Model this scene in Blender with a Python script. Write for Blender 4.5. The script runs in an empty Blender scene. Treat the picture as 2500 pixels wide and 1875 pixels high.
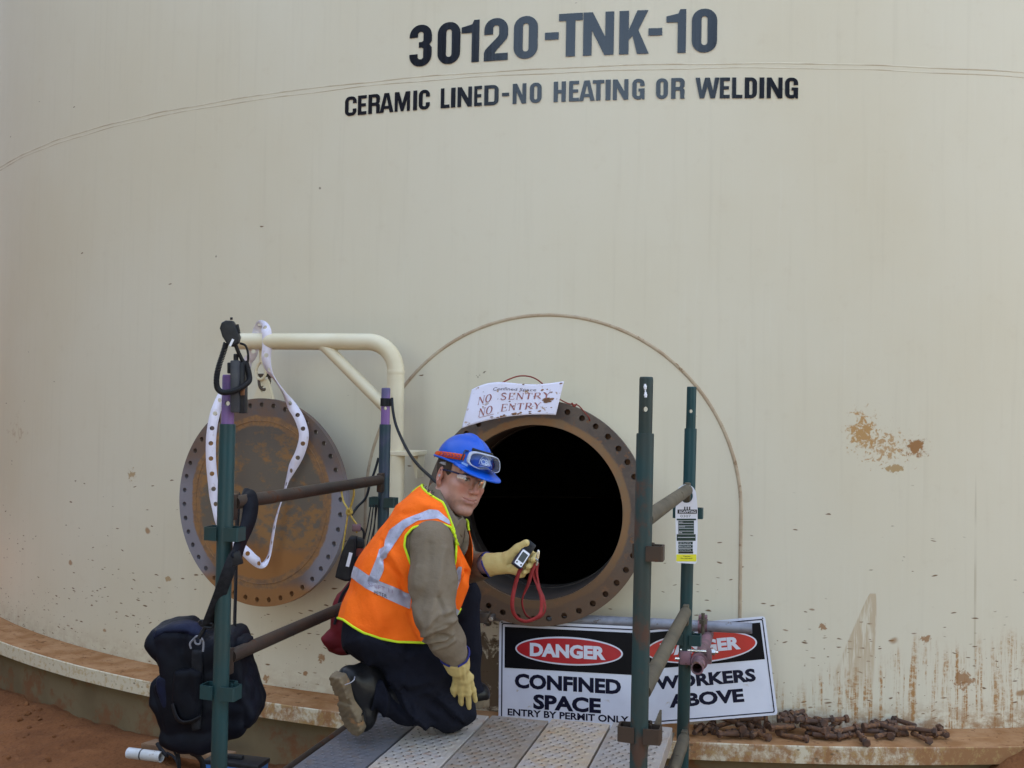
import bpy, bmesh, math, random
import numpy as np
from mathutils import Vector, Matrix
from mathutils.bvhtree import BVHTree

random.seed(7)
SC = bpy.context.scene
COL = SC.collection

# ------------------------------------------------------------------ camera, world, sun, exposure
PITCH, ROLL, PHI, R, D, F = 0.0271, 0.0178, 0.1272, 6.5, 11.4, 2528.0
CZ = 1.73

def _axes():
    r = np.array([1, 0, 0.]); u = np.array([0, 0, 1.]); w = np.array([0, 1, 0.])
    c, s = math.cos(PITCH), math.sin(PITCH)
    w2 = c*w + s*u; u2 = c*u - s*w
    c, s = math.cos(ROLL), math.sin(ROLL)
    return c*r + s*u2, c*u2 - s*r, w2
AR, AU, AF = _axes()
CAM = np.array([0, 0, CZ])
cd = bpy.data.cameras.new('camera')
cam = bpy.data.objects.new('camera', cd); COL.objects.link(cam)
cd.sensor_fit = 'HORIZONTAL'; cd.sensor_width = 36.0; cd.lens = F/2500*36.0
cd.clip_start = 0.05; cd.clip_end = 500
mw = Matrix.Identity(4)
for i in range(3):
    mw[i][0] = AR[i]; mw[i][1] = AU[i]; mw[i][2] = -AF[i]; mw[i][3] = CAM[i]
cam.matrix_world = mw
SC.camera = cam

SUN_EL, SUN_AZ = math.radians(61), math.radians(14)       # azimuth clockwise from +Y: high behind the tank, whose shade covers the whole view
W = bpy.data.worlds.new("World"); SC.world = W; W.use_nodes = True
nt = W.node_tree; nt.nodes.clear()
sky = nt.nodes.new('ShaderNodeTexSky'); sky.sky_type = 'NISHITA'; sky.sun_disc = False
sky.sun_elevation = SUN_EL; sky.sun_rotation = SUN_AZ
sky.air_density = 1.0; sky.dust_density = 1.1; sky.ozone_density = 0.9
bg = nt.nodes.new('ShaderNodeBackground'); bg.inputs[1].default_value = 0.125
wo = nt.nodes.new('ShaderNodeOutputWorld')
tn = nt.nodes.new('ShaderNodeMix'); tn.data_type = 'RGBA'; tn.blend_type = 'MULTIPLY'; tn.inputs[0].default_value = 1.0
tn.inputs[7].default_value = (1.20, 1.05, .87, 1)              # white balance tint: a little warmer than the clear model sky
nt.links.new(sky.outputs[0], tn.inputs[6]); nt.links.new(tn.outputs[2], bg.inputs[0]); nt.links.new(bg.outputs[0], wo.inputs[0])
sd = bpy.data.lights.new('sun', 'SUN'); sd.energy = 2.6; sd.angle = math.radians(0.5); sd.color = (1.0, 0.94, 0.86)
sun = bpy.data.objects.new('sun', sd); COL.objects.link(sun)
sv = Vector((math.sin(SUN_AZ)*math.cos(SUN_EL), math.cos(SUN_AZ)*math.cos(SUN_EL), math.sin(SUN_EL)))
sun.rotation_euler = sv.to_track_quat('Z', 'Y').to_euler(); sun.location = (4, 22, 30)
SC.view_settings.view_transform = 'Standard'; SC.view_settings.look = 'None'
SC.view_settings.exposure = 2.75; SC.view_settings.gamma = 1.0
SC.view_settings.use_curve_mapping = False

# ------------------------------------------------------------------ geometry of the place
C = np.array([D*math.sin(PHI), D*math.cos(PHI)])          # the tank's axis

def ray(x, y): return (x-1250)/F*AR - (y-937.5)/F*AU + AF
def P(x, y, Y):                                            # the point of that sight line at depth Y
    d = ray(x, y); return CAM + d*(Y/d[1])
def proj(V):
    q = np.asarray(V, float) - CAM; z = q@AF
    return np.stack([1250 + F*(q@AR)/z, 937.5 - F*(q@AU)/z], -1)
def wall_st(x, y, rad=R):
    d = ray(x, y); a = d[0]**2 + d[1]**2; b = -(d[:2]@C); c = C@C - rad*rad
    p = CAM + d*((-b - math.sqrt(b*b - a*c))/a)
    return math.atan2(p[0]-C[0], -(p[1]-C[1]))*R, p[2]
def W3(s, t, off=0.0):                                     # wall coordinates (m along, m up, m proud) to the world
    s = np.asarray(s, float); t = np.asarray(t, float)
    th = s/R
    return np.stack([C[0] + np.sin(th)*(R+off), C[1] - np.cos(th)*(R+off), t + 0*th], -1)

# ------------------------------------------------------------------ objects
def link(o): COL.objects.link(o); return o
def tag(o, label=None, cat=None, group=None, kind=None):
    if label: o['label'] = label
    if cat: o['category'] = cat
    if group: o['group'] = group
    if kind: o['kind'] = kind
    return o
def thing(name, label, cat, loc=(0, 0, 0), M=None, group=None):
    o = link(bpy.data.objects.new(name, None)); o.empty_display_size = 0.1
    if M is None: M = Matrix.Translation(Vector([float(v) for v in loc]))
    o.matrix_world = M; bpy.context.view_layer.update()
    return tag(o, label, cat, group)
def mesh(name, V, Fc, smooth=True, auto=None):
    me = bpy.data.meshes.new(name)
    me.from_pydata([tuple(map(float, v)) for v in V], [], [tuple(int(i) for i in f) for f in Fc])
    me.validate()
    if smooth:
        me.polygons.foreach_set('use_smooth', [True]*len(me.polygons))
        if auto is not None:
            try: me.set_sharp_from_angle(angle=math.radians(auto))
            except Exception: pass
    return me
def inv(o):
    bpy.context.view_layer.update(); return np.array(o.matrix_world.inverted())
def obj(name, V, Fc, m, parent=None, world=True, smooth=True, auto=None, loc=None):
    """one mesh object; V in world space (or already in the parent's space with world=False)"""
    V = np.asarray(V, float).reshape(-1, 3)
    if parent is not None and world:
        A = inv(parent); V = V@A[:3, :3].T + A[:3, 3]
    if parent is None and loc is not None: V = V - np.asarray(loc, float)
    o = link(bpy.data.objects.new(name, mesh(name, V, Fc, smooth, auto)))
    if parent is not None: o.parent = parent
    elif loc is not None: o.location = tuple(float(v) for v in loc)
    for mm in (m if isinstance(m, (list, tuple)) else [m]): o.data.materials.append(mm)
    return o
def base_of(V):
    V = np.asarray(V); return np.array([(V[:, 0].min()+V[:, 0].max())/2, (V[:, 1].min()+V[:, 1].max())/2, V[:, 2].min()])
def unit(v): v = np.asarray(v, float); return v/max(np.linalg.norm(v), 1e-12)
def perp(d):
    d = unit(d); a = np.array([0, 0, 1.]) if abs(d[2]) < 0.9 else np.array([1., 0, 0])
    u = unit(np.cross(d, a)); return u, np.cross(d, u)

class MB:
    """collects shapes and links them as one mesh"""
    def __init__(s): s.V = []; s.F = []; s.n = 0
    def add(s, V, Fc):
        V = np.asarray(V, float).reshape(-1, 3); s.V.append(V)
        s.F += [tuple(int(i)+s.n for i in f) for f in Fc]; s.n += len(V); return s
    def box(s, c, ax, h, bev=0.0):
        c = np.asarray(c, float); ax = [unit(a) for a in ax]
        if bev <= 0:
            V = [c + ax[0]*h[0]*i + ax[1]*h[1]*j + ax[2]*h[2]*k for i in (-1, 1) for j in (-1, 1) for k in (-1, 1)]
            return s.add(V, [(0, 1, 3, 2), (4, 6, 7, 5), (0, 4, 5, 1), (2, 3, 7, 6), (0, 2, 6, 4), (1, 5, 7, 3)])
        bm = bmesh.new(); bmesh.ops.create_cube(bm, size=2.0)
        for v in bm.verts: v.co = Vector((v.co.x*h[0], v.co.y*h[1], v.co.z*h[2]))
        bmesh.ops.bevel(bm, geom=bm.edges[:], offset=bev, segments=2, profile=0.5, affect='EDGES')
        V = np.array([v.co[:] for v in bm.verts]); bm.verts.index_update()
        Fc = [[v.index for v in f.verts] for f in bm.faces]; bm.free()
        return s.add(c + V[:, :1]*ax[0] + V[:, 1:2]*ax[1] + V[:, 2:]*ax[2], Fc)
    def tube(s, pts, r, n=16, caps=True, closed=False):
        V, Fc = sweep(pts, r, n, caps, closed); return s.add(V, Fc)
    def cyl(s, a, b, r, r2=None, n=24, bev=0.0):
        a = np.asarray(a, float); b = np.asarray(b, float); r2 = r if r2 is None else r2
        if bev > 0:
            d = unit(b-a)
            return s.tube([a, a+d*bev*.3, a+d*bev, b-d*bev, b-d*bev*.3, b], [r-bev, r-bev*.3, r, r2, r2-bev*.3, r2-bev], n)
        return s.tube([a, b], [r, r2], n)
    def hollow(s, a, b, ro, ri, n=24):
        a = np.asarray(a, float); b = np.asarray(b, float); d = unit(b-a); u, v = perp(d)
        ang = np.arange(n)*2*math.pi/n; ring = np.cos(ang)[:, None]*u + np.sin(ang)[:, None]*v
        V = np.concatenate([a+ring*ro, b+ring*ro, b+ring*ri, a+ring*ri]); Fc = []
        for k in range(4):
            for i in range(n):
                j = (i+1) % n; k2 = (k+1) % 4
                Fc.append((k*n+i, k*n+j, k2*n+j, k2*n+i))
        return s.add(V, Fc)
    def world(s): return np.concatenate(s.V)
    def build(s, name, m, parent=None, world=True, smooth=True, auto=40, loc=None):
        V = s.world()
        if parent is None and loc is None: loc = base_of(V)
        return obj(name, V, s.F, m, parent, world, smooth, auto, loc)

def sweep(pts, r, n=16, caps=True, closed=False):
    pts = np.asarray(pts, float); m = len(pts)
    r = np.full(m, r, float) if np.isscalar(r) else np.asarray(r, float)
    T = np.zeros_like(pts)
    if closed: T = np.roll(pts, -1, 0) - np.roll(pts, 1, 0)
    else: T[1:-1] = pts[2:]-pts[:-2]; T[0] = pts[1]-pts[0]; T[-1] = pts[-1]-pts[-2]
    u, _ = perp(T[0]); ang = np.arange(n)*2*math.pi/n; V = []
    for i in range(m):
        t = unit(T[i]); u = unit(u - t*(u@t)); w = np.cross(t, u)
        V.append(pts[i] + r[i]*(np.cos(ang)[:, None]*u + np.sin(ang)[:, None]*w))
    V = np.concatenate(V); Fc = []
    for i in range(m if closed else m-1):
        i2 = (i+1) % m
        for k in range(n):
            k2 = (k+1) % n; Fc.append((i*n+k, i*n+k2, i2*n+k2, i2*n+k))
    if caps and not closed:
        Fc.append(tuple(range(n))[::-1]); Fc.append(tuple((m-1)*n+k for k in range(n)))
    return V, Fc
def smooth_path(pts, n=8, closed=False):
    pts = np.asarray(pts, float); m = len(pts); out = []
    for i in range(m if closed else m-1):
        if closed: a, b, c, d = pts[(i-1) % m], pts[i], pts[(i+1) % m], pts[(i+2) % m]
        else: a, b, c, d = pts[max(i-1, 0)], pts[i], pts[i+1], pts[min(i+2, m-1)]
        for k in range(n):
            t = k/n
            out.append(0.5*((2*b) + (c-a)*t + (2*a-5*b+4*c-d)*t*t + (3*b-a-3*c+d)*t**3))
    if not closed: out.append(pts[-1])
    return np.array(out)
def px_path(l, n=6): return smooth_path([P(*q) for q in l], n)

def curve_fill(loops, thick):
    """flat filled outline(s) with holes, extruded; returns V (x, y, z), faces"""
    cu = bpy.data.curves.new('outline', 'CURVE'); cu.dimensions = '2D'; cu.fill_mode = 'BOTH'; cu.extrude = thick/2
    for L in loops:
        sp = cu.splines.new('POLY'); sp.points.add(len(L)-1); sp.use_cyclic_u = True
        for q, (x, y) in zip(sp.points, L): q.co = (x, y, 0, 1)
    return _eval(cu)
def _eval(cu):
    o = bpy.data.objects.new('tmp', cu); COL.objects.link(o)
    dg = bpy.context.evaluated_depsgraph_get(); dg.update()
    me = bpy.data.meshes.new_from_object(o.evaluated_get(dg))
    V = np.array([v.co[:] for v in me.vertices]).reshape(-1, 3); Fc = [tuple(p.vertices) for p in me.polygons]
    bpy.data.objects.remove(o); bpy.data.curves.remove(cu); bpy.data.meshes.remove(me)
    return V, Fc
def text_fill(body, off=0.0, thick=0.0, shear=0.0, space=1.0):
    cu = bpy.data.curves.new('words', 'FONT'); cu.body = body; cu.offset = off; cu.extrude = thick/2; cu.shear = shear
    cu.space_character = space; cu.resolution_u = 3
    return _eval(cu)
def fit(V, x0, y0, x1, y1):
    V = V.copy(); a = V[:, :2].min(0); b = V[:, :2].max(0)
    V[:, 0] = x0 + (V[:, 0]-a[0])/(b[0]-a[0])*(x1-x0); V[:, 1] = y0 + (V[:, 1]-a[1])/(b[1]-a[1])*(y1-y0)
    return V
def circ(cx, cy, r, n=24, ry=None):
    ry = r if ry is None else ry
    return [(cx+r*math.cos(2*math.pi*i/n), cy+ry*math.sin(2*math.pi*i/n)) for i in range(n)]
def rrect(x0, y0, x1, y1, r, n=6):
    out = []
    for cx, cy, a0 in ((x1-r, y1-r, 0), (x0+r, y1-r, 90), (x0+r, y0+r, 180), (x1-r, y0+r, 270)):
        for i in range(n+1):
            a = math.radians(a0+90*i/n); out.append((cx+r*math.cos(a), cy+r*math.sin(a)))
    return out

# ------------------------------------------------------------------ materials
class N:
    def __init__(s, name):
        s.m = bpy.data.materials.new(name); s.m.use_nodes = True; s.t = s.m.node_tree; s.t.nodes.clear()
        s.out = s.t.nodes.new('ShaderNodeOutputMaterial'); s.b = s.t.nodes.new('ShaderNodeBsdfPrincipled')
        s.t.links.new(s.b.outputs[0], s.out.inputs[0]); s._c = None
    def n(s, k): return s.t.nodes.new(k)
    def put(s, sock, v):
        if hasattr(v, 'is_linked'): s.t.links.new(v, sock)
        elif v is not None: sock.default_value = v
    def obj(s):
        if s._c is None: s._c = s.n('ShaderNodeTexCoord').outputs['Object']
        return s._c
    def uv(s): 
        u = s.n('ShaderNodeUVMap'); u.uv_map = 'st'; return u.outputs[0]
    def scale(s, v, k, loc=(0, 0, 0)):
        m = s.n('ShaderNodeMapping'); m.inputs['Scale'].default_value = k; m.inputs['Location'].default_value = loc
        s.t.links.new(v, m.inputs[0]); return m.outputs[0]
    def noise(s, v, sc, det=4, rough=.55, dist=0.0):
        x = s.n('ShaderNodeTexNoise'); x.inputs['Scale'].default_value = sc; x.inputs['Detail'].default_value = det
        x.inputs['Roughness'].default_value = rough; x.inputs['Distortion'].default_value = dist
        s.t.links.new(v, x.inputs['Vector']); return x.outputs[0]
    def voro(s, v, sc, out='Distance', feat='F1', rnd=1.0):
        x = s.n('ShaderNodeTexVoronoi'); x.feature = feat; x.inputs['Scale'].default_value = sc
        x.inputs['Randomness'].default_value = rnd
        s.t.links.new(v, x.inputs['Vector']); return x.outputs[out]
    def math(s, op, a, b=None, c=None, clamp=False):
        x = s.n('ShaderNodeMath'); x.operation = op; x.use_clamp = clamp
        s.put(x.inputs[0], a); s.put(x.inputs[1], b)
        if c is not None: s.put(x.inputs[2], c)
        return x.outputs[0]
    def ss(s, v, a, b, lo=0.0, hi=1.0):
        x = s.n('ShaderNodeMapRange'); x.interpolation_type = 'SMOOTHSTEP'
        s.put(x.inputs[0], v); s.put(x.inputs[1], a); s.put(x.inputs[2], b); s.put(x.inputs[3], lo); s.put(x.inputs[4], hi)
        return x.outputs[0]
    def sep(s, v):
        x = s.n('ShaderNodeSeparateXYZ'); s.t.links.new(v, x.inputs[0]); return x.outputs
    def comb(s, a, b, c=0.0):
        x = s.n('ShaderNodeCombineXYZ'); s.put(x.inputs[0], a); s.put(x.inputs[1], b); s.put(x.inputs[2], c); return x.outputs[0]
    def rgb(s, c):
        x = s.n('ShaderNodeRGB'); x.outputs[0].default_value = (*c, 1); return x.outputs[0]
    def mix(s, f, a, b, mode='MIX'):
        x = s.n('ShaderNodeMix'); x.data_type = 'RGBA'; x.blend_type = mode; x.clamp_factor = True
        s.put(x.inputs[0], f)
        s.put(x.inputs[6], a if hasattr(a, 'is_linked') else (*a, 1)); s.put(x.inputs[7], b if hasattr(b, 'is_linked') else (*b, 1))
        return x.outputs[2]
    def attr(s, name):
        x = s.n('ShaderNodeAttribute'); x.attribute_name = name; return x.outputs['Fac']
    def bump(s, h, k=.3, dist=.01, nrm=None):
        x = s.n('ShaderNodeBump'); x.inputs['Strength'].default_value = k; x.inputs['Distance'].default_value = dist
        s.t.links.new(h, x.inputs['Height'])
        if nrm is not None: s.t.links.new(nrm, x.inputs['Normal'])
        return x.outputs[0]
    def fin(s, col=None, rough=None, metal=0.0, bump=None, spec=None, coat=None, sheen=None):
        if col is not None: s.put(s.b.inputs['Base Color'], col if hasattr(col, 'is_linked') else (*col, 1))
        s.put(s.b.inputs['Roughness'], rough); s.put(s.b.inputs['Metallic'], metal)
        if bump is not None: s.t.links.new(bump, s.b.inputs['Normal'])
        if spec is not None: s.b.inputs['Specular IOR Level'].default_value = spec
        if coat is not None: s.b.inputs['Coat Weight'].default_value = coat; s.b.inputs['Coat Roughness'].default_value = .1
        if sheen is not None: s.b.inputs['Sheen Weight'].default_value = sheen
        return s.m
def pm(name, c1, c2=None, sc=6.0, lo=.4, hi=.65, rough=.6, metal=0.0, bk=.0, bsc=None, bd=.004, c3=None, sc3=14, t3=.6, w3=.06,
       stretch=None, spec=None, coat=None, sheen=None):
    g = N(name); v = g.obj()
    if stretch: v = g.scale(v, stretch)
    col = g.rgb(c1); r = rough
    if c2 is not None:
        f = g.ss(g.noise(v, sc, 5), lo, hi); col = g.mix(f, c1, c2)
    if c3 is not None:
        f3 = g.ss(g.noise(g.scale(v, (1, 1, 1), (3.1, 1.7, .4)), sc3, 6, .65), t3, t3+w3)
        col = g.mix(f3, col, c3); r = g.math('MULTIPLY_ADD', f3, .25, rough, clamp=True)
    b = g.bump(g.noise(v, bsc or sc*4, 4), bk, bd) if bk else None
    return g.fin(col, r, metal, b, spec, coat, sheen)
# ------------------------------------------------------------------ paint, steel and soil
SOIL, SOIL2 = (.215, .086, .032), (.15, .058, .022)
CREAM, CREAM2 = (.645, .58, .44), (.615, .54, .39)

def wall_paint():
    g = N('tank_paint'); uv = g.uv(); s, t, _ = g.sep(uv)
    def q(ks, kt, a=0.0, b=0.0): return g.scale(uv, (ks, kt, 1), (a, b, 0))
    col = g.mix(g.ss(g.noise(q(.5, .4), 1.3, 4), .35, .7), CREAM, CREAM2)
    st = g.noise(q(26, .9), 1, 5, .6)                                    # faint rain streaks
    col = g.mix(g.math('MULTIPLY', g.ss(st, .5, .82), .22), col, (.49, .42, .30))
    st2 = g.noise(q(55, 1.6, 3), 1, 3, .6)
    col = g.mix(g.math('MULTIPLY', g.ss(st2, .57, .8), .14), col, (.70, .67, .57))
    thin = g.math('MULTIPLY', g.ss(g.noise(q(13, .22, 9), 1, 2, .4), .715, .735), g.ss(g.noise(q(2, 2.2, 7), 1, 2), .42, .6))
    col = g.mix(g.math('MULTIPLY', thin, .4), col, (.33, .25, .15))
    col = g.mix(g.math('MULTIPLY', g.ss(g.noise(q(9, 9, 2), 1, 6, .7), .55, .75), .16), col, (.50, .40, .27))
    low = g.ss(t, 1.9, .3)
    # small splashes of mud: flat dashes, thicker near the base
    wob = g.n('ShaderNodeVectorMath'); wob.operation = 'ADD'
    g.t.links.new(q(1, 1), wob.inputs[0])
    nz = g.n('ShaderNodeTexNoise'); nz.inputs['Scale'].default_value = 9; g.t.links.new(uv, nz.inputs['Vector'])
    vm = g.n('ShaderNodeVectorMath'); vm.operation = 'SCALE'; vm.inputs['Scale'].default_value = .05
    g.t.links.new(nz.outputs['Color'], vm.inputs[0]); g.t.links.new(vm.outputs[0], wob.inputs[1]); wuv = wob.outputs[0]
    def specks(ks, kt, size, dens, c, k=.8, off=0.0):
        nonlocal col
        v = g.scale(wuv, (ks, kt, 1), (off, off*2, 0))
        d = g.voro(v, 1.0); r, gg, bb = g.sep(g.voro(v, 1.0, 'Color'))
        f = g.math('MULTIPLY', g.math('LESS_THAN', r, dens), g.ss(d, g.math('MULTIPLY', gg, size), g.math('MULTIPLY', gg, size*.45)))
        col = g.mix(g.math('MULTIPLY', f, k), col, c)
    pat = g.ss(g.noise(q(1.6, 2.5, 4), 1, 4), .35, .65)
    lowp = g.math('MULTIPLY', low, pat)
    specks(20, 78, .44, g.math('MULTIPLY_ADD', g.math('MULTIPLY', lowp, low),   .50, .002), (.15, .075, .030), .95)
    specks(16, 60, .40, g.math('MULTIPLY', g.ss(t, .95, .3), g.math('MULTIPLY', pat, .30)), (.22, .115, .05), .75, 5.3)
    specks(70, 85, .40, g.math('MULTIPLY', g.ss(t, .8, .3), .20), (.20, .10, .04), .7, 2.2)
    specks(8, 12, .30, g.math('MULTIPLY', g.ss(t, 1.3, .35), .10), (.30, .15, .055), .8, 8.1)
    specks(9, 9, .10, .02, (.10, .06, .035), .7, 1.4)
    # red drips above the ledge, taller towards the right
    hgt = g.ss(s, -.9, .95, .42, .78)
    hn = g.math('MULTIPLY_ADD', g.noise(q(7, .6, 5), 1, 4, .7), .5, -.25)
    top_ = g.math('ADD', hgt, hn); up = g.ss(t, top_, g.math('SUBTRACT', top_, .16))
    dr = g.ss(g.noise(q(26, 1.5, 1), 1, 6, .72), .47, .66)
    dr2 = g.ss(g.noise(q(38, 55, 6), 1, 5, .75), .44, .56)
    side = g.ss(s, -.55, .2, .15, 1.0)
    f = g.math('MULTIPLY', g.math('MULTIPLY', dr, up), g.math('MULTIPLY', g.math('MULTIPLY_ADD', dr2, .72, .28), side))
    col = g.mix(g.math('MULTIPLY', f, 1.9, clamp=True), col, (.38, .20, .075))
    foot = g.math('MULTIPLY', g.ss(t, .46, .29), g.math('MULTIPLY_ADD', side, .75, .15))
    col = g.mix(g.math('MULTIPLY', foot, g.ss(g.noise(q(14, 20), 1, 5, .7), .38, .62)), col, (.30, .15, .06))
    # a slap of mud on the right, smaller stains, a dirty patch with painted shade
    def stain_or_shade(px, py, rs, rt, k, sc, th, c, seed=0.):
        nonlocal col
        s0, t0 = wall_st(px, py)
        a = g.math('DIVIDE', g.math('SUBTRACT', s, s0), rs); b = g.math('DIVIDE', g.math('SUBTRACT', t, t0), rt)
        d = g.math('SQRT', g.math('ADD', g.math('MULTIPLY', a, a), g.math('MULTIPLY', b, b)))
        n_ = g.noise(q(sc, sc, seed, seed), 1, 7, .68, .6)
        f = g.ss(g.math('MULTIPLY_ADD', d, -.26, n_), th-.01, th+.09)
        col = g.mix(g.math('MULTIPLY', f, k), col, c)
    stain_or_shade(2105, 1055, .11, .14, .9, 30, .355, (.42, .22, .065))
    stain_or_shade(2160, 1090, .23, .16, .8, 42, .415, (.41, .22, .075), 3.)
    stain_or_shade(2235, 1090, .07, .05, .95, 22, .30, (.29, .13, .04), 6.)
    stain_or_shade(2185, 1143, .05, .018, .9, 30, .24, (.38, .24, .10), 9.)
    stain_or_shade(322, 1160, .05, .06, .8, 30, .36, (.36, .22, .09), 2.)
    stain_or_shade(410, 1413, .04, .014, .8, 30, .25, (.36, .22, .09), 4.)
    stain_or_shade(40, 1050, .45, .22, .45, 16, .47, (.36, .22, .11), 5.)
    stain_or_shade(1182, 1650, .10, .22, .9, 13, .22, (.085, .050, .026), 11.)  # wall dirt plus the shade of worker and flange, painted in
    stain_or_shade(908, 1640, .03, .05, .8, 30, .26, (.34, .19, .07), 12.)
    for i_, (a_, b_, c_) in enumerate(((650, 1567, .030), (784, 1606, .026), (746, 1643, .018), (648, 1656, .022), (2010, 1530, .02), (2262, 1560, .025), (2350, 1660, .05))): stain_or_shade(a_, b_, c_, c_*.9, .85, 34, .26, (.30, .145, .055), 13.+i_)
    stain_or_shade(1180, 910, .16, .05, .9, 34, .50, (.10, .06, .03), 8.)
    # tan runs fanning down from one splash
    s1, t1 = wall_st(2131, 1448); s2, t2 = wall_st(2085, 1650)
    k = g.math('DIVIDE', g.math('SUBTRACT', t1, t), t1-t2)
    cx = g.math('MULTIPLY_ADD', k, s2-s1, s1); wd = g.math('MULTIPLY_ADD', g.math('POWER', g.math('MAXIMUM', k, 0), .8), .085, .014)
    u = g.math('DIVIDE', g.math('ABSOLUTE', g.math('SUBTRACT', s, cx)), wd)
    body = g.math('MULTIPLY', g.ss(u, 1.0, .85), g.math('MULTIPLY', g.ss(k, -.01, .02), g.ss(k, 1.5, .6)))
    runs = g.ss(g.math('MULTIPLY_ADD', k, -.17, g.noise(q(44, 3.0, 2), 1, 5, .65)), .29, .42)
    col = g.mix(g.math('MULTIPLY', g.math('MULTIPLY', body, runs), .75), col, (.46, .34, .21))
    rg = g.math('MULTIPLY_ADD', g.noise(q(5, 1), 1, 4), .14, .36)
    bp = g.bump(g.noise(q(3, 2.2), 1, 3), .12, .02, g.bump(g.noise(q(60, 60), 1, 3), .05, .002))
    return g.fin(col, rg, 0.0, bp, .22)
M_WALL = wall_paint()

def ledge_face():
    g = N('ledge_face'); uv = g.uv(); s, t, _ = g.sep(uv)
    n1 = g.noise(g.scale(uv, (9, 5, 1)), 1, 6, .7); n2 = g.noise(g.scale(uv, (30, 24, 1), (4, 1, 0)), 1, 6, .75)
    k = g.ss(s, -3.9, -3.0, .0, .66); k2 = g.ss(s, .2, .8, 0, .5)
    k = g.math('ADD', k, k2)
    f = g.ss(g.math('ADD', g.math('MULTIPLY_ADD', n2, .35, g.math('MULTIPLY', n1, .65)), g.math('MULTIPLY_ADD', k, .34, -.22)), .42, .56)
    col = g.mix(f, (.60, .52, .37), (.29, .135, .05))
    col = g.mix(g.math('MULTIPLY', g.ss(n2, .5, .6), .6), col, (.42, .27, .10))
    sp = g.math('MULTIPLY', g.ss(g.voro(g.scale(uv, (26, 40, 1)), 1), .26, .14), g.ss(g.noise(g.scale(uv, (3, 3, 1)), 1, 2), .48, .6))
    col = g.mix(g.math('MULTIPLY', sp, .8), col, (.13, .08, .04))
    return g.fin(col, .7, 0, g.bump(n2, .4, .004))
M_LEDGE = ledge_face()
def soil_mat():
    g = N('red_soil'); v = g.obj()
    a = g.noise(v, 3.5, 6, .65); b = g.noise(v, 45, 5, .7); c = g.voro(v, 55)
    col = g.mix(g.ss(a, .35, .68), SOIL, SOIL2); col = g.mix(g.math('MULTIPLY', g.ss(b, .5, .72), .7), col, (.085, .032, .015))
    col = g.mix(g.math('MULTIPLY', g.ss(g.noise(g.scale(v, (1, 1, 1), (5, 2, 1)), 9, 6, .7), .56, .74), .55), col, (.30, .13, .055))
    x_, y_, _z = g.sep(v); dx = g.math('SUBTRACT', x_, float(C[0])); dy = g.math('SUBTRACT', y_, float(C[1]))
    far = g.ss(g.math('MULTIPLY_ADD', a, 1.2, g.math('SQRT', g.math('ADD', g.math('MULTIPLY', dx, dx), g.math('MULTIPLY', dy, dy)))), 10.6, 11.6)
    col = g.mix(far, col, g.mix(g.ss(b, .4, .6), (.115, .085, .062), (.085, .066, .052)))      # unseen far ground, darkened to cut its red bounce light
    h = g.math('ADD', g.math('MULTIPLY', b, .6), g.math('MULTIPLY', c, .5))
    return g.fin(col, .95, 0, g.bump(h, .7, .012), .15)
M_SOIL = soil_mat()
M_DUST = pm('settled_dust', (.40, .215, .10), (.29, .135, .052), 7, .35, .65, .95, 0, .5, 60, .006, (.17, .075, .032), 25, .58, .08, spec=.15)
M_CONC = pm('foundation_concrete', (.160, .112, .058), (.125, .085, .042), 3, .35, .7, .9, 0, .35, 40, .005, (.16, .07, .030), 5, .50, .14, spec=.2)
M_WELD = pm('dusty_weld', (.40, .29, .185), (.47, .37, .25), 14, .35, .65, .8, 0, .5, 90, .003, (.28, .18, .10), 22, .58)
M_SEAM = pm('dusty_seam', (.46, .37, .25), (.60, .53, .39), 5, .35, .62, .75, 0, .4, 80, .002)
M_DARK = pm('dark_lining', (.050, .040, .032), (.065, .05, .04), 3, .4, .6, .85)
M_BLACKPAINT = None
def letter_paint():
    g = N('black_stencil_paint'); uv = g.uv()
    n = g.noise(g.scale(uv, (60, 2.5, 1)), 1, 4, .65); n2 = g.noise(g.scale(uv, (9, 9, 1)), 1, 6, .7)
    col = g.mix(g.ss(n, .45, .75), (.004, .005, .010), (.008, .010, .020))
    col = g.mix(g.math('MULTIPLY', g.ss(n2, .62, .8), .3), col, (.07, .065, .06))
    return g.fin(col, g.math('MULTIPLY_ADD', n, .10, .16), 0, g.bump(n, .10, .003), .52)
M_LETTER = letter_paint()
def rust_plate(name, zones):
    """bare steel flange faces; zones: (inner radius, outer radius, dark, light)"""
    g = N(name); v = g.obj(); x, y, z = g.sep(v)
    r = g.math('SQRT', g.math('ADD', g.math('MULTIPLY', x, x), g.math('MULTIPLY', y, y)))
    nb = g.noise(v, 7, 6, .7); nf = g.noise(v, 40, 5, .7); rn = g.math('MULTIPLY_ADD', g.math('SUBTRACT', nb, .5), .05, r)
    col = zones(g, v, x, y, r, rn, nb, nf)
    return g.fin(col, g.math('MULTIPLY_ADD', nb, .25, .45), .15, g.bump(nf, .25, .002), .35)
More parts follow.
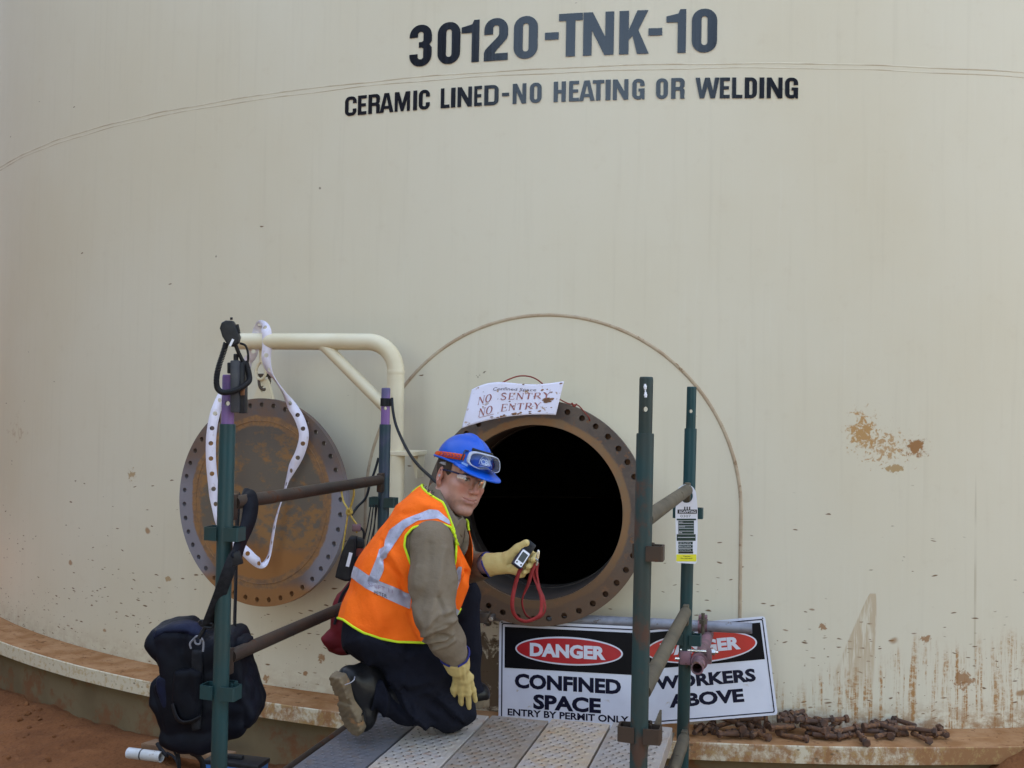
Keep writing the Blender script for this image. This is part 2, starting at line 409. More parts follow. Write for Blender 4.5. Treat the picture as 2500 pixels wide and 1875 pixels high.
def z_cover(g, v, x, y, r, rn, nb, nf):
    st = g.math('MULTIPLY_ADD', g.noise(g.scale(v, (9, 14, 1)), 1, 7, .72), .6, g.math('MULTIPLY', g.noise(v, 3.2, 3), .4))
    plate = g.mix(g.ss(st, .49, .57), (.135, .108, .080), (.27, .14, .052))
    down = g.ss(g.math('MULTIPLY_ADD', nb, .10, y), -.13, -.20)            # the lower half is rusted through
    plate = g.mix(down, plate, (.30, .135, .042)); up = g.ss(y, .18, .36)
    plate = g.mix(g.math('MULTIPLY', up, .45), plate, (.075, .066, .062))
    mid = g.ss(g.math('ABSOLUTE', g.math('SUBTRACT', rn, .395)), .032, .02)
    col = g.mix(mid, plate, g.mix(g.ss(nf, .4, .62), (.28, .145, .058), (.19, .11, .062)))
    rim = g.ss(rn, .412, .424)
    lav = g.mix(g.ss(nb, .4, .6), (.125, .098, .088), (.16, .10, .07))
    side = g.math('MULTIPLY', g.ss(g.math('ABSOLUTE', x), .22, .36), g.ss(y, .24, .02))
    lav = g.mix(g.math('MULTIPLY', side, .85), lav, (.235, .22, .245))
    lav = g.mix(g.ss(g.math('MULTIPLY_ADD', nb, .08, y), -.30, -.37), lav, (.28, .13, .045))
    return g.mix(rim, col, lav)
def z_flange(g, v, x, y, r, rn, nb, nf):
    band = g.ss(rn, .432, .42)
    a = g.mix(g.ss(nb, .42, .6), (.085, .062, .050), (.12, .088, .066)); a = g.mix(g.ss(nf, .56, .7), a, (.19, .085, .035))
    b = g.mix(g.ss(nb, .35, .6), (.19, .12, .064), (.24, .125, .052))
    col = g.mix(band, a, b)
    col = g.mix(g.math('MULTIPLY', g.ss(y, -.1, -.32), .7), col, (.135, .072, .036))
    return g.mix(g.math('MULTIPLY', g.ss(g.noise(g.scale(v, (1, 1, 1), (3, 1, 2)), 11, 5, .7), .58, .68), .7), col, (.24, .11, .045))
M_COVER = rust_plate('rusty_cover_steel', z_cover)
M_FLANGE = rust_plate('rusty_flange_steel', z_flange)
M_DAVIT = pm('davit_cream_paint', (.66, .575, .40), (.60, .51, .33), 5, .4, .7, .42, 0, .1, 40, .003, (.33, .20, .09), 9, .68, .05, spec=.4)
M_RUST_SHADE = pm('rust_shade_brown', (.125, .058, .028), (.075, .038, .022), 9, .35, .65, .85, .1, .5, 60, .003, (.18, .08, .03), 20, .55)
M_BOLT = pm('rusty_bolt_steel', (.135, .062, .032), (.065, .038, .027), 12, .35, .65, .85, .1, .5, 160, .002, (.21, .10, .045), 40, .54)

def set_uv(o, st):
    me = o.data; uvl = me.uv_layers.new(name='st'); idx = np.zeros(len(me.loops), int); me.loops.foreach_get('vertex_index', idx)
    uvl.data.foreach_set('uv', np.asarray(st, float)[idx].ravel())

# ------------------------------------------------------------------ ground
def axis(lo, a, b, hi, fine, grow=1.35):
    v = list(np.arange(a, b+1e-6, fine)); d = fine
    while v[-1] < hi: d *= grow; v.append(v[-1]+d)
    d = fine
    while v[0] > lo: d *= grow; v.insert(0, v[0]-d)
    return np.array(v)
def vnoise(Q, sc, seed=0):
    Q = np.asarray(Q, float)*sc + seed*17.13; i = np.floor(Q).astype(np.int64); f = Q-i; f = f*f*(3-2*f)
    def h(a):
        n = (a[..., 0]*374761393 + a[..., 1]*668265263 + (a[..., 2] if a.shape[-1] > 2 else 0)*2147483647 + seed*1013) & 0x7fffffff
        n = ((n ^ (n >> 13))*1274126177) & 0x7fffffff
        return ((n ^ (n >> 16)) & 0xffff)/65535.0
    dim = Q.shape[-1]; out = 0
    for c in range(2**dim):
        o = np.array([(c >> k) & 1 for k in range(dim)]); w = 1
        for k in range(dim): w = w*(f[..., k] if o[k] else 1-f[..., k])
        out = out + w*h(i+o)
    return out-.5
def sstep(x, a, b): t = np.clip((x-a)/(b-a), 0, 1); return t*t*(3-2*t)
gx = axis(-90, -4.5, 4.0, 90, .045); gy = axis(-90, 3.0, 7.2, 90, .045)
X, Y = np.meshgrid(gx, gy, indexing='ij'); Q = np.stack([X, Y], -1)
rr = np.hypot(X-C[0], Y-C[1]); near = sstep(rr, 12, 8)
Z = -.045 + near*(.05*vnoise(Q, 1.3, 1)+.03*vnoise(Q, 4, 2)+.022*vnoise(Q, 11, 3)+.016*vnoise(Q, 27, 4))
Z += near*.05*sstep(rr, 7.3, 6.7)
ss_ = np.arctan2(X-C[0], -(Y-C[1]))*R
mound = sstep(ss_, .25, 1.0)*sstep(rr, 7.6, 6.78)*(.30+.10*vnoise(Q, 5, 6)+.05*vnoise(Q, 14, 7))
Z = np.where(rr < 7.8, Z+mound, Z); Z = np.where(rr < 6.66, np.minimum(Z, -.1), Z)
V = np.stack([X, Y, Z], -1).reshape(-1, 3); ni, nj = X.shape
I = np.arange(ni*nj).reshape(ni, nj)
Fc = np.stack([I[:-1, :-1], I[1:, :-1], I[1:, 1:], I[:-1, 1:]], -1).reshape(-1, 4)
ground = obj('ground', V, Fc, M_SOIL); ground['kind'] = 'structure'

# ------------------------------------------------------------------ the tank
MH_S, MH_T = -1.283, 1.283                                                # centre of the manhole on the shell
RN = .402                                                                # neck outside
LEDGE_Z, LEDGE_B, LEDGE_R, TOP = .2985, .222, 6.757, 9.2
tank = thing('storage_tank', 'huge cream painted round steel tank with open manhole and black stencilled lettering', 'tank', (C[0], C[1], 0))
def polar_shell(rad_off, r_hole, ds=.10, K=14):
    nc = round(2*math.pi*R/ds); ds = 2*math.pi*R/nc; half = round(1.6/ds)
    s = MH_S + (np.arange(nc+1)-nc//2)*ds; i0, i1 = nc//2-half, nc//2+half
    nr = round((2.7-LEDGE_Z)/ds); t = np.concatenate([np.linspace(LEDGE_Z, 2.7, nr+1), np.linspace(2.7, TOP, 50)[1:]]); j1 = nr
    S, Tt = np.meshgrid(s, t, indexing='ij'); st = np.stack([S, Tt], -1).reshape(-1, 2); nj = len(t)
    Fc = []
    for i in range(nc):
        for j in range(nj-1):
            if i0 <= i < i1 and j < j1: continue
            Fc.append((i*nj+j, (i+1)*nj+j, (i+1)*nj+j+1, i*nj+j+1))
    per = [(i, 0) for i in range(i0, i1)]+[(i1, j) for j in range(j1)]+[(i, j1) for i in range(i1, i0, -1)]+[(i0, j) for j in range(j1, 0, -1)]
    ring = np.array([i*nj+j for i, j in per]); m = len(ring); outer = st[ring]; c = np.array([MH_S, MH_T])
    d = outer-c; inner = c + d/np.linalg.norm(d, axis=1)[:, None]*r_hole; ext = []; idx = [ring]; n = len(st)
    for k in range(1, K+1):
        w = 1-(1-k/K)**1.5; ext.append(outer+(inner-outer)*w); idx.append(np.arange(n, n+m)); n += m
    st = np.concatenate([st]+ext)
    for k in range(K):
        for q in range(m):
            q2 = (q+1) % m; Fc.append((idx[k][q], idx[k][q2], idx[k+1][q2], idx[k+1][q]))
    return W3(st[:, 0], st[:, 1], rad_off), Fc, st
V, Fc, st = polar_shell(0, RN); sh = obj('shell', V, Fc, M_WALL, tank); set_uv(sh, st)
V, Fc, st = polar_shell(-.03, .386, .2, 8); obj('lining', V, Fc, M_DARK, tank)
# base ring (the ledge), roof, floor
def ring_band(profile, mats, name, n=360):
    ang = np.arange(n)*2*math.pi/n + MH_S/R; V = []; st = []
    for r_, z_ in profile:
        V.append(np.stack([C[0]+np.sin(ang)*r_, C[1]-np.cos(ang)*r_, 0*ang+z_], -1))
        st.append(np.stack([(((ang+math.pi) % (2*math.pi))-math.pi)*R, 0*ang+z_+r_], -1))
    V = np.concatenate(V); st = np.concatenate(st); Fc = []
    for i in range(len(profile)-1):
        for j in range(n):
            k = (j+1) % n; Fc.append((i*n+j, i*n+k, (i+1)*n+k, (i+1)*n+j))
    o = obj(name, V, Fc, mats, tank, smooth=True, auto=35); set_uv(o, st)
    mi = np.zeros(len(Fc), int)
    return o, mi
o, mi = ring_band([(LEDGE_R-.06, LEDGE_B), (LEDGE_R, LEDGE_B), (LEDGE_R, LEDGE_Z-.004), (LEDGE_R-.004, LEDGE_Z), (R+.10, LEDGE_Z+.001), (R-.05, LEDGE_Z+.001)], [M_LEDGE, M_DUST], 'base_ring')
mi[360*3:] = 1; o.data.polygons.foreach_set('material_index', mi)
ang = np.linspace(0, 2*math.pi, 400, endpoint=False)
b = MB(); b.add(*sweep(np.stack([C[0]+np.sin(ang)*(R+.13), C[1]-np.cos(ang)*(R+.13), 0*ang+LEDGE_Z-.002], -1), .0055, 6, False, True)); b.build('ledge_weld', M_DUST, tank)
o, _ = ring_band([(R+.02, TOP), (R+.02, TOP+.06), (.05, TOP+.9)], [M_WALL], 'roof', 120)
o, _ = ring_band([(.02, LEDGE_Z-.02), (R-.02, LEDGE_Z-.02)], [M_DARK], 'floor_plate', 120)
# weld seams
ang = np.linspace(-math.pi, math.pi, 900, endpoint=False); zs = 1.6515+CZ
def seam(s, t, rx, mat, name, rp=.35):
    pts = W3(s, t, 0); b = MB(); V, Fc = sweep(pts, rx, 8); 
    q = V-np.array([C[0], C[1], 0]); rad = np.hypot(q[:, 0], q[:, 1]); k = (R+(rad-R)*rp)/rad
    V = np.stack([C[0]+q[:, 0]*k, C[1]+q[:, 1]*k, V[:, 2]], -1); b.add(V, Fc); return b.build(name, mat, tank)
sv_ = np.linspace(-math.pi*R, math.pi*R, 1400)
seam(sv_, zs+.004+.0025*np.sin(sv_*9)*np.sin(sv_*2.3), .0035, M_SEAM, 'girth_weld')
seam(sv_, zs-.018+.0035*np.sin(sv_*7+1)*np.sin(sv_*3.3), .0028, M_SEAM, 'girth_weld')
pc_s, pc_t, pr = -1.291, 1.279, .918
a = np.linspace(0, math.pi, 160); arch_s = np.concatenate([[pc_s+pr]*30, pc_s+pr*np.cos(a), [pc_s-pr]*30])
arch_t = np.concatenate([np.linspace(.30, pc_t-.01, 30), pc_t+pr*np.sin(a), np.linspace(pc_t-.01, .30, 30)])
seam(arch_s, arch_t, .0085, M_WELD, 'pad_weld', .6)
# stencilled letters
def glyph(ch, w, T=.215, H=.17):
    r = min(.27, w/2-.001); ri = max(.012, r-T*.8)
    def arc(cx, cy, rad, a0, a1, n=7):
        return [(cx+rad*math.cos(math.radians(a0+(a1-a0)*i/n)), cy+rad*math.sin(math.radians(a0+(a1-a0)*i/n))) for i in range(n+1)]
    if ch in '0O': return [rrect(0, 0, w, 1, r), rrect(T, H, w-T, 1-H, min(ri+.03, (w-2*T)/2-.001))]
    if ch == 'D': return [[(0, 0), (0, 1)]+arc(w-r, 1-r, r, 90, 0)+arc(w-r, r, r, 0, -90),
                          [(T, H), (w-T-.03, H), (w-T, H+.06), (w-T, 1-H-.06), (w-T-.03, 1-H), (T, 1-H)]]
    if ch in 'CG':
        out = [(w, .64)]+arc(w-r, 1-r, r, 0, 90)+arc(r, 1-r, r, 90, 180)+arc(r, r, r, 180, 270)
        i0 = [(w-T, .64), (w-T, 1-H-.03), (w-T-.04, 1-H), (T+.04, 1-H), (T, 1-H-.04), (T, H+.04), (T+.04, H), (w-T-.04, H), (w-T, H+.03)][::-1]
        if ch == 'C': return [out+arc(w-r, r, r, 270, 360)+[(w, .36), (w-T, .36)]+i0]
        return [out+[(w-T*.9, 0), (w-T*.75, .07), (w-T*.45, 0), (w, 0), (w, .53), (w*.5, .53), (w*.5, .38), (w-T, .38)]+i0]
    if ch == 'E': return [[(0, 0), (w, 0), (w, H), (T, H), (T, .5-H*.45), (w*.92, .5-H*.45), (w*.92, .5+H*.5), (T, .5+H*.5), (T, 1-H), (w, 1-H), (w, 1), (0, 1)]]
    if ch == 'L': return [[(0, 0), (w, 0), (w, H), (T, H), (T, 1), (0, 1)]]
    if ch == 'T': return [[(w/2-T/2, 0), (w/2+T/2, 0), (w/2+T/2, 1-H), (w, 1-H), (w, 1), (0, 1), (0, 1-H), (w/2-T/2, 1-H)]]
    if ch == 'I': return [[(0, 0), (w, 0), (w, 1), (0, 1)]]
    if ch == '-': return [[(0, .41), (w, .41), (w, .58), (0, .58)]]
    if ch == 'H': return [[(0, 0), (T, 0), (T, .42), (w-T, .42), (w-T, 0), (w, 0), (w, 1), (w-T, 1), (w-T, .59), (T, .59), (T, 1), (0, 1)]]
    if ch == 'N': return [[(0, 0), (T*.92, 0), (T*.92, .58), (w-T, 0), (w, 0), (w, 1), (w-T*.92, 1), (w-T*.92, .42), (T, 1), (0, 1)]]
    if ch == 'K': return [[(0, 0), (T, 0), (T, .32), (T*1.4, .42), (w-T*1.25, 0), (w, 0), (w*.64, .55), (w*.97, 1), (w-T*1.25, 1), (T, .56), (T, 1), (0, 1)]]
    if ch == 'M': return [[(0, 0), (T*.8, 0), (T*.8, .6), (w/2-T*.35, 0), (w/2+T*.35, 0), (w-T*.8, .6), (w-T*.8, 0), (w, 0), (w, 1), (w-T*1.15, 1), (w/2, .42), (T*1.15, 1), (0, 1)]]
    if ch == 'W': return [[(w*.18, 0), (w*.37, 0), (w*.5, .55), (w*.63, 0), (w*.82, 0), (w, 1), (w-T, 1), (w*.735, .38), (w*.60, 1), (w*.40, 1), (w*.265, .38), (T, 1), (0, 1)]]
    if ch == 'A': return [[(0, 0), (T, 0), (T*1.18, .19), (w-T*1.18, .19), (w-T, 0), (w, 0), (w/2+T*.62, 1), (w/2-T*.62, 1)],
                          [(T*1.34, .34), (w-T*1.34, .34), (w/2, .80)]]
    if ch == 'R': return [[(0, 0), (T, 0), (T, .40), (w-T-.04, .40), (w-T, .36), (w-T+.01, 0), (w+.01, 0), (w-.01, .10), (w, .40), (w-.02, .46), (w-.08, .49), (w-.01, .57)]+arc(w-r*.8, 1-r*.8, r*.8, 0, 90)+[(0, 1)],
                          [(T, .57), (w-T-.03, .57), (w-T, .61), (w-T, 1-H-.05), (w-T-.04, 1-H), (T, 1-H)]]
    if ch == '1': return [[(w-T*1.05, 0), (w, 0), (w, 1), (w-T*.75, 1), (w-T*1.0, .90), (0, .84), (0, .70), (w-T*1.05, .70)]]
    if ch == '2': return [[(0, 0), (w, 0), (w, H), (T*1.2, H), (T*1.35, .23), (w-.03, .50), (w, .58)]+arc(w-r, 1-r, r, 0, 90)+arc(r, 1-r, r, 90, 180)
                          + [(0, .62), (T, .62), (T, 1-H-.05), (T+.04, 1-H), (w-T-.04, 1-H), (w-T, 1-H-.04), (w-T, .62), (w-T-.02, .57), (.03, .27), (0, .20)]]
    if ch == '3': return [[(0, .30), (0, r)]+arc(r, r, r, 180, 270)+arc(w-r, r, r, 270, 360)+[(w, .44), (w-.06, .515), (w, .59)]+arc(w-r, 1-r, r, 0, 90)+arc(r, 1-r, r, 90, 180)
                          + [(0, .70), (T, .70), (T, 1-H-.04), (T+.04, 1-H), (w-T-.04, 1-H), (w-T, 1-H-.04), (w-T, .61), (w-T-.04, .585), (w*.42, .585), (w*.42, .45), (w-T-.04, .45), (w-T, .42), (w-T, H+.04), (w-T-.04, H), (T+.04, H), (T, H+.04), (T, .30)]]
def stencil(name, spans, ox, sc, yb, yt):
    """spans: (letter, x0, x1) in the photograph's zoomed strip; cap line and base line are level on the shell"""
    b = MB(); ST = []
    for ch, x0, x1 in spans:
        s0 = wall_st(ox+x0/sc, (yb+yt)/2)[0]; s1 = wall_st(ox+x1/sc, (yb+yt)/2)[0]
        h = TH[1]-TH[0]; w = (s1-s0)/h
        T = min(.215, w*.40) if ch not in 'I' else 1
        V, Fc = curve_fill(glyph(ch, w, T), .0)
        bm = bmesh.new(); vs = [bm.verts.new((x, y, 0)) for x, y, _ in V]
        for f in Fc:
            try: bm.faces.new([vs[i] for i in f])
            except ValueError: pass
        for x in np.arange(.2, w, .2):
            bmesh.ops.bisect_plane(bm, geom=bm.verts[:]+bm.edges[:]+bm.faces[:], plane_co=(x, 0, 0), plane_no=(1, 0, 0))
        bm.verts.index_update(); V = np.array([v.co[:] for v in bm.verts]); Fc = [[v.index for v in f.verts] for f in bm.faces]; bm.free()
        s = s0+V[:, 0]*h; t = TH[0]+V[:, 1]*h
        b.add(W3(s, t, .0035), Fc); ST.append(np.stack([s, t], -1))
    o = b.build(name, M_LETTER, tank, smooth=False); set_uv(o, np.concatenate(ST)); return o
ts = [wall_st(1003, 163)[1], wall_st(1695, 131)[1]]; tt = [wall_st(1003, 62)[1], wall_st(1695, 24)[1]]
TH = (sum(ts)/2, sum(tt)/2)
stencil('tank_number', [('3', 370, 470), ('0', 496, 598), ('1', 603, 683), ('2', 705, 812), ('0', 838, 946), ('-', 978, 1040), ('T', 1040, 1147), ('N', 1150, 1288), ('K', 1312, 1446), ('-', 1443, 1505), ('1', 1523, 1612), ('0', 1638, 1752)], 800, 1.8433, 97, 97)
ts = [wall_st(848, 283)[1], wall_st(1940, 242)[1]]; tt = [wall_st(848, 238)[1], wall_st(1940, 189)[1]]
TH = (sum(ts)/2, sum(tt)/2)
def words_of(L):
    out = [[]]; last = None
    for q in L:
        if last is not None and q[1]-last > 35: out.append([])
        out[-1].append(q); last = q[2]
    return out
LINE = [('C', 80, 132), ('E', 138, 177), ('R', 185, 237), ('A', 236, 298), ('M', 303, 372), ('I', 386, 404), ('C', 411, 461), ('L', 510, 550), ('I', 556, 576), ('N', 585, 650), ('E', 660, 695), ('D', 705, 770), ('-', 785, 817), ('N', 833, 894), ('O', 910, 963), ('H', 1017, 1072), ('E', 1086, 1131), ('A', 1131, 1202), ('T', 1192, 1244), ('I', 1250, 1273), ('N', 1283, 1353), ('G', 1370, 1426), ('O', 1477, 1531), ('R', 1545, 1606), ('W', 1654, 1762), ('E', 1764, 1809), ('L', 1819, 1866), ('D', 1876, 1931), ('I', 1942, 1964), ('N', 1975, 2046), ('G', 2057, 2116)]
for wd_ in words_of(LINE): stencil('warning_word', wd_, 800, 1.8433, 240, 240)
# manhole neck and flange
th0 = MH_S/R; n0 = np.array([math.sin(th0), -math.cos(th0), 0]); x0 = np.array([math.cos(th0), math.sin(th0), 0]); z0 = np.array([0, 0, 1.])
mc = np.array([C[0]+n0[0]*R, C[1]+n0[1]*R, MH_T]); PROJ = .30
b = MB(); b.hollow(mc-n0*.13, mc+n0*(PROJ-.02), RN+.001, .392, 96); b.build('manhole_neck', M_DAVIT, tank)
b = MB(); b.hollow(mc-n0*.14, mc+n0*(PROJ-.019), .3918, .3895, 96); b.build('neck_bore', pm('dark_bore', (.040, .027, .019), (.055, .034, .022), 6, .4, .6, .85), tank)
b = MB(); b.hollow(mc+n0*(PROJ-.0365-.004), mc+n0*(PROJ-.0365), .497, .447, 96); b.build('hole_shade_ring', M_RUST_SHADE, tank)  # added ring: its rust brown stands in for shade behind the bolt holes
def plate_M(c, x, z, n):
    m = Matrix.Identity(4)
    for i in range(3): m[i][0] = x[i]; m[i][1] = z[i]; m[i][2] = n[i]; m[i][3] = c[i]
    return m
def local_child(name, V, Fc, m, parent, Mx, **k):
    """a part with its own axes Mx (world matrix)"""
    o = obj(name, V, Fc, m, parent, world=False, **k); o.matrix_parent_inverse = Matrix.Identity(4)
    o.matrix_local = parent.matrix_world.inverted() @ Mx; return o
holes = [circ(.472*math.cos(2*math.pi*(i+.5)/42), .472*math.sin(2*math.pi*(i+.5)/42), .0135, 14) for i in range(42)]
V, Fc = curve_fill([circ(0, 0, .506, 128), circ(0, 0, .392, 128)]+holes, .036)
local_child('manhole_flange', V, Fc, M_FLANGE, tank, plate_M(mc+n0*(PROJ-.018), x0, z0, n0), smooth=False)
# concrete ring under the tank
n = 240; ang = np.arange(n)*2*math.pi/n; V = []
for r_, z_ in ((6.62, LEDGE_B-.001), (6.70, LEDGE_B-.001), (6.715, LEDGE_B-.016), (6.72, -.4)): V.append(np.stack([C[0]+np.sin(ang)*r_, C[1]-np.cos(ang)*r_, 0*ang+z_], -1))
Fc = [(i*n+j, i*n+(j+1) % n, (i+1)*n+(j+1) % n, (i+1)*n+j) for i in range(3) for j in range(n)]
fd = obj('concrete_foundation', np.concatenate(V), Fc, M_CONC, loc=(C[0], C[1], -.4))
tag(fd, 'stained grey concrete ring foundation under the tank', 'foundation')

# four unseen dark tanks, added to darken the lettering's reflections and the wall edges
M_DARKTANK = pm('added_tank_brown', (.026, .022, .019), (.018, .015, .013), 1.2, .35, .65, .8)
for nm_, (tx, ty, tr_) in (('left', (-16.2, -6.2, 9.2)), ('right', (7.6, -12.2, 6.5)), ('far left', (-15.6, 10.6, 6.5)), ('far right', (18.0, 11.3, 6.5))):
    b = MB(); b.tube([(tx, ty, -.1), (tx, ty, 9.0), (tx, ty, 9.05), (tx, ty, 9.8)], [tr_, tr_, tr_-.1, .2], 96)
    tag(b.build('added_dark_tank', M_DARKTANK, auto=30), 'unseen dark brown tank added to darken reflections and wall edges, on the '+nm_, 'tank')

# loose stones and clods on the red soil
rg_ = random.Random(3); b = MB()
for k_ in range(420):
    x_, y_ = rg_.uniform(-3.6, -.6), rg_.uniform(3.9, 6.2)
    if math.hypot(x_-C[0], y_-C[1]) < 6.78: continue
    r_ = .004+.016*rg_.random()**3; n_ = 6; i_ = np.array([np.argmin(abs(gx-x_)), np.argmin(abs(gy-y_))]); zg = Z[i_[0], i_[1]]
    V_, F_ = sweep([(x_, y_, zg-r_*.3), (x_+r_*.2, y_, zg+r_*.4), (x_, y_+r_*.1, zg+r_*.9)], [r_*rg_.uniform(.8, 1.2), r_*rg_.uniform(.8, 1.1), r_*.4], n_); b.add(V_+np.array([[rg_.uniform(-.2, .2)*r_ for _ in range(3)] for _ in V_]), F_)
gr_ = b.build('loose_stones', M_SOIL, smooth=False, loc=(0, 0, 0)); tag(gr_, 'small loose stones and clods strewn over the red soil', 'gravel', kind='stuff')
# ------------------------------------------------------------------ materials of the loose things
M_GREEN = pm('worn_green_paint', (.016, .050, .052), (.026, .044, .040), 7, .4, .65, .42, 0, .12, 60, .002, (.085, .045, .026), 11, .62, .07, stretch=(1, 1, .5), spec=.18)
M_GREEN_RUSTY = pm('rust_worn_green_paint', (.020, .048, .048), (.038, .046, .038), 6, .35, .65, .5, 0, .2, 60, .002, (.082, .045, .030), 8, .53, .12, stretch=(1, 1, .6), spec=.18)
M_PURPLE = pm('faded_purple_green_paint', (.21, .11, .28), (.10, .09, .17), 6, .35, .6, .4, 0, .1, 50, .002, (.30, .15, .35), 9, .58, .1, stretch=(1, 1, .7), spec=.18)
M_PURPLE2 = pm('dull_purple_paint', (.050, .048, .082), (.026, .045, .052), 7, .35, .6, .42, 0, .1, 50, .002, spec=.18)
M_BROWN = pm('brown_rusted_tube', (.062, .040, .028), (.040, .032, .027), 7, .35, .65, .5, .2, .3, 60, .002, (.095, .042, .022), 12, .58, .08, spec=.18)
M_OLIVE = pm('dusty_olive_tube', (.125, .10, .065), (.085, .070, .048), 9, .35, .65, .6, .1, .3, 70, .002, (.06, .045, .03), 16, .6, .08, spec=.18)
M_GALV = pm('galvanised_tube', (.26, .26, .29), (.17, .17, .19), 11, .4, .65, .55, .25, .1, 60, .002, (.14, .11, .085), 30, .62, .05)
M_PINK = pm('pink_stained_steel', (.26, .14, .16), (.17, .105, .11), 14, .4, .6, .55, .25, .2, 60, .002, (.14, .075, .045), 26, .56, spec=.18)
M_ZINC = pm('bright_zinc', (.62, .60, .55), None, rough=.25, metal=.9)
M_STEELDARK = pm('dark_forged_steel', (.06, .05, .045), (.10, .065, .04), 20, .4, .6, .6, .3)
M_BLACK = pm('black_rubber', (.007, .007, .008), None, rough=.55, spec=.3)
M_BLACKP = pm('black_plastic', (.014, .014, .016), (.020, .020, .022), 30, .4, .6, .42, 0, .08, 200, .001, spec=.18)
M_GREYP = pm('dark_grey_plastic', (.045, .047, .055), (.055, .055, .06), 30, .4, .6, .38, spec=.18)
M_WHITE = pm('white_label', (.74, .74, .78), None, rough=.5)
M_NAVY = pm('navy_nylon', (.0030, .0034, .0062), (.0048, .0056, .011), 5, .35, .65, .65, 0, .3, 120, .003, spec=.15)
M_NAVYL = pm('highlight_navy_nylon', (.0085, .012, .034), (.0050, .0068, .018), 7, .35, .65, .6, 0, .3, 90, .004, spec=.15)  # lighter navy paints the highlights on the bag's top and left side
M_WEB = pm('black_webbing', (.012, .012, .014), (.018, .018, .021), 60, .4, .6, .8, 0, .3, 300, .001, spec=.18)
M_REDBAG = pm('red_nylon', (.155, .013, .018), (.085, .009, .013), 6, .35, .65, .6, 0, .3, 90, .003, spec=.18)
M_REDWEB = pm('red_lanyard_web', (.27, .016, .016), (.19, .012, .012), 25, .35, .65, .75, 0, .3, 400, .001)
M_REDCORD = pm('red_cord', (.22, .035, .02), None, rough=.7)
M_YROPE = pm('yellow_rope', (.50, .36, .06), (.36, .24, .05), 60, .35, .65, .8)
M_PIPEW = pm('scuffed_white_pipe', (.62, .62, .64), (.50, .49, .47), 9, .4, .65, .4, 0, .05, 60, .001, (.25, .14, .07), 12, .64)
M_TIMBER = pm('dusty_timber', (.27, .16, .085), (.20, .11, .055), 9, .35, .65, .85, 0, .3, 40, .002, stretch=(.3, 3, 3))
M_BLUEP = pm('blue_plastic', (.03, .13, .40), (.05, .15, .36), 9, .4, .6, .4)

# ------------------------------------------------------------------ scaffold bay
SA = math.radians(14.4)
E1 = np.array([math.cos(SA), -math.sin(SA), 0]); E2 = np.array([math.sin(SA), math.cos(SA), 0]); EZ = np.array([0, 0, 1.])
FL = P(550, 1250, 3.15)*[1, 1, 0]; BL = P(937, 1200, 4.41)*[1, 1, 0]; FRp = P(1570, 1250, 2.83)*[1, 1, 0]; BR = P(1680, 1250, 4.09)*[1, 1, 0]
def at_z(p, z): return np.array([p[0], p[1], z])
sc_ = thing('scaffold', 'green steel tube scaffold bay standing round the kneeling worker', 'scaffold', FL)
def zpx(p, y):                                                            # height on the vertical line through p at image row y
    lo, hi = -1, 4
    for _ in range(50):
        m = (lo+hi)/2
        if proj(at_z(p, m))[1] > y: lo = m
        else: hi = m
    return lo
def make_post(p, ytop, yjoint, m_post, m_spig, hole_y=None, lean=0.0):
    zt, zj = zpx(p, ytop), zpx(p, yjoint); L = np.array([lean, 0, 0])
    def q(z): return at_z(p, z)+L*(z-1.2)
    b = MB(); b.tube([q(-.05), q(.6), q(zj-.004), q(zj)], [.0242, .0242, .0242, .0232], 28)
    b.cyl(q(-.06), q(-.03), .07)
    o = b.build('post', m_post, sc_)
    b = MB(); b.tube([q(zj-.02), q(zj+.002), q(zt-.006), q(zt-.001), q(zt)], [.0190, .0190, .0190, .0178, .0165], 28)
    sp = b.build('spigot', m_spig, o)
    sp.parent = o; sp.matrix_parent_inverse = Matrix.Identity(4)
    A = inv(o)
    if hole_y:
        zh = zpx(p, hole_y); h = MB(); d = unit(np.array([*(q(zh)-CAM)[:2], 0])); side = np.array([d[1], -d[0], 0])
        dd = unit(d*1.0 + side*.12); h.cyl(q(zh)-dd*.1, q(zh)+dd*.1, .0075, n=18); c = h.build('cutter', m_spig, None, loc=(0, 0, 0))
        # bore the pin hole through the spigot
        md = sp.modifiers.new('hole', 'BOOLEAN'); md.object = c; md.operation = 'DIFFERENCE'; md.solver = 'EXACT'
        bpy.context.view_layer.update(); dg = bpy.context.evaluated_depsgraph_get()
        me = bpy.data.meshes.new_from_object(sp.evaluated_get(dg)); sp.modifiers.clear(); sp.data = me
        if not me.materials: me.materials.append(m_spig)
        try: me.set_sharp_from_angle(angle=math.radians(40))
        except Exception: pass
        bpy.data.objects.remove(c)
    return o
def vbracket(post, p, z, m, dirs, parent, h=.0205, out=.054):
    """bent plate pocket: a U of flat bar standing off the post"""
    for d in dirs:
        d = unit(d); s = np.cross(EZ, d); b = MB(); c = at_z(p, z)
        prof = [(.012, .030), (out, .027), (out+.004, .022), (out+.004, -.022), (out, -.027), (.012, -.030)]
        V = []; n = len(prof)
        for k in (-1, 1):
            for (a_, s_) in prof: V.append(c+d*a_+s*s_+EZ*h*k)
            for (a_, s_) in prof: V.append(c+d*(a_-.005 if a_ > .02 else a_)+s*(s_*.80)+EZ*h*k)
        Fc = []
        for i in range(n-1):
            Fc.append((i, i+1, 2*n+i+1, 2*n+i)); Fc.append((n+i+1, n+i, 3*n+i, 3*n+i+1))
            Fc.append((i+1, i, n+i, n+i+1)); Fc.append((2*n+i, 2*n+i+1, 3*n+i+1, 3*n+i))
        Fc += [(0, 2*n, 3*n, n), (n-1, 2*n-1, 4*n-1, 3*n-1)]
        b.add(V, Fc); b.build('wedge_pocket', m, parent, smooth=False)
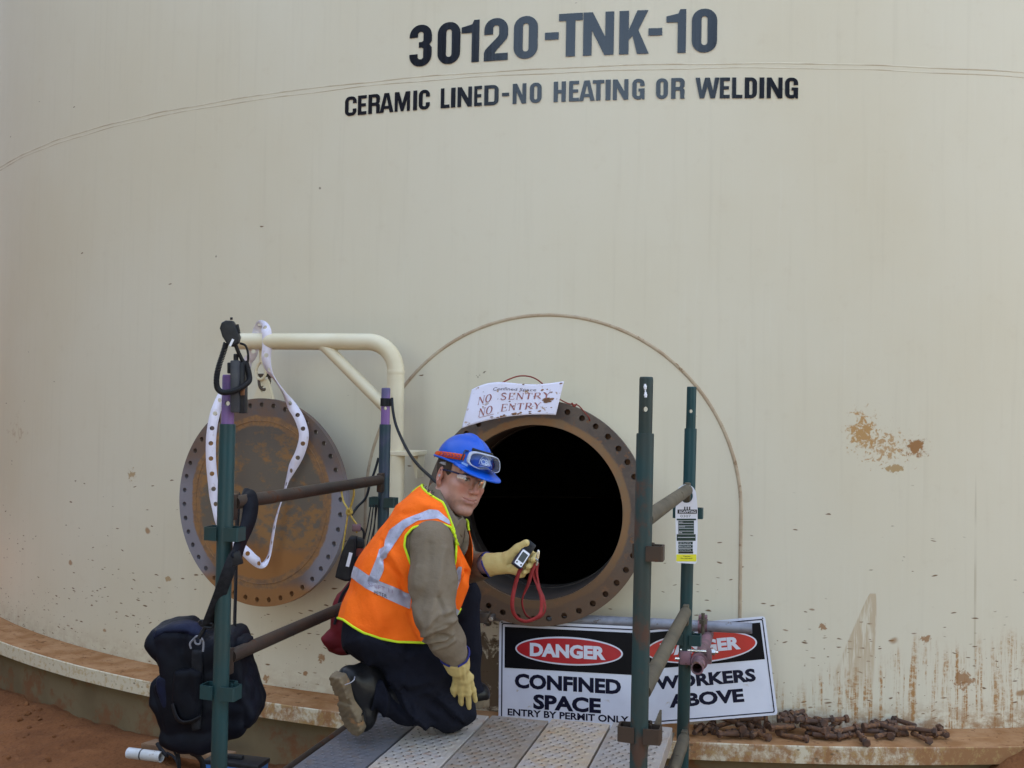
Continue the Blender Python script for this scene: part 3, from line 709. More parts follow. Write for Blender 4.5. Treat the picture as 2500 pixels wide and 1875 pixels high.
p_fl = make_post(FL, 915, 1035, M_GREEN, M_PURPLE, 985)
p_bl = make_post(BL, 947, 1036, M_PURPLE2, M_PURPLE, 997)
p_fr = make_post(FRp, 920, 1058, M_GREEN_RUSTY, M_GREEN_RUSTY, 999, lean=.006)
p_br = make_post(BR, 944, 1046, M_GREEN, M_GREEN, 1004, lean=.012)
for o, lab in ((p_fl, 'green post with a purple top holding the radio'), (p_bl, 'dull purple green post with a black strap'), (p_fr, 'rust worn green post with a white paint run'), (p_br, 'green post carrying the white tag')): o['label'] = lab
for (o, p, ys, m) in ((p_fl, FL, (1302, 1688), M_GREEN), (p_fr, FRp, (1348, 1790), M_BROWN), (p_bl, BL, (1226, 1480), M_GREEN), (p_br, BR, (1252, 1560), M_GREEN)):
    for k, y in enumerate(ys):
        vbracket(o, p, zpx(p, y), m, ((E1, E2) if o is p_fr else (E1, -E1)) if k == 0 else (E1, -E1, E2), o)
# ledgers along the two sides, at hand rail and knee rail height
ZR, ZK = 1.435, .965
def ledger(a, b_, z, m, name='ledger', r=.0212, dz=0):
    d = unit(b_-a); p0 = at_z(a, z)+d*.030; p1 = at_z(b_, z+dz)-d*.030; bb = MB()
    bb.tube([p0+d*.02, p0+d*.03, p1-d*.03, p1-d*.02], [r*.97, r, r, r*.97], 24)
    for q, e in ((p0, 1), (p1, -1)):                                      # wedge end: a flattened hook dropping into the pocket
        bb.box(q+d*e*.004-EZ*.012, (d, np.cross(d, EZ), EZ), (.024, .011, .040), .004)
    return bb.build(name, m, sc_)
ledger(FL, BL, ZR, M_BROWN); ledger(FL, BL, ZK, M_BROWN)
ledger(FRp, BR, ZR+.004, M_OLIVE, r=.0225); ledger(FRp, BR, ZK, M_OLIVE, r=.0225)
DZ = 1.73-1.14                                                            # deck height
ledger(FRp, BR, DZ-.11, M_OLIVE, 'transom', r=.0225); ledger(FL, BL, DZ-.11, M_BROWN, 'transom')
ledger(BL, BR, DZ-.26, M_BROWN, 'transom'); ledger(FL, FRp, DZ-.10, M_BROWN, 'transom')
b = MB(); b.box((at_z(FRp, DZ-.03)+at_z(BR, DZ-.03))/2+E1*(-.075)+E2*.02, (E2, E1, EZ), (.50, .004, .045)); b.box((at_z(FRp, DZ-.07)+at_z(BR, DZ-.07))/2+E1*(-.05)+E2*.02, (E2, E1, EZ), (.50, .028, .004))
b.build('deck_angle', M_OLIVE, sc_, smooth=False)
# galvanised tube clamped across the back
tl, tr = P(1172, 1502, 4.765), P(1836, 1534, 4.46)
b = MB(); b.hollow(tl, tr, .0235, .0195, 28); b.build('cross_tube', M_GALV, sc_)
def coupler(c, d1, d2, m, name='coupler'):
    """swivel coupler: two hinged half collars with a bolt and nut each"""
    d1, d2 = unit(d1), unit(d2); n = unit(np.cross(d1, d2)); b = MB()
    b.hollow(c-n*.031-d1*.022, c-n*.031+d1*.022, .0320, .0238, 20); b.hollow(c+n*.031-d2*.022, c+n*.031+d2*.022, .0320, .0238, 20)
    b.cyl(c-n*.008, c+n*.008, .018); 
    for s_, dd in ((-1, d1), (1, d2)):
        o_ = np.cross(dd, n); q = c+n*.031*s_+o_*.040
        b.box(q, (o_, dd, n), (.010, .014, .020), .003)
    k = b.build(name, m, sc_); bb = MB()
    for s_, dd in ((-1, d1), (1, d2)):
        o_ = np.cross(dd, n); q = c+n*.031*s_+o_*.042
        bb.cyl(q-n*.045*s_, q+n*.040*s_, .0055, n=10); bb.cyl(q+n*.022*s_, q+n*.034*s_, .0115, n=6)
    bb.build('clamp_bolt', M_ZINC, k); return k
coupler(P(1186, 1503, 4.69), E1, EZ, M_STEELDARK)
cc = P(1716, 1560, 4.12)
b = MB(); tt_ = P(1716, 1528, 4.515); b.hollow(tt_-E1*.02, tt_+E1*.02, .0315, .024, 20); b.box(tt_+EZ*.038, (E1, E2, EZ), (.018, .022, .008), .003)
b.box(tt_-EZ*.045, (E1, E2, EZ), (.020, .016, .03), .004); k = b.build('coupler', M_PINK, sc_)
b = MB(); q = P(1716, 1530, 4.455); b.cyl(q-EZ*.055, q+EZ*.058, .0075, n=12); b.cyl(q+EZ*.012, q+EZ*.030, .017, n=6); b.build('clamp_bolt', M_OLIVE, k)
e0 = P(1702, 1632, 3.93); e1 = e0+E2*.64
b = MB(); b.hollow(e0, e1, .0240, .0185, 28); b.build('stub_tube', M_PINK, sc_)
mid = e0*.79+e1*.21; dd = unit(e1-e0); b = MB(); b.hollow(mid-dd*.024, mid+dd*.024, .0325, .0245, 24)
b.box(mid-E1*.055+EZ*.008, (E1, dd, EZ), (.022, .022, .026), .004); b.box(mid+E1*.036+EZ*.02, (E1, dd, EZ), (.010, .02, .028), .004)
k = b.build('coupler', M_PINK, sc_); b = MB(); b.cyl(mid+EZ*.036-E1*.075, mid+EZ*.036+E1*.07, .006, n=12); b.cyl(mid+EZ*.036+E1*.040, mid+EZ*.036+E1*.058, .013, n=6)
b.cyl(mid+EZ*.0-E1*.095, mid+EZ*.0-E1*.03, .006, n=12); b.build('clamp_bolt', M_ZINC, k)
# black strap and white paint mark on the posts
b = MB(); z_ = zpx(BL, 982); b.hollow(at_z(BL, z_-.017), at_z(BL, z_+.017), .0225, .019, 24); b.box(at_z(BL, z_)+E1*.024, (E1, E2, EZ), (.006, .012, .014), .002); b.build('black_strap', M_BLACK, p_bl)
zt = zpx(FRp, 938); b = MB()
for i in range(8):
    w = .0042+.0022*math.sin(i*1.3); z_ = zt-.0045*i; b.add(*sweep([at_z(FRp, z_)+np.array([-.002+.0003*i, -.0186, 0]), at_z(FRp, z_-.0048)+np.array([-.0017+.0003*i, -.0186, 0])], [w*.7, w*.75], 8))
b.build('paint_run', M_WHITE, p_fr)

# ------------------------------------------------------------------ steel planks
def plank_mat(name, c1, c2, c3, hi):
    g = N(name); v = g.obj(); n1 = g.noise(g.scale(v, (1, 1, 1), (1, 2, 3)), 4, 6, .7); n2 = g.noise(v, 16, 6, .72); n3 = g.noise(g.scale(v, (8, 1, 1)), 9, 4, .6)
    col = g.mix(g.ss(n1, .38, .64), c1, c2); col = g.mix(g.math('MULTIPLY', g.ss(n2, .52, .70), hi), col, c3)
    col = g.mix(g.math('MULTIPLY', g.ss(n3, .55, .75), .35), col, (.10, .08, .07))
    return g.fin(col, g.math('MULTIPLY_ADD', n1, .3, .30), .12, g.bump(n2, .2, .002), .5)
PM = [plank_mat('dark_plank_steel', (.13, .13, .145), (.18, .16, .155), (.18, .115, .07), .6), plank_mat('pale_dusty_plank', (.50, .42, .33), (.45, .40, .37), (.36, .17, .085), .75),
      plank_mat('brown_grey_plank', (.30, .23, .165), (.32, .28, .25), (.25, .12, .055), .7), plank_mat('ochre_dusty_plank', (.46, .35, .235), (.41, .36, .33), (.40, .20, .08), .7),
      plank_mat('grey_plank', (.36, .30, .25), (.34, .31, .29), (.30, .17, .09), .6)]
M_GLINT = pm('bump_glint_steel', (.34, .34, .37), None, rough=.3, metal=.6); M_PUNCH = pm('dark_punched_hole', (.045, .034, .026), (.09, .06, .04), 30, .4, .6, .9)  # bright steel paints a highlight on the dark plank's bumps
g0 = P(888, 1875, 1.14*F/(1875-1004.6))                                   # first gap at the lower edge of the frame
far_px = [(890, 1752), (1050, 1752), (1199, 1748), (1340, 1756), (1483, 1766)]
PLAB = ['dark grey steel scaffold plank under the worn boot', 'pale dusty steel scaffold plank beside the dark grey one', 'brown grey steel scaffold plank reaching under the worker knee',
        'ochre dusty steel scaffold plank in front of the confined space sign', 'grey steel scaffold plank against the rust worn front post']
for i in range(5):
    c0 = g0 + E1*(.2256*(i-1)) + E1*.1128; c0 = at_z(c0, DZ)
    # far end: level with the point seen in the photograph
    yf = {0: 3.96, 1: 3.94, 2: 3.895, 3: 3.865, 4: 3.835}[i]; Lf = (yf-c0[1])/E2[1]; Lb = -1.15
    o_ = c0 + E2*Lb; L = Lf-Lb; w = .1055
    b = MB(); nx, ny = 56, int(L/.0062)
    us = np.linspace(-w, w, nx+1); vs = np.linspace(0, L, ny+1); U, Vv = np.meshgrid(us, vs, indexing='ij')
    Zz = np.zeros_like(U); r_ = random.Random(i)
    bumps = []
    k = 0; v_ = .03
    while v_ < L-.02:
        for j in range(6):
            bumps.append((-.084+.033*j+(.0165 if k % 2 else 0), v_)); 
        v_ += .031; k += 1
    for bu, bv in bumps:
        if abs(bu) > w-.012: continue
        m = (abs(U-bu) < .012) & (abs(Vv-bv) < .03)
        q_ = ((U[m]-bu)/.0062)**2+((Vv[m]-bv)/.0068)**2; Zz[m] += .0062*np.exp(-q_)-.0052*np.exp(-q_*5)
    holes_ = [(bu, bv) for bu, bv in bumps if abs(bu) <= w-.012]
    Zz += .0022*vnoise(np.stack([U*6+i*7, Vv*2], -1), 3, i)
    top = np.stack([U, Vv, Zz], -1).reshape(-1, 3); I = np.arange(top.shape[0]).reshape(nx+1, ny+1)
    Fq = np.stack([I[:-1, :-1], I[1:, :-1], I[1:, 1:], I[:-1, 1:]], -1).reshape(-1, 4)
    b.add(top, Fq)
    hv_ = MB()                                                            # dark disc for each punched hole; on the dark plank a painted highlight
    for bu, bv in holes_:
        jx, jy = r_.uniform(-.001, .001), r_.uniform(-.001, .001); hv_.add([(bu+jx+.0034*math.cos(a_), bv+jy+.0042*math.sin(a_)-.002, .0052+.0022*float(vnoise(np.array([[bu*6+i*7, bv*2]]), 3, i)[0])) for a_ in np.linspace(0, 6.283, 8, endpoint=False)], [tuple(range(8))])
    nf0 = len(b.F); b.add(hv_.world(), hv_.F); nf1 = len(b.F)
    for s_ in (-1, 1):                                                    # rolled edges and returns
        b.add(*sweep([(s_*w, 0, -.003), (s_*w, L, -.003)], .0034, 8)); b.box((s_*(w+.002), L/2, -.028), ((1, 0, 0), (0, 1, 0), (0, 0, 1)), (.0012, L/2, .025))
    b.box((0, L+.0015, -.022), ((1, 0, 0), (0, 1, 0), (0, 0, 1)), (w-.004, .0015, .019))
    Mx = Matrix.Identity(4)
    for a_ in range(3): Mx[a_][0] = E1[a_]; Mx[a_][1] = E2[a_]; Mx[a_][2] = EZ[a_]; Mx[a_][3] = o_[a_]
    o = obj('scaffold_plank', b.world(), b.F, [PM[i], M_GLINT if i == 0 else M_PUNCH], None, smooth=True, auto=45); o.matrix_world = Mx
    mi = np.zeros(len(o.data.polygons), int); mi[nf0:nf1] = 1; o.data.polygons.foreach_set('material_index', mi)
    tag(o, PLAB[i], 'plank', 'steel scaffold planks of the deck')

# ------------------------------------------------------------------ davit arm and the hanging cover
wc_s, wc_t = wall_st(638, 1225); thc = wc_s/R; nC = np.array([math.sin(thc), -math.cos(thc), 0]); xC = np.array([math.cos(thc), math.sin(thc), 0])
COV_Y = 5.02; cov = P(638, 1225, COV_Y)
dv = thing('davit_arm', 'cream painted pipe davit arm bent over beside the manhole', 'davit', P(968, 1240, 4.78))
pz = P(968, 835, 4.80); pL = P(585, 833, 4.99); rB = .14; dL = unit(pL-pz); dL = unit(dL*[1, 1, 0]+np.array([0, 0, dL[2]]))
pts = [P(962, 1235, 4.80), at_z(pz, 1.2)]
corner = pz
pts = [at_z(P(962, 1245, 4.80), zpx(P(962, 1245, 4.80)*[1, 1, 0], 1245))]
va = corner-EZ*rB
arcp = [corner-EZ*rB + dL*0 + (dL*rB*(1-math.cos(a_)) + EZ*rB*math.sin(a_)) for a_ in np.linspace(0, math.pi/2, 12)]
b = MB(); b.tube(np.array([pts[0], pts[0]*.5+va*.5]+arcp+[pL]), .0395, 28); b.build('arm_pipe', M_DAVIT, dv)
b = MB(); b.tube([va-EZ*.012, va-EZ*.004, va+EZ*.004, va+EZ*.012], [.0395, .0408, .0408, .0395], 28); jj = arcp[-1]; b.build('pipe_weld', M_DAVIT, dv)
ba = P(790, 842, 4.885); bb_ = at_z(pz, 0); bz = P(955, 1008, 4.80)
b = MB(); b.tube([ba, ba*.96+bz*.04, bz], [.031, .028, .028], 22); b.build('brace_pipe', M_DAVIT, dv)
sp_ = P(988, 1106, 4.84); b = MB(); b.box(sp_+n0*(-.02), (x0, n0, EZ), (.072, .11, .010), .002)
b.add([sp_+x0*.03-EZ*.01, sp_+x0*.065-EZ*.01, sp_+x0*.062-EZ*.115, sp_+x0*.055-EZ*.115]+[sp_+x0*.03-EZ*.01-n0*.11, sp_+x0*.065-EZ*.01-n0*.11, sp_+x0*.062-EZ*.115-n0*.11, sp_+x0*.055-EZ*.115-n0*.11], [(0, 1, 2, 3), (7, 6, 5, 4), (0, 4, 5, 1), (1, 5, 6, 2), (2, 6, 7, 3), (3, 7, 4, 0)])
b.build('support_bracket', M_DAVIT, dv, smooth=False)
b = MB(); b.hollow(sp_*[1, 1, 0]+pts[0]*0+EZ*(sp_[2]-.14), sp_*[1, 1, 0]+EZ*(sp_[2]-.008), .001, .0005, 6) if False else None
lo = at_z(pts[0], pts[0][2]-.35); b = MB(); b.tube([lo, pts[0]+EZ*.0, at_z(pts[0], sp_[2]-.012)], .045, 26); b.build('pivot_sleeve', M_DAVIT, dv)
# eye bolt under the arm
ey = P(637, 905, COV_Y-.01); eu, ev = xC, EZ
ring = [ey + xC*.030*math.cos(t_)*(1-.30*max(0, math.sin(t_))) + EZ*.042*math.sin(t_) for t_ in np.linspace(0, 2*math.pi, 28, endpoint=False)]
b = MB(); b.tube(ring, .0075, 10, closed=True); b.cyl(ey+EZ*.040, P(637, 845, COV_Y-.02), .009, n=12); b.build('eye_bolt', M_DAVIT, dv)
CM = plate_M(cov, xC, EZ, nC)
cv = thing('manhole_cover', 'round rusty steel blind cover hanging from the cream davit arm', 'manhole cover', M=CM)
holes = [circ(.4683*math.cos(2*math.pi*(i+.5)/42), .4683*math.sin(2*math.pi*(i+.5)/42), .0125, 14) for i in range(42)]
KC = 1.0
V, Fc = curve_fill([circ(0, 0, .500, 160)]+holes, .030)
obj('cover_plate', V*KC, Fc, M_COVER, cv, world=False, smooth=False)
b = MB(); b.tube([(.392*math.cos(a_), .392*math.sin(a_), .0155) for a_ in np.linspace(0, 2*math.pi, 96, endpoint=False)], .0022, 6, closed=True); obj('gasket_step', b.world(), b.F, M_COVER, cv, world=False)
lug = [(-.062, .488), (.062, .488), (.024, .592), (-.018, .592)]
V, Fc = curve_fill([lug, circ(0, .545, .017, 16)], .016); obj('lifting_lug', V, Fc, M_DAVIT, cv, world=False, smooth=False)
b = MB(); sk = [(-.022, .612), (-.024, .585), (-.016, .555), (0, .542), (.016, .555), (.024, .585), (.022, .612)]
b.tube(smooth_path([(x_, y_, .0+.012*math.sin(i_)) for i_, (x_, y_) in enumerate(sk)], 4), .007, 10); b.cyl((-.038, .612, 0), (.038, .612, 0), .008, n=12); b.cyl((.030, .612, 0), (.042, .612, 0), .013, n=6)
obj('shackle', b.world(), b.F, M_STEELDARK, cv, world=False)

# ------------------------------------------------------------------ white perforated gasket hung over the davit
def gasket_mat():
    g = N('white_gasket'); uv = g.uv(); s, t, _ = g.sep(uv)
    fx = g.math('SUBTRACT', g.math('FRACT', g.math('DIVIDE', s, .0705)), .5); a = g.math('MULTIPLY', fx, .0705); c = g.math('MULTIPLY_ADD', t, .045, -.0225)
    d = g.math('SQRT', g.math('ADD', g.math('MULTIPLY', a, a), g.math('MULTIPLY', c, c)))
    n = g.noise(g.scale(uv, (20, 2, 1)), 1, 5, .7)
    col = g.mix(g.ss(n, .55, .72), (.66, .60, .66), (.52, .44, .44)); col = g.mix(g.ss(g.noise(g.scale(uv, (30, 3, 1), (3, 1, 0)), 1, 5, .7), .68, .73), col, (.25, .12, .05))
    g.fin(col, .55); tr = g.n('ShaderNodeBsdfTransparent'); mx = g.n('ShaderNodeMixShader')
    g.t.links.new(g.math('LESS_THAN', d, .0105), mx.inputs[0]); g.t.links.new(g.b.outputs[0], mx.inputs[1]); g.t.links.new(tr.outputs[0], mx.inputs[2]); g.t.links.new(mx.outputs[0], g.out.inputs[0])
    return g.m
M_GASK = gasket_mat()
def ribbon(path, wfull, m, name, parent=None, n=8, loc=None, two=None, thick=.0012):
    """path: (px, py, Y, apparent width in px); the rest of the strip's width turns away in depth"""
    path = np.array(path, float); ctr = smooth_path([P(*q[:3]) for q in path], n); wd = smooth_path(np.stack([path[:, 3]]*3, -1), n)[:, 0]
    V = []; L = 0; st = []
    T = np.gradient(ctr, axis=0); prev = None
    for i, c in enumerate(ctr):
        depth = (c-CAM)@AF; t = unit(T[i]); view = unit(c-CAM); side = unit(np.cross(view, t))
        if prev is not None and side@prev < 0: side = -side
        prev = side
        k = np.clip(abs(wd[i])/F*depth/wfull, .0, 1); dep = unit(np.cross(t, side))
        w = (side*k*(1 if wd[i] >= 0 else -1) + dep*math.sqrt(1-k*k))*wfull/2
        if i: L += np.linalg.norm(c-ctr[i-1])
        V += [c-w, c+w]; st += [(L, 0), (L, 1)]
    m_ = len(ctr); V = np.array(V); Fc = [(2*i, 2*i+1, 2*i+3, 2*i+2) for i in range(m_-1)]
    o = obj(name, V, Fc, m, parent, loc=loc if loc is not None else (None if parent else base_of(V))); set_uv(o, np.array(st))
    md = o.modifiers.new('thickness', 'SOLIDIFY'); md.thickness = thick; md.offset = 0
    return o
GY = 4.82
gk = ribbon([(600, 905, 5.03, 22), (606, 880, 5.03, 22), (617, 864, 5.02, 24), (627, 815, 5.02, 25), (636, 792, 4.99, 18), (650, 806, 4.93, 25), (652, 845, 4.925, 26), (650, 875, 4.925, 22), (657, 903, 4.93, 14), (673, 929, 4.92, 4), (693, 960, 4.88, 8), (712, 990, 4.86, 22), (731, 1022, 4.84, 28), (742, 1062, 4.83, 32), (733, 1104, 4.83, 29), (714, 1142, 4.84, 20), (702, 1172, 4.86, 8), (690, 1215, 4.86, 3), (680, 1245, 4.86, 3), (671, 1280, 4.86, 5), (664, 1320, 4.86, 6), (657, 1356, 4.86, 7), (642, 1378, 4.83, 15), (622, 1368, 4.80, 26), (598, 1345, 4.80, 30), (570, 1322, 4.80, 30), (545, 1290, 4.80, 28), (528, 1240, 4.80, 20), (520, 1180, 4.80, 28), (515, 1120, 4.80, 32), (516, 1062, 4.81, 31), (525, 1010, 4.83, 24), (545, 960, 4.88, 20), (575, 925, 4.94, 20), (597, 905, 5.0, 20)], .045, M_GASK, 'gasket', thick=.002)
tag(gk, 'white perforated gasket strip hung over the davit arm in front of the cover', 'gasket')

# ------------------------------------------------------------------ signs
M_SIGNW = pm('white_sign_enamel', (.70, .71, .78), (.64, .65, .72), 5, .4, .7, .35, 0, 0, None, .0, (.50, .43, .36), 20, .64, .10)
M_SIGNK = pm('black_sign_enamel', (.004, .004, .006), (.007, .007, .009), 6, .4, .7, .4, spec=.12)
M_SIGNN = pm('navy_sign_enamel', (.004, .005, .022), None, rough=.4, spec=.2)
M_SIGNR = pm('red_sign_enamel', (.46, .010, .018), (.40, .010, .017), 8, .4, .7, .33)
M_SIGNR2 = pm('bright_red_sign_enamel', (.53, .018, .012), (.47, .016, .012), 8, .4, .7, .33)
def sign_board(label, TL, TR, BL_, mm, layers, name='danger_sign'):
    """mm = size; layers = (part name, loops or V/F in mm from the upper left, material, lift)"""
    x = unit(TR-TL); d = TL-BL_; n = unit(np.cross(x, d)); n = n if n@(CAM-TL) > 0 else -n; y = unit(np.cross(n, x)); 
    Wm, Hm = mm; kx = np.linalg.norm(TR-TL)/Wm; ky = np.linalg.norm(TL-BL_)/Hm
    Mx = plate_M(BL_*.5+(BL_+TR-TL)*.5, x, y, n)
    t = thing(name, label, 'sign', M=Mx)
    for pn, geo, m, lift in layers:
        if isinstance(geo, list): V, Fc = curve_fill([[(a_*kx, (Hm-b_)*ky) for a_, b_ in L] for L in geo], .0008)
        else: V, Fc = geo; V = V.copy(); V[:, 0] *= kx; V[:, 1] = (Hm-V[:, 1])*ky; Fc = [f[::-1] for f in Fc]
        V[:, 0] -= Wm*kx/2; V[:, 2] += lift*.0012
        obj(pn, V, Fc, m, t, world=False, smooth=False)
    return t
def words(s, x0_, y0_, x1_, y1_, off=.022): 
    V, Fc = text_fill(s, off); return fit(V, x0_, y1_, x1_, y0_), Fc
def danger_layers(Wm, Hm, pan, ell, dang, lines, red, doff=.05, frame=True):
    L = [('board', [rrect(0, 0, Wm, Hm, 14)], M_SIGNW, 0), ('border_line', [rrect(11, 11, Wm-11, Hm-11, 9), rrect(16, 16, Wm-16, Hm-16, 6)], M_SIGNN, 1),
         ('black_panel', [[(pan[0], pan[1]), (pan[2], pan[1]), (pan[2], pan[3]), (pan[0], pan[3])]], M_SIGNK, 1),
         ('white_oval', [circ(ell[0], ell[1], ell[2], 64, ell[3])], M_SIGNW, 2), ('red_oval', [circ(ell[0], ell[1], ell[2]-7, 64, ell[3]-7)], red, 3),
         ('danger_word', words('DANGER', *dang, doff), M_SIGNW, 4)]
    for nm, s, bx, of in lines: L.append((nm, words(s, *bx, of), M_SIGNN, 1))
    L.append(('fixing_hole', [circ(12, 9, 3.2, 10)], M_SIGNK, 2)); L.append(('fixing_hole', [circ(Wm-12, 9, 3.2, 10)], M_SIGNK, 2))
    return L
TL, BLc = P(1219, 1514, 4.705), P(1217, 1770, 4.69); TR = P(1561, 1530, 4.56)
sign_board('black and white danger confined space sign half under the manhole flange', TL, TR, BLc, (600, 450),
           danger_layers(600, 450, (25, 27, 575, 203), (302, 117, 230, 60), (136, 89, 460, 147),
                         [('notice_words', 'CONFINED', (70, 224, 524, 288), .045), ('notice_words', 'SPACE', (151, 308, 440, 372), .045), ('permit_words', 'ENTRY BY PERMIT ONLY', (40, 376, 556, 406), .03)], M_SIGNR))
TL, TR, BRc = P(1560, 1533, 4.67), P(1886, 1503, 4.60), P(1899, 1745, 4.575); BLc = BRc-(TR-TL)
sign_board('black and white danger workers above sign at the right behind the tubes', TL, TR, BLc, (600, 450),
           danger_layers(600, 450, (25, 27, 575, 195), (300, 114, 250, 72), (118, 80, 476, 140),
                         [('notice_words', 'WORKERS', (76, 232, 525, 292), .045), ('notice_words', 'ABOVE', (128, 318, 462, 380), .045)], M_SIGNR2))
# paper notice tied over the flange: bent sheet, serif capitals
M_PAPER = pm('mud_spotted_paper_sign', (.66, .62, .70), (.60, .55, .60), 7, .4, .7, .6, 0, 0, None, 0, (.34, .20, .10), 26, .60, .05)
M_SERIF = pm('dull_red_letters', (.23, .05, .04), (.34, .14, .12), 30, .4, .65, .6)
M_SERIFK = pm('grey_letters', (.10, .07, .09), (.22, .18, .2), 30, .45, .7, .6)
M_MUD = pm('dried_mud', (.22, .10, .045), (.14, .065, .03), 40, .4, .6, .9)
pcs = {'tl': P(1152, 951, 4.52), 'tm': P(1250, 935, 4.50), 'tr': P(1377, 931, 4.50), 'bl': P(1127, 1046, 4.475), 'bm': P(1235, 1018, 4.47), 'br': P(1357, 1013, 4.47)}
def sheet(u, v):                                                          # u 0..1 across, v 0..1 down
    u = np.asarray(u, float)[..., None]; v = np.asarray(v, float)[..., None]
    def q(a_, m_, b_): c_ = m_*2-(a_+b_)/2; return a_*(1-u)**2+c_*2*u*(1-u)+b_*u*u
    t_ = q(pcs['tl'], pcs['tm'], pcs['tr']); bt = q(pcs['bl'], pcs['bm'], pcs['br'])
    return t_*(1-v)+bt*v + (AU*.012*np.sin(u*math.pi*2)*(1-v))
nrm_s = unit(np.cross(pcs['tr']-pcs['tl'], pcs['bl']-pcs['tl'])); nrm_s = nrm_s if nrm_s@(CAM-pcs['tl']) > 0 else -nrm_s
U, Vv = np.meshgrid(np.linspace(0, 1, 41), np.linspace(0, 1, 21), indexing='ij'); V = sheet(U, Vv).reshape(-1, 3); I = np.arange(41*21).reshape(41, 21)
Fq = np.stack([I[:-1, :-1], I[1:, :-1], I[1:, 1:], I[:-1, 1:]], -1).reshape(-1, 4)
pt = thing('paper_notice', 'white mud spotted no entry notice tied over the top of the manhole', 'notice', P(1242, 1030, 4.47))
o = obj('sheet', V, Fq, M_PAPER, pt); md = o.modifiers.new('thickness', 'SOLIDIFY'); md.thickness = .003; md.offset = 0
def serif_text(s, u0, u1, v0, v1, m, nm, stroke=1.0, slant=0):
    """thick and thin strokes with slab serifs, laid on the bent sheet"""
    G = {'N': [((.12, 0), (.12, 1), .6), ((.12, 1), (.88, 0), 1.5), ((.88, 0), (.88, 1), .6)], 'O': 'O', 'S': 'S', 'E': [((.2, 0), (.2, 1), 1.5), ((.2, 1), (.85, 1), .6), ((.2, .5), (.65, .5), .6), ((.2, 0), (.88, 0), .6), ((.85, 1), (.85, .78), .5), ((.88, 0), (.88, .24), .5), ((.65, .4), (.65, .62), .5)],
         'T': [((.5, 0), (.5, 1), 1.5), ((.08, 1), (.92, 1), .6), ((.08, 1), (.08, .76), .5), ((.92, 1), (.92, .76), .5)], 'R': [((.18, 0), (.18, 1), 1.5), ((.18, 1), (.6, 1), .6), ((.6, 1), (.78, .88), 1.0), ((.78, .88), (.78, .62), 1.3), ((.78, .62), (.6, .5), 1.0), ((.6, .5), (.18, .5), .6), ((.45, .5), (.92, 0), 1.4)],
         'Y': [((.5, 0), (.5, .48), 1.5), ((.5, .48), (.12, 1), 1.5), ((.5, .48), (.88, 1), .7)]}
    ser = {'N': [(.12, 0), (.12, 1), (.88, 1)], 'T': [(.5, 0)], 'R': [(.18, 0), (.18, 1), (.92, 0)], 'Y': [(.5, 0), (.12, 1), (.88, 1)], 'E': [(.2, 0), (.2, 1)]}
    n = len(s); cw = (u1-u0)/n; quads = []
    for i, ch in enumerate(s):
        if ch == ' ': continue
        segs = G[ch]
        if segs == 'O': segs = [((.5+.40*math.cos(a_), .5+.52*math.sin(a_)), (.5+.40*math.cos(a_+.4), .5+.52*math.sin(a_+.4)), .6+.9*abs(math.cos(a_+.2))) for a_ in np.arange(0, 6.28, .3927)]
        if segs == 'S':
            pth = [(.82, .78), (.7, .97), (.45, 1.02), (.2, .9), (.2, .68), (.45, .54), (.72, .42), (.85, .24), (.72, .02), (.42, -.04), (.2, .06), (.14, .26)]
            segs = [(pth[k], pth[k+1], .7+.8*(1-abs(k-5)/6)) for k in range(len(pth)-1)]
        segs = segs+[((x_-.13, y_), (x_+.13, y_), .5) for x_, y_ in ser.get(ch, [])]
        for k, (a_, b_, w_) in enumerate(segs):
            a_, b_ = np.array(a_)*[.86, 1], np.array(b_)*[.86, 1]; d = b_-a_; d = d/max(np.hypot(*(d*[cw, v1-v0])), 1e-9); 
            asp = abs((v1-v0)/cw)*.5; nn = unit([-(b_-a_)[1]*asp, (b_-a_)[0]/1.0, 0])[:2]*np.array([.055, .055/asp])*w_*stroke
            quads.append(([a_-nn, b_-nn, b_+nn, a_+nn], i, k))
    b = MB()
    for q, i, k in quads:
        q = np.array(q); uu = u0+(i+q[:, 0])*cw; vv = v1-(v1-v0)*q[:, 1]+slant*(uu-u0)
        b.add(sheet(uu, vv)+nrm_s*(.0030+.00012*k), [(0, 1, 2, 3)])
    return b.build(nm, m, pt, smooth=False)
serif_text('NO', .14, .313, .32, .51, M_SERIF, 'notice_word', 1.0, -.05); serif_text('SENTRY', .40, .92, .305, .495, M_SERIF, 'notice_word', 1.0, -.03)
serif_text('NO', .18, .348, .64, .84, M_SERIF, 'notice_word', 1.0, -.04); serif_text('ENTRY', .43, .85, .625, .825, M_SERIF, 'notice_word', 1.0, -.03)
V, Fc = text_fill('Confined Space', .004); V = fit(V, 0, 0, 1, 1); uu = .30+V[:, 0]*.46; vv = .255-V[:, 1]*.115
obj('notice_heading', sheet(uu, vv)+nrm_s*.003, Fc, M_SERIFK, pt, smooth=False)
b = MB(); b.add(sheet(np.array([.19, .36, .36, .19]), np.array([.865, .86, .872, .877]))+nrm_s*.003, [(0, 1, 2, 3)]); b.build('underline', M_SERIF, pt, smooth=False)
rm = random.Random(4); b = MB()
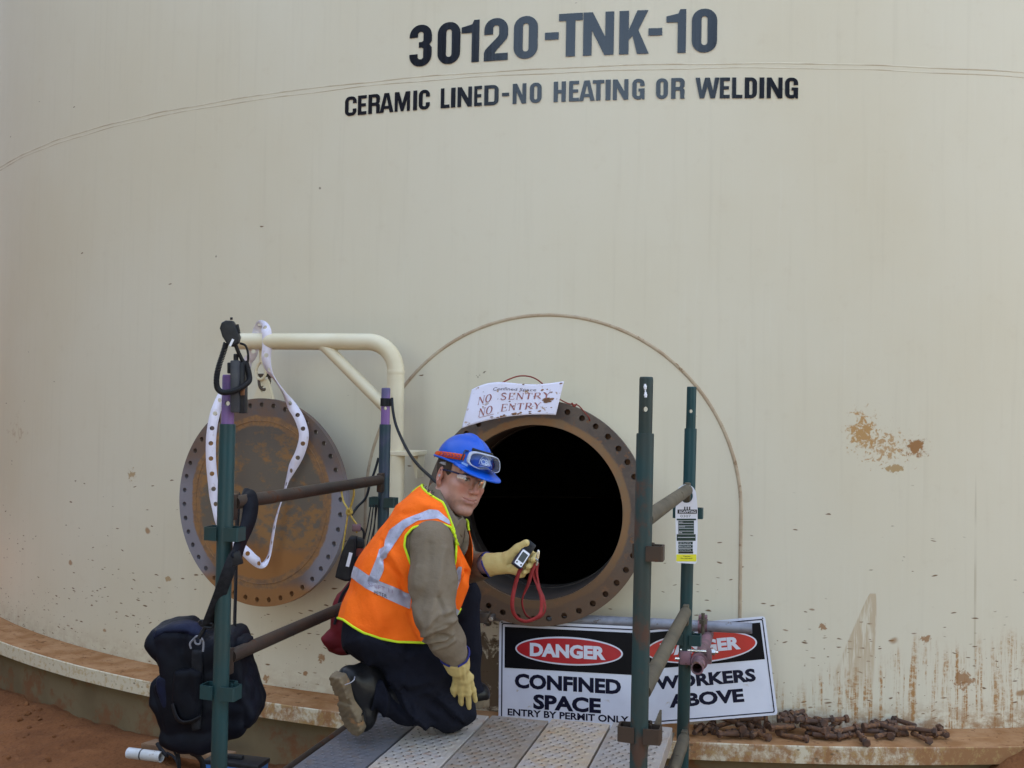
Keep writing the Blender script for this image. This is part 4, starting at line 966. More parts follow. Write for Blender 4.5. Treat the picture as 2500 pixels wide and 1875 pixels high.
for k in range(46):
    u_, v_ = rm.random(), rm.random(); r_ = .0018+.0035*rm.random()**2
    if k < 9: u_, v_, r_ = .86+.05*rm.random()*1.4, .50+.10*rm.random(), .006+.004*rm.random()
    elif k < 20: u_, v_, r_ = .30+.5*rm.random(), .88+.10*rm.random(), .003+.004*rm.random()
    c_ = sheet(u_, v_)+nrm_s*.0026; a0 = rm.random()*6; st_ = .5+.5*rm.random()
    e1_, e2_ = unit(pcs['tr']-pcs['tl']), unit(pcs['tl']-pcs['bl'])
    b.add([c_]+[c_+(e1_*math.cos(a_)*1.6+e2_*math.sin(a_)*st_)*r_*(.7+.6*rm.random()) for a_ in np.linspace(a0, a0+6.283, 9, endpoint=False)], [(0, 1+i, 1+(i+1) % 9) for i in range(9)])
b.build('mud_spots', M_MUD, pt, smooth=False)['kind'] = 'stuff'
b = MB(); b.tube(px_path([(1223, 936, 4.505), (1245, 925, 4.53), (1268, 918, 4.54), (1292, 919, 4.54), (1310, 926, 4.53), (1325, 937, 4.505)]), .0032, 8); b.build('cord', M_REDCORD, pt)
b = MB(); b.tube(px_path([(1365, 974, 4.51), (1384, 984, 4.55), (1400, 988, 4.56), (1412, 990, 4.57), (1425, 1004, 4.58), (1437, 1018, 4.58), (1441, 1030, 4.60)]), .0030, 8); b.tube(px_path([(1396, 984, 4.55), (1402, 992, 4.56), (1408, 986, 4.555)]), .004, 8); b.build('cord', M_REDCORD, pt)

# ------------------------------------------------------------------ inspection tag on the right rail
TGY = 4.03; tgM = plate_M(P(1676, 1280, TGY), AR, AU, -AF); kk = TGY/F                       # metres per photograph pixel
tg = thing('scaffold_tag', 'white and green inspection tag hanging from the right hand rail', 'tag', M=tgM)
M_TAGG = pm('dark_green_print', (.008, .030, .022), (.011, .038, .028), 20, rough=.4); M_TAGY = pm('yellow_print', (.74, .68, .03), None, rough=.4); M_TAGK = pm('black_print', (.01, .01, .012), None, rough=.4)
M_TAGW = pm('white_tag_plastic', (.72, .72, .77), None, rough=.35)
def tp(l): return [((x_-1676)*kk, (1280-y_)*kk) for x_, y_ in l]
out = [(1651, 1372), (1649, 1250), (1652, 1212)]+[(1676+25*math.cos(a_)-1, 1210-27*math.sin(a_)) for a_ in np.linspace(math.pi, 0, 14)]+[(1703, 1240), (1703, 1300), (1701, 1372), (1697, 1376), (1656, 1374)]
V, Fc = curve_fill([tp(out), tp([(1676+15.5*math.cos(a_), 1211+17*math.sin(a_)) for a_ in np.linspace(0, 6.283, 20, endpoint=False)])], .003); obj('tag_plate', V, Fc, M_TAGW, tg, world=False, smooth=False)
def tagrect(nm, x0_, y0_, x1_, y1_, m, lift=.0022, r=.0):
    V, Fc = curve_fill([tp([(x0_, y0_), (x1_, y0_), (x1_, y1_), (x0_, y1_)])], .0006); V[:, 2] += lift; obj(nm, V, Fc, m, tg, world=False, smooth=False)
def tagtext(s, x0_, y0_, x1_, y1_, m, off=.01, lift=.0032):
    V, Fc = text_fill(s, off); V = fit(V, *tp([(x0_, y1_)])[0], *tp([(x1_, y0_)])[0]); V[:, 2] += lift; obj('tag_words', V, Fc, m, tg, world=False, smooth=False)
tagrect('printed_band', 1654, 1244, 1701, 1254, M_TAGK); tagtext('SCAFFTAG', 1658, 1246, 1698, 1252, M_TAGW, .02)
for x_ in (1670, 1676, 1682): tagrect('printed_bar', x_, 1237, x_+3, 1244, M_TAGK)
tagtext('0307', 1661, 1257, 1686, 1263, M_TAGK, -.01, .0024)
tagrect('printed_band', 1652, 1266, 1699, 1270, M_TAGG); tagrect('printed_panel', 1656, 1271, 1694, 1303, M_TAGG)
for y_ in (1277, 1283, 1289, 1296): tagrect('printed_line', 1657, y_, 1693, y_+.8, M_TAGW, .003)
tagtext('Location', 1657, 1272.5, 1667, 1275.5, M_TAGW); tagtext('Erected by', 1657, 1284.5, 1672, 1287.5, M_TAGW); tagtext('Date', 1657, 1298, 1665, 1301, M_TAGW)
tagrect('printed_panel', 1652, 1304, 1698, 1320, M_TAGG); tagrect('printed_line', 1654, 1311, 1697, 1312, M_TAGW, .003)
for k_, s in enumerate(('Light Duty 225 kg', 'Medium Duty 450 kg', 'Heavy Duty 675 kg')):
    y_ = 1322+8.3*k_; tagrect('printed_panel', 1656, y_, 1691, y_+6.8, M_TAGG); tagtext(s, 1658, y_+1.8, 1686, y_+5, M_TAGW)
tagrect('printed_panel', 1656, 1346, 1692, 1351, M_TAGK)
tagrect('yellow_band', 1651, 1353, 1700, 1370, M_TAGY); tagtext('Caution', 1668, 1356, 1685, 1359, M_TAGK); tagtext('Do not alter', 1662, 1361, 1691, 1364, M_TAGK)

# ------------------------------------------------------------------ pile of flange bolts on the ledge
def bolt_parts():
    b = MB(); L = .108
    b.cyl((0, 0, 0), (L, 0, 0), .0105, n=14, bev=.002); sh_ = b
    h = MB(); h.tube([(-.015, 0, 0), (-.0135, 0, 0), (-.001, 0, 0), (0, 0, 0)], [.0160, .0188, .0188, .0180], 6); h.cyl((-.0155, 0, 0), (-.0140, 0, 0), .0150, n=18)
    n_ = MB(); n_.hollow((.070, 0, 0), (.086, 0, 0), .0178, .0108, 6)
    return sh_, h, n_
rb = random.Random(21)
s_l, s_r = wall_st(1700, 1790, 6.62)[0], wall_st(2305, 1800, 6.62)[0]
bm_sh, bm_hd, bm_nt = bolt_parts(); proto = None
def heap(s):                                                               # how many layers lie at this place
    u = (s-s_l)/(s_r-s_l); return 3.2*math.exp(-((u-.42)/.27)**2) + .9*math.exp(-((u-.82)/.12)**2) + .35
spots = []
for lay in range(3):
    n_ = (30, 19, 9)[lay]
    for k in range(n_):
        for _ in range(60):
            s = rb.uniform(s_l, s_r)
            if heap(s) > lay+.15: break
        spots.append((s, lay, k))
for s, lay, k in spots:
    r_ = R + {0: rb.uniform(.07, .20), 1: rb.uniform(.055, .16), 2: rb.uniform(.045, .12), 3: rb.uniform(.04, .085)}[lay]
    z = LEDGE_Z + .019 + lay*.026 + rb.uniform(-.004, .006); th = s/R
    c = np.array([C[0]+math.sin(th)*r_, C[1]-math.cos(th)*r_, z]); yaw = rb.choice((0, math.pi))+rb.gauss(0, .42)+th
    if rb.random() < .5: yaw += rb.choice((-1, 1))*rb.uniform(.7, 1.6)
    pit = rb.gauss(0, .05+.03*lay); c = c+np.array([-.055*math.cos(yaw), -.055*math.sin(yaw), .0])
    Mx = Matrix.Translation(Vector(c)) @ Matrix.Rotation(yaw, 4, 'Z') @ Matrix.Rotation(pit, 4, 'Y') @ Matrix.Rotation(rb.random()*6, 4, 'X')
    if proto is None:
        proto = thing('hex_bolt', 'rusty brown hex bolt in the loose heap on the ledge', 'bolt', M=Mx, group='rusty bolts heaped on the ledge')
        parts = [obj('bolt_shank', bm_sh.world(), bm_sh.F, M_BOLT, proto, world=False, auto=40), obj('bolt_head', bm_hd.world(), bm_hd.F, M_BOLT, proto, world=False, auto=30), obj('nut', bm_nt.world(), bm_nt.F, M_BOLT, proto, world=False, auto=30)]
    else:
        o = link(proto.copy()); o.matrix_world = Mx
        for pp in parts:
            if pp.name.startswith('nut') and rb.random() < .55: continue
            cc_ = link(pp.copy()); cc_.parent = o; cc_.matrix_parent_inverse = Matrix.Identity(4)
            if pp.name.startswith('nut'): cc_.location = (rb.uniform(-.045, .025), 0, 0)

# ------------------------------------------------------------------ two way radio on the left post
RY = 3.12
rd = thing('two_way_radio', 'black two way radio with speaker microphone clipped to the left front post', 'radio', P(575, 1010, RY))
def pbox(b, x0_, y0_, x1_, y1_, Y, dep, bev=.003, rot=0.0, cy=None):
    c = P((x0_+x1_)/2, (y0_+y1_)/2, Y); k_ = Y/F; cr, sr = math.cos(rot), math.sin(rot)
    return b.box(c, (AR*cr+AU*sr, AU*cr-AR*sr, AF), ((x1_-x0_)/2*k_, (y1_-y0_)/2*k_, dep/2), bev)
b = MB(); pbox(b, 565, 880, 588, 1007, RY, .034, .004); b.build('radio_body', M_GREYP, rd)
b = MB(); pbox(b, 586, 884, 601, 1009, RY+.012, .042, .003); b.build('battery_pack', M_BLACKP, rd)
b = MB(); b.cyl(P(576, 884, RY), P(576, 868, RY), .0075, n=14); b.cyl(P(577, 872, RY), P(577, 864, RY), .0085, n=14, bev=.002); b.cyl(P(560, 912, RY), P(560, 885, RY), .0065, n=14, bev=.003); b.build('control_knob', M_BLACKP, rd)
b = MB(); pbox(b, 588, 945, 597, 965, RY-.012, .01, .001); b.build('label_plate', M_MUD, rd)
mc_ = P(564, 815, RY-.02); rt = math.radians(12); ax_, ay_ = AR*math.cos(rt)+AU*math.sin(rt), AU*math.cos(rt)-AR*math.sin(rt)
k_ = RY/F; prof = [(-22, 18), (-15, 31), (-4, 34), (12, 30), (18, 10), (20, -14), (14, -26), (-2, -33), (-12, -24), (-20, -4)]
V, Fc = curve_fill([[(x_*k_, y_*k_) for x_, y_ in prof]], .028)
bm = bmesh.new(); vs = [bm.verts.new(v) for v in V]
for f in Fc:
    try: bm.faces.new([vs[i] for i in f])
    except ValueError: pass
bmesh.ops.remove_doubles(bm, verts=bm.verts[:], dist=1e-5)
eds = [e for e in bm.edges if len(e.link_faces) == 2 and e.calc_face_angle(0) > .8]
bmesh.ops.bevel(bm, geom=eds, offset=.006, segments=3, profile=.6, affect='EDGES'); bm.verts.index_update()
V = np.array([v.co[:] for v in bm.verts]); Fc = [[v.index for v in f.verts] for f in bm.faces]; bm.free()
sm = obj('speaker_microphone', mc_+V[:, :1]*ax_+V[:, 1:2]*ay_-V[:, 2:]*AF, Fc, M_BLACKP, rd, auto=35)
b = MB(); b.box(mc_+ax_*(0*k_)+ay_*(-22*k_)-AF*.0145, (ay_*.78+ax_*.62, ax_*.78-ay_*.62, AF), (.011, .0035, .001)); b.build('mic_label', M_WHITE, sm)
b = MB(); b.cyl(mc_+ay_*33*k_+ax_*8*k_, mc_+ay_*39*k_+ax_*9*k_, .004, n=10); b.box(mc_+ax_*20*k_+ay_*8*k_, (ax_, ay_, AF), (.003, .014, .006), .001); b.build('talk_button', M_BLACKP, sm)
cen = px_path([(552, 838, RY-.02), (545, 862, RY-.025), (535, 892, RY-.03), (529, 920, RY-.035), (530, 945, RY-.035), (541, 957, RY-.035), (560, 957, RY-.035), (580, 951, RY-.03), (598, 940, RY-.02), (609, 927, RY-.005), (606, 905, RY), (600, 885, RY+.01)], 26)
T_ = np.gradient(cen, axis=0); hp = []; ph = 0; u_ = None
for i, c in enumerate(cen):
    t_ = unit(T_[i]); u_ = perp(t_)[0] if u_ is None else unit(u_-t_*(u_@t_)); w_ = np.cross(t_, u_)
    for k2 in range(3):
        ph += 2*math.pi/3*.30; hp.append(c+T_[i]*k2/3+(u_*math.cos(ph)+w_*math.sin(ph))*.0068)
b = MB(); b.tube(np.array(hp), .0023, 6); b.build('coiled_cord', M_BLACK, rd)
b = MB(); b.tube(px_path([(575, 842, RY-.02), (583, 862, RY-.01), (592, 880, RY), (600, 890, RY+.005)]), [.009]*7+[.006]*6+[.004]*6 if False else .0060, 10); b.tube(px_path([(586, 838, RY-.01), (600, 845, RY), (606, 868, RY+.005), (604, 892, RY+.01)]), .0035, 8); b.build('cable', M_BLACK, rd)

# ------------------------------------------------------------------ cables at the back left post
cb = MB(); cb.tube(px_path([(957, 972, 4.38), (959, 1000, 4.36), (966, 1035, 4.33), (980, 1070, 4.27), (1000, 1108, 4.15), (1025, 1140, 4.0), (1052, 1165, 3.86), (1075, 1190, 3.80)]), .0062, 10)
tag(cb.build('black_cable', M_BLACK), 'thick black cable running from the strapped post behind the worker neck', 'cable')
cb = MB(); cb.tube(px_path([(924, 1118, 4.47), (915, 1150, 4.46), (904, 1178, 4.44), (893, 1215, 4.42), (872, 1238, 4.40), (858, 1258, 4.38)]), .0055, 8)
tag(cb.build('black_cable', M_BLACK), 'black cable slung low behind the left hand rail', 'cable')
cb = MB()
for k2, (xa, xb) in enumerate(((906, 882), (912, 893), (917, 907), (921, 900))):
    cb.tube(px_path([(xa, 1232, 4.36), ((xa+xb)/2+2, 1290, 4.35+.01*k2), (xb, 1345, 4.34), (xb-8, 1420, 4.34), (xb-10, 1560, 4.34)]), .0030, 6)
tag(cb.build('cable_bundle', M_BLACK), 'bundle of thin black leads dropping from the back left post', 'cable')

# ------------------------------------------------------------------ things lying at the lower left
b = MB(); p0, p1 = P(314, 1838, 5.02), P(394, 1848, 4.96); b.hollow(p0, p1, .0255, .0215, 24); pp = thing('pipe_offcut', 'short scuffed white pipe lying on the red soil', 'pipe', at_z(p0, p0[2]-.03)); b.build('pipe_wall', M_PIPEW, pp)
b = MB(); q = p0*.58+p1*.42; dd = unit(p1-p0); b.hollow(q-dd*.004, q+dd*.004, .0260, .0254, 24); b.build('dark_ring', M_GREYP, pp)
b = MB(); a_, c_ = P(362, 1818, 5.25), P(560, 1850, 4.95); d_ = unit(c_-a_); s_ = unit(np.cross(d_, EZ)); b.box((a_+c_)/2, (d_, s_, EZ), (np.linalg.norm(c_-a_)/2, .045, .019), .003)
tag(b.build('timber_offcut', M_TIMBER), 'dusty brown length of timber lying under the hanging bag', 'timber')
b = MB(); c_ = P(578, 1878, 4.52); b.box(c_, (E1, E2, EZ), (.125, .05, .030), .005); tb = thing('toolbox', 'low blue plastic case lying on the ground behind the left post', 'box', at_z(c_, c_[2]-.03)); b.build('case', M_BLUEP, tb)
b = MB(); b.box(c_+EZ*.036, (E1, E2, EZ), (.130, .055, .010), .004); b.box(c_+EZ*.054-E1*.02, (E1, E2, EZ), (.05, .012, .008), .004); b.build('lid', M_BLACKP, tb)
b = MB(); b.tube(px_path([(384, 1815, 5.0), (392, 1828, 4.98), (402, 1840, 4.96), (409, 1845, 4.95)]), .0095, 10); b.tube(px_path([(408, 1838, 4.95), (422, 1846, 4.93), (432, 1860, 4.91), (438, 1885, 4.88)]), .006, 8)
tag(b.build('black_strap', M_WEB), 'black strap end with a clip lying across the white pipe', 'strap')
# ------------------------------------------------------------------ sculpting with distance fields
def grid(lo, hi, h):
    lo = np.asarray(lo, float); hi = np.asarray(hi, float)
    ax = [np.arange(lo[i], hi[i]+h, h) for i in range(3)]
    return np.stack(np.meshgrid(*ax, indexing='ij'), -1), lo, h
def sd_cap(Q, a, b, ra, rb=None):
    rb = ra if rb is None else rb; a = np.asarray(a, float); b = np.asarray(b, float); ab = b-a
    t = np.clip(((Q-a)@ab)/max(ab@ab, 1e-12), 0, 1)
    return np.linalg.norm(Q-a-t[..., None]*ab, axis=-1) - (ra+(rb-ra)*t)
def sd_ell(Q, c, r, M=None):
    q = Q-np.asarray(c, float)
    if M is not None: q = q@np.asarray(M, float).T                       # rows of M = axes
    r = np.asarray(r, float); k0 = np.linalg.norm(q/r, axis=-1); k1 = np.linalg.norm(q/(r*r), axis=-1)
    return k0*(k0-1)/np.maximum(k1, 1e-9)
def sd_box(Q, c, h, M=None, rad=.0):
    q = Q-np.asarray(c, float)
    if M is not None: q = q@np.asarray(M, float).T
    d = np.abs(q)-(np.asarray(h, float)-rad)
    return np.linalg.norm(np.maximum(d, 0), axis=-1)+np.minimum(d.max(-1), 0)-rad
def smin(a, b, k): h = np.clip(.5+.5*(b-a)/k, 0, 1); return b*(1-h)+a*h-k*h*(1-h)
def smax(a, b, k): return -smin(-a, -b, k)
def chain(Q, pts, rad, k=.03):
    d = None
    for i in range(len(pts)-1):
        c = sd_cap(Q, pts[i], pts[i+1], rad[i], rad[i+1]); d = c if d is None else smin(d, c, k)
    return d
def nets(v, lo, h):
    """naive surface nets: one vertex per crossed cell, one quad per crossed edge"""
    s = v < 0; nx, ny, nz = v.shape
    cs = [(i, j, k) for i in (0, 1) for j in (0, 1) for k in (0, 1)]
    sl = lambda A, c: A[c[0]:nx-1+c[0], c[1]:ny-1+c[1], c[2]:nz-1+c[2]]
    cnt = sum(sl(s, c).astype(np.int8) for c in cs); act = (cnt > 0) & (cnt < 8)
    ci = np.argwhere(act); idx = -np.ones(act.shape, int); idx[act] = np.arange(len(ci))
    val = {c: v[ci[:, 0]+c[0], ci[:, 1]+c[1], ci[:, 2]+c[2]] for c in cs}
    acc = np.zeros((len(ci), 3)); num = np.zeros(len(ci))
    for c in cs:
        for ax in range(3):
            if c[ax]: continue
            e = list(c); e[ax] = 1; e = tuple(e); a, b = val[c], val[e]; m = (a < 0) != (b < 0)
            t = np.where(m, a/np.where(m, a-b, 1), 0); p = np.tile(np.array(c, float), (len(ci), 1)); p[:, ax] += t
            acc += p*m[:, None]; num += m
    V = lo+(ci+acc/num[:, None])*h; Fq = []
    for ax in range(3):
        o = [a for a in range(3) if a != ax]; sh = [slice(None)]*3; sh2 = [slice(None)]*3; sh[ax] = slice(0, -1); sh2[ax] = slice(1, None)
        cr = s[tuple(sh)] != s[tuple(sh2)]; q = np.argwhere(cr)
        q = q[(q[:, o[0]] > 0) & (q[:, o[1]] > 0) & (q[:, o[0]] < v.shape[o[0]]-1) & (q[:, o[1]] < v.shape[o[1]]-1)]
        if not len(q): continue
        def cell(d0, d1): w = q.copy(); w[:, o[0]] += d0; w[:, o[1]] += d1; return idx[w[:, 0], w[:, 1], w[:, 2]]
        f = np.stack([cell(-1, -1), cell(0, -1), cell(0, 0), cell(-1, 0)], -1)
        ins = s[q[:, 0], q[:, 1], q[:, 2]]; flip = ins if ax != 1 else ~ins
        f = np.where(flip[:, None], f, f[:, ::-1]); Fq.append(f)
    return V, np.concatenate(Fq)
def normals(V, Fc):
    Fc = np.asarray(Fc); a = V[Fc[:, 0]]; n = np.cross(V[Fc[:, 2]]-a, V[Fc[:, -1]]-V[Fc[:, 1]]) if Fc.shape[1] == 4 else np.cross(V[Fc[:, 1]]-a, V[Fc[:, 2]]-a)
    N_ = np.zeros_like(V)
    for i in range(Fc.shape[1]): np.add.at(N_, Fc[:, i], n)
    return N_/np.maximum(np.linalg.norm(N_, axis=1), 1e-12)[:, None]
def sculpt(lo, hi, h, fn): Q, lo, h = grid(lo, hi, h); return nets(fn(Q).astype(float), lo, h)
def relax(V, Fc, it=1, lam=.5):
    Fc = np.asarray(Fc); n = Fc.shape[1]
    for _ in range(it):
        acc = np.zeros_like(V); c = np.zeros(len(V))
        for i in range(n):
            a, b = Fc[:, i], Fc[:, (i+1) % n]; np.add.at(acc, a, V[b]); np.add.at(c, a, 1); np.add.at(acc, b, V[a]); np.add.at(c, b, 1)
        V = V+(acc/np.maximum(c, 1)[:, None]-V)*lam
    return V
def clip(V, Fc, f, extra=()):
    """keep the part of the mesh where f > 0, cut cleanly; returns V, tris, cut edges, extras"""
    Fc = np.asarray(Fc); T = Fc if Fc.shape[1] == 3 else np.concatenate([Fc[:, [0, 1, 2]], Fc[:, [0, 2, 3]]])
    Vl = [tuple(v) for v in V]; ex = [list(e) for e in extra]; cache = {}; out = []; cut = []
    def cross(a, b):
        key = (a, b) if a < b else (b, a)
        if key not in cache:
            a_, b_ = key; t = f[a_]/(f[a_]-f[b_]); t = min(max(t, .02), .98); cache[key] = len(Vl); Vl.append(tuple(V[a_]+(V[b_]-V[a_])*t))
            for e in ex: e.append(e[a_]+(e[b_]-e[a_])*t)
        return cache[key]
    pos = f > 0; k = pos[T].sum(1)
    out += [tuple(t) for t in T[k == 3]]
    for t in T[(k == 1) | (k == 2)]:
        p = [bool(pos[i]) for i in t]
        if sum(p) == 1:
            i = p.index(True); a, b, c = t[i], t[(i+1) % 3], t[(i+2) % 3]; u, w = cross(a, b), cross(a, c); out.append((a, u, w)); cut.append((u, w))
        else:
            i = p.index(False); a, b, c = t[i], t[(i+1) % 3], t[(i+2) % 3]; u, w = cross(a, b), cross(a, c); out += [(u, b, c), (u, c, w)]; cut.append((w, u))
    out = np.array(out, int).reshape(-1, 3); Vl = np.array(Vl); used = np.zeros(len(Vl), bool); used[out.ravel()] = True; mp = np.cumsum(used)-1
    return Vl[used], mp[out], [(mp[a], mp[b]) for a, b in cut if used[a] and used[b]], [np.array(e)[used] for e in ex]
def loops_of(cut):
    nxt = {}
    for a, b in cut: nxt.setdefault(a, []).append(b); nxt.setdefault(b, []).append(a)
    seen = set(); res = []
    for st_ in sorted(nxt, key=lambda k: len(nxt[k])):
        if st_ in seen: continue
        p = [st_]; seen.add(st_); cur = st_
        while True:
            c = [q for q in nxt[cur] if q not in seen]
            if not c: break
            cur = c[0]; seen.add(cur); p.append(cur)
        res.append((p, len(p) > 3 and p[0] in nxt[p[-1]]))
    return res
def poly_sd(pts, poly):
    """signed distance in px, positive inside"""
    pts = np.asarray(pts, float); poly = np.asarray(poly, float); d = np.full(len(pts), 1e9); ins = np.zeros(len(pts), bool)
    for i in range(len(poly)):
        a, b = poly[i], poly[(i+1) % len(poly)]; ab = b-a; t = np.clip(((pts-a)@ab)/max(ab@ab, 1e-9), 0, 1)
        d = np.minimum(d, np.linalg.norm(pts-a-t[:, None]*ab, axis=1))
        c = ((a[1] > pts[:, 1]) != (b[1] > pts[:, 1])); 
        if b[1] != a[1]: ins ^= c & (pts[:, 0] < (b[0]-a[0])*(pts[:, 1]-a[1])/(b[1]-a[1])+a[0])
    return np.where(ins, d, -d)
def line_sd(pts, pl):
    pts = np.asarray(pts, float); pl = np.asarray(pl, float); d = np.full(len(pts), 1e9)
    for a, b in zip(pl[:-1], pl[1:]):
        ab = b-a; t = np.clip(((pts-a)@ab)/max(ab@ab, 1e-9), 0, 1); d = np.minimum(d, np.linalg.norm(pts-a-t[:, None]*ab, axis=1))
    return d
def crease(V, Fc, folds, near=None):
    """cloth folds: push the surface along its normals near each fold line (px, px, height m, width px)"""
    N_ = normals(V, Fc); px = proj(V); d = np.zeros(len(V)); face = (N_*(CAM-V)).sum(1) > -.15*np.linalg.norm(CAM-V, axis=1)
    if near is not None: face &= near
    for pl, amp, w in folds:
        e = line_sd(px, pl)/w; d += np.where(face, amp*np.exp(-e*e), 0)
    return V+N_*d[:, None]
def rumple(V, Fc, amp, sc, st=(1, 1, 1), seed=0, p=3):
    """sharp creases: ridges where a noise field crosses zero"""
    q = V*np.asarray(st); q = q+.03*np.stack([vnoise(q, 7, seed+1), vnoise(q, 7, seed+2), vnoise(q, 7, seed+3)], -1)
    r = (1-np.clip(np.abs(vnoise(q, sc, seed))*2.6, 0, 1))**p; return V+normals(V, Fc)*(amp*(r-.2))[:, None]
def pillow(name, poly, Y, half, rad, m, parent=None, h=.006, noise_amp=.004, dents=(), loc=None, bulge=0.0):
    """a soft filled shape standing at depth Y with its outline taken from the photo"""
    poly = np.array(poly, float); k = Y/F; c0 = poly.mean(0); O = P(c0[0], c0[1], Y)
    uv = np.stack([(poly[:, 0]-c0[0])*k, -(poly[:, 1]-c0[1])*k], -1)
    lo = np.array([uv[:, 0].min()-.03, uv[:, 1].min()-.03, -half-.04]); hi = np.array([uv[:, 0].max()+.03, uv[:, 1].max()+.03, half+.04])
    ax = [np.arange(lo[i], hi[i]+h, h) for i in range(3)]; A, B = np.meshgrid(ax[0], ax[1], indexing='ij')
    d2 = -poly_sd(np.stack([A.ravel(), B.ravel()], -1), uv).reshape(A.shape)
    hh = half*(1+bulge*np.sqrt(np.clip(-d2, 0, .2)/.1)) if bulge else half
    a = d2[:, :, None]+rad; b = np.abs(ax[2])[None, None]-((hh[:, :, None] if bulge else hh)-rad)
    v = np.minimum(np.maximum(a, b), 0)+np.hypot(np.maximum(a, 0), np.maximum(b, 0))-rad
    V, Fq = nets(v, lo, h); V = relax(V, Fq, 2)
    Wd = O+V[:, :1]*AR+V[:, 1:2]*AU+V[:, 2:]*AF
    if noise_amp: Wd = rumple(Wd, Fq, noise_amp*.8, 11, (1, 1, .8), 4)
    if noise_amp: Wd = Wd+normals(Wd, Fq)*((vnoise(Wd, 14, 3)+.6*vnoise(Wd, 31, 5))*noise_amp)[:, None]
    if dents: Wd = crease(Wd, Fq, dents)
    return obj(name, Wd, Fq, m, parent, loc=(loc if loc is not None else None) if parent is None else None)

# ------------------------------------------------------------------ cloth, leather, skin
def cloth(name, c1, c2, rough=.85, bk=.25, dirt=None, sheen=0.0, weave=420):
    g = N(name); v = g.obj(); a = g.noise(v, 5, 5, .6); w = g.noise(v, weave, 2); f = g.noise(v, 26, 4, .6)
    col = g.mix(g.ss(a, .35, .68), c1, c2)
    if dirt: col = g.mix(g.math('MULTIPLY', g.ss(g.noise(g.scale(v, (1, 1, 1), (2, 5, 1)), 13, 6, .7), .58, .74), dirt[3]), col, dirt[:3])
    return g.fin(col, rough, 0, g.bump(f, bk*1.8, .010, g.bump(w, .25, .0015)), .12, None, sheen)
M_VEST = cloth('fluorescent_orange_cloth', (1.0, .165, .012), (.92, .135, .010), .7, .3, (.50, .09, .02, .35))
M_PIPING = cloth('lime_piping', (.62, .80, .03), (.56, .74, .03), .6, .1)
M_TAPE = N('reflective_tape'); 
def _tape():
    g = M_TAPE; v = g.obj(); a = g.noise(v, 22, 5, .65); w = g.voro(v, 260)
    col = g.mix(g.ss(a, .4, .66), (.46, .46, .56), (.33, .32, .40)); col = g.mix(g.math('MULTIPLY', g.ss(g.noise(g.scale(v, (1, 1, 3)), 30, 5, .7), .60, .68), .6), col, (.10, .09, .13))
    return g.fin(col, .42, .25, g.bump(g.noise(v, 60, 4), .35, .004), .5)
M_TAPE = _tape()
M_SHIRT = cloth('khaki_drill', (.195, .150, .104), (.165, .127, .086), .9, .3, (.10, .075, .05, .3))
M_TROUSER = cloth('navy_drill', (.0080, .0084, .0140), (.0115, .0120, .0190), .92, .35, (.030, .025, .025, .2))
M_GLOVE = cloth('tan_rigger_leather', (.56, .43, .175), (.47, .345, .13), .75, .35, (.33, .22, .09, .6), 0.0, 200)
M_GLOVEB = cloth('blue_glove_binding', (.03, .03, .14), (.04, .04, .17), .8)
M_BOOT = pm('polished_black_leather', (.009, .009, .010), (.012, .011, .011), 14, .4, .65, .34, 0, .25, 60, .003, (.035, .027, .018), 12, .66, .12, spec=.22)
M_SOLE = pm('dusty_tan_rubber_sole', (.195, .140, .080), (.14, .10, .058), 14, .35, .65, .85, 0, .35, 70, .003, (.32, .17, .075), 16, .58, .1)
def skin():
    g = N('skin'); v = g.obj(); a = g.noise(v, 14, 5, .6); col = g.mix(g.ss(a, .35, .68), (.52, .27, .195), (.46, .225, .16))
    col = g.mix(g.math('MULTIPLY', g.attr('lip'), .7), col, (.33, .10, .085)); col = g.mix(g.math('MULTIPLY', g.attr('blush'), .55), col, (.46, .15, .11))
    col = g.mix(g.math('MULTIPLY', g.attr('stubble'), g.ss(g.noise(v, 90, 4, .7), .3, .7, .15, .5)), col, (.22, .13, .105)); col = g.mix(g.attr('brow'), col, (.075, .045, .03))
    g.b.inputs['Subsurface Weight'].default_value = .12; g.b.inputs['Subsurface Radius'].default_value = (.01, .004, .002); g.b.inputs['Subsurface Scale'].default_value = .5
    return g.fin(col, .48, 0, g.bump(g.noise(v, 240, 3), .15, .001), .4)
M_SKIN = skin()
M_HAIR = pm('dark_brown_hair', (.030, .018, .011), (.055, .034, .020), 90, .4, .6, .55, 0, .6, 300, .002, stretch=(1, 1, .25))
M_HELM = pm('scuffed_blue_shell', (.003, .072, .44), (.004, .082, .49), 6, .4, .7, .36, 0, .05, 60, .001, (.11, .20, .55), 26, .62, .08, spec=.32)
M_WEBG = pm('grey_harness_plastic', (.36, .35, .38), None, rough=.5)
M_GOGF = pm('grey_goggle_frame', (.44, .46, .54), (.36, .38, .46), 20, .4, .6, .35, 0, 0, None, .0, (.14, .15, .19), 40, .6)
M_STRAPO = cloth('orange_elastic', (.62, .085, .012), (.52, .065, .01), .8, .2)
M_PURP = pm('purple_print', (.10, .02, .16), None, rough=.7)
M_LOGO = pm('pale_print', (.55, .62, .80), None, rough=.5)
M_INK = pm('black_marker_ink', (.02, .015, .015), None, rough=.6); M_INKR = pm('faded_marker_ink', (.26, .17, .25), None, rough=.6)
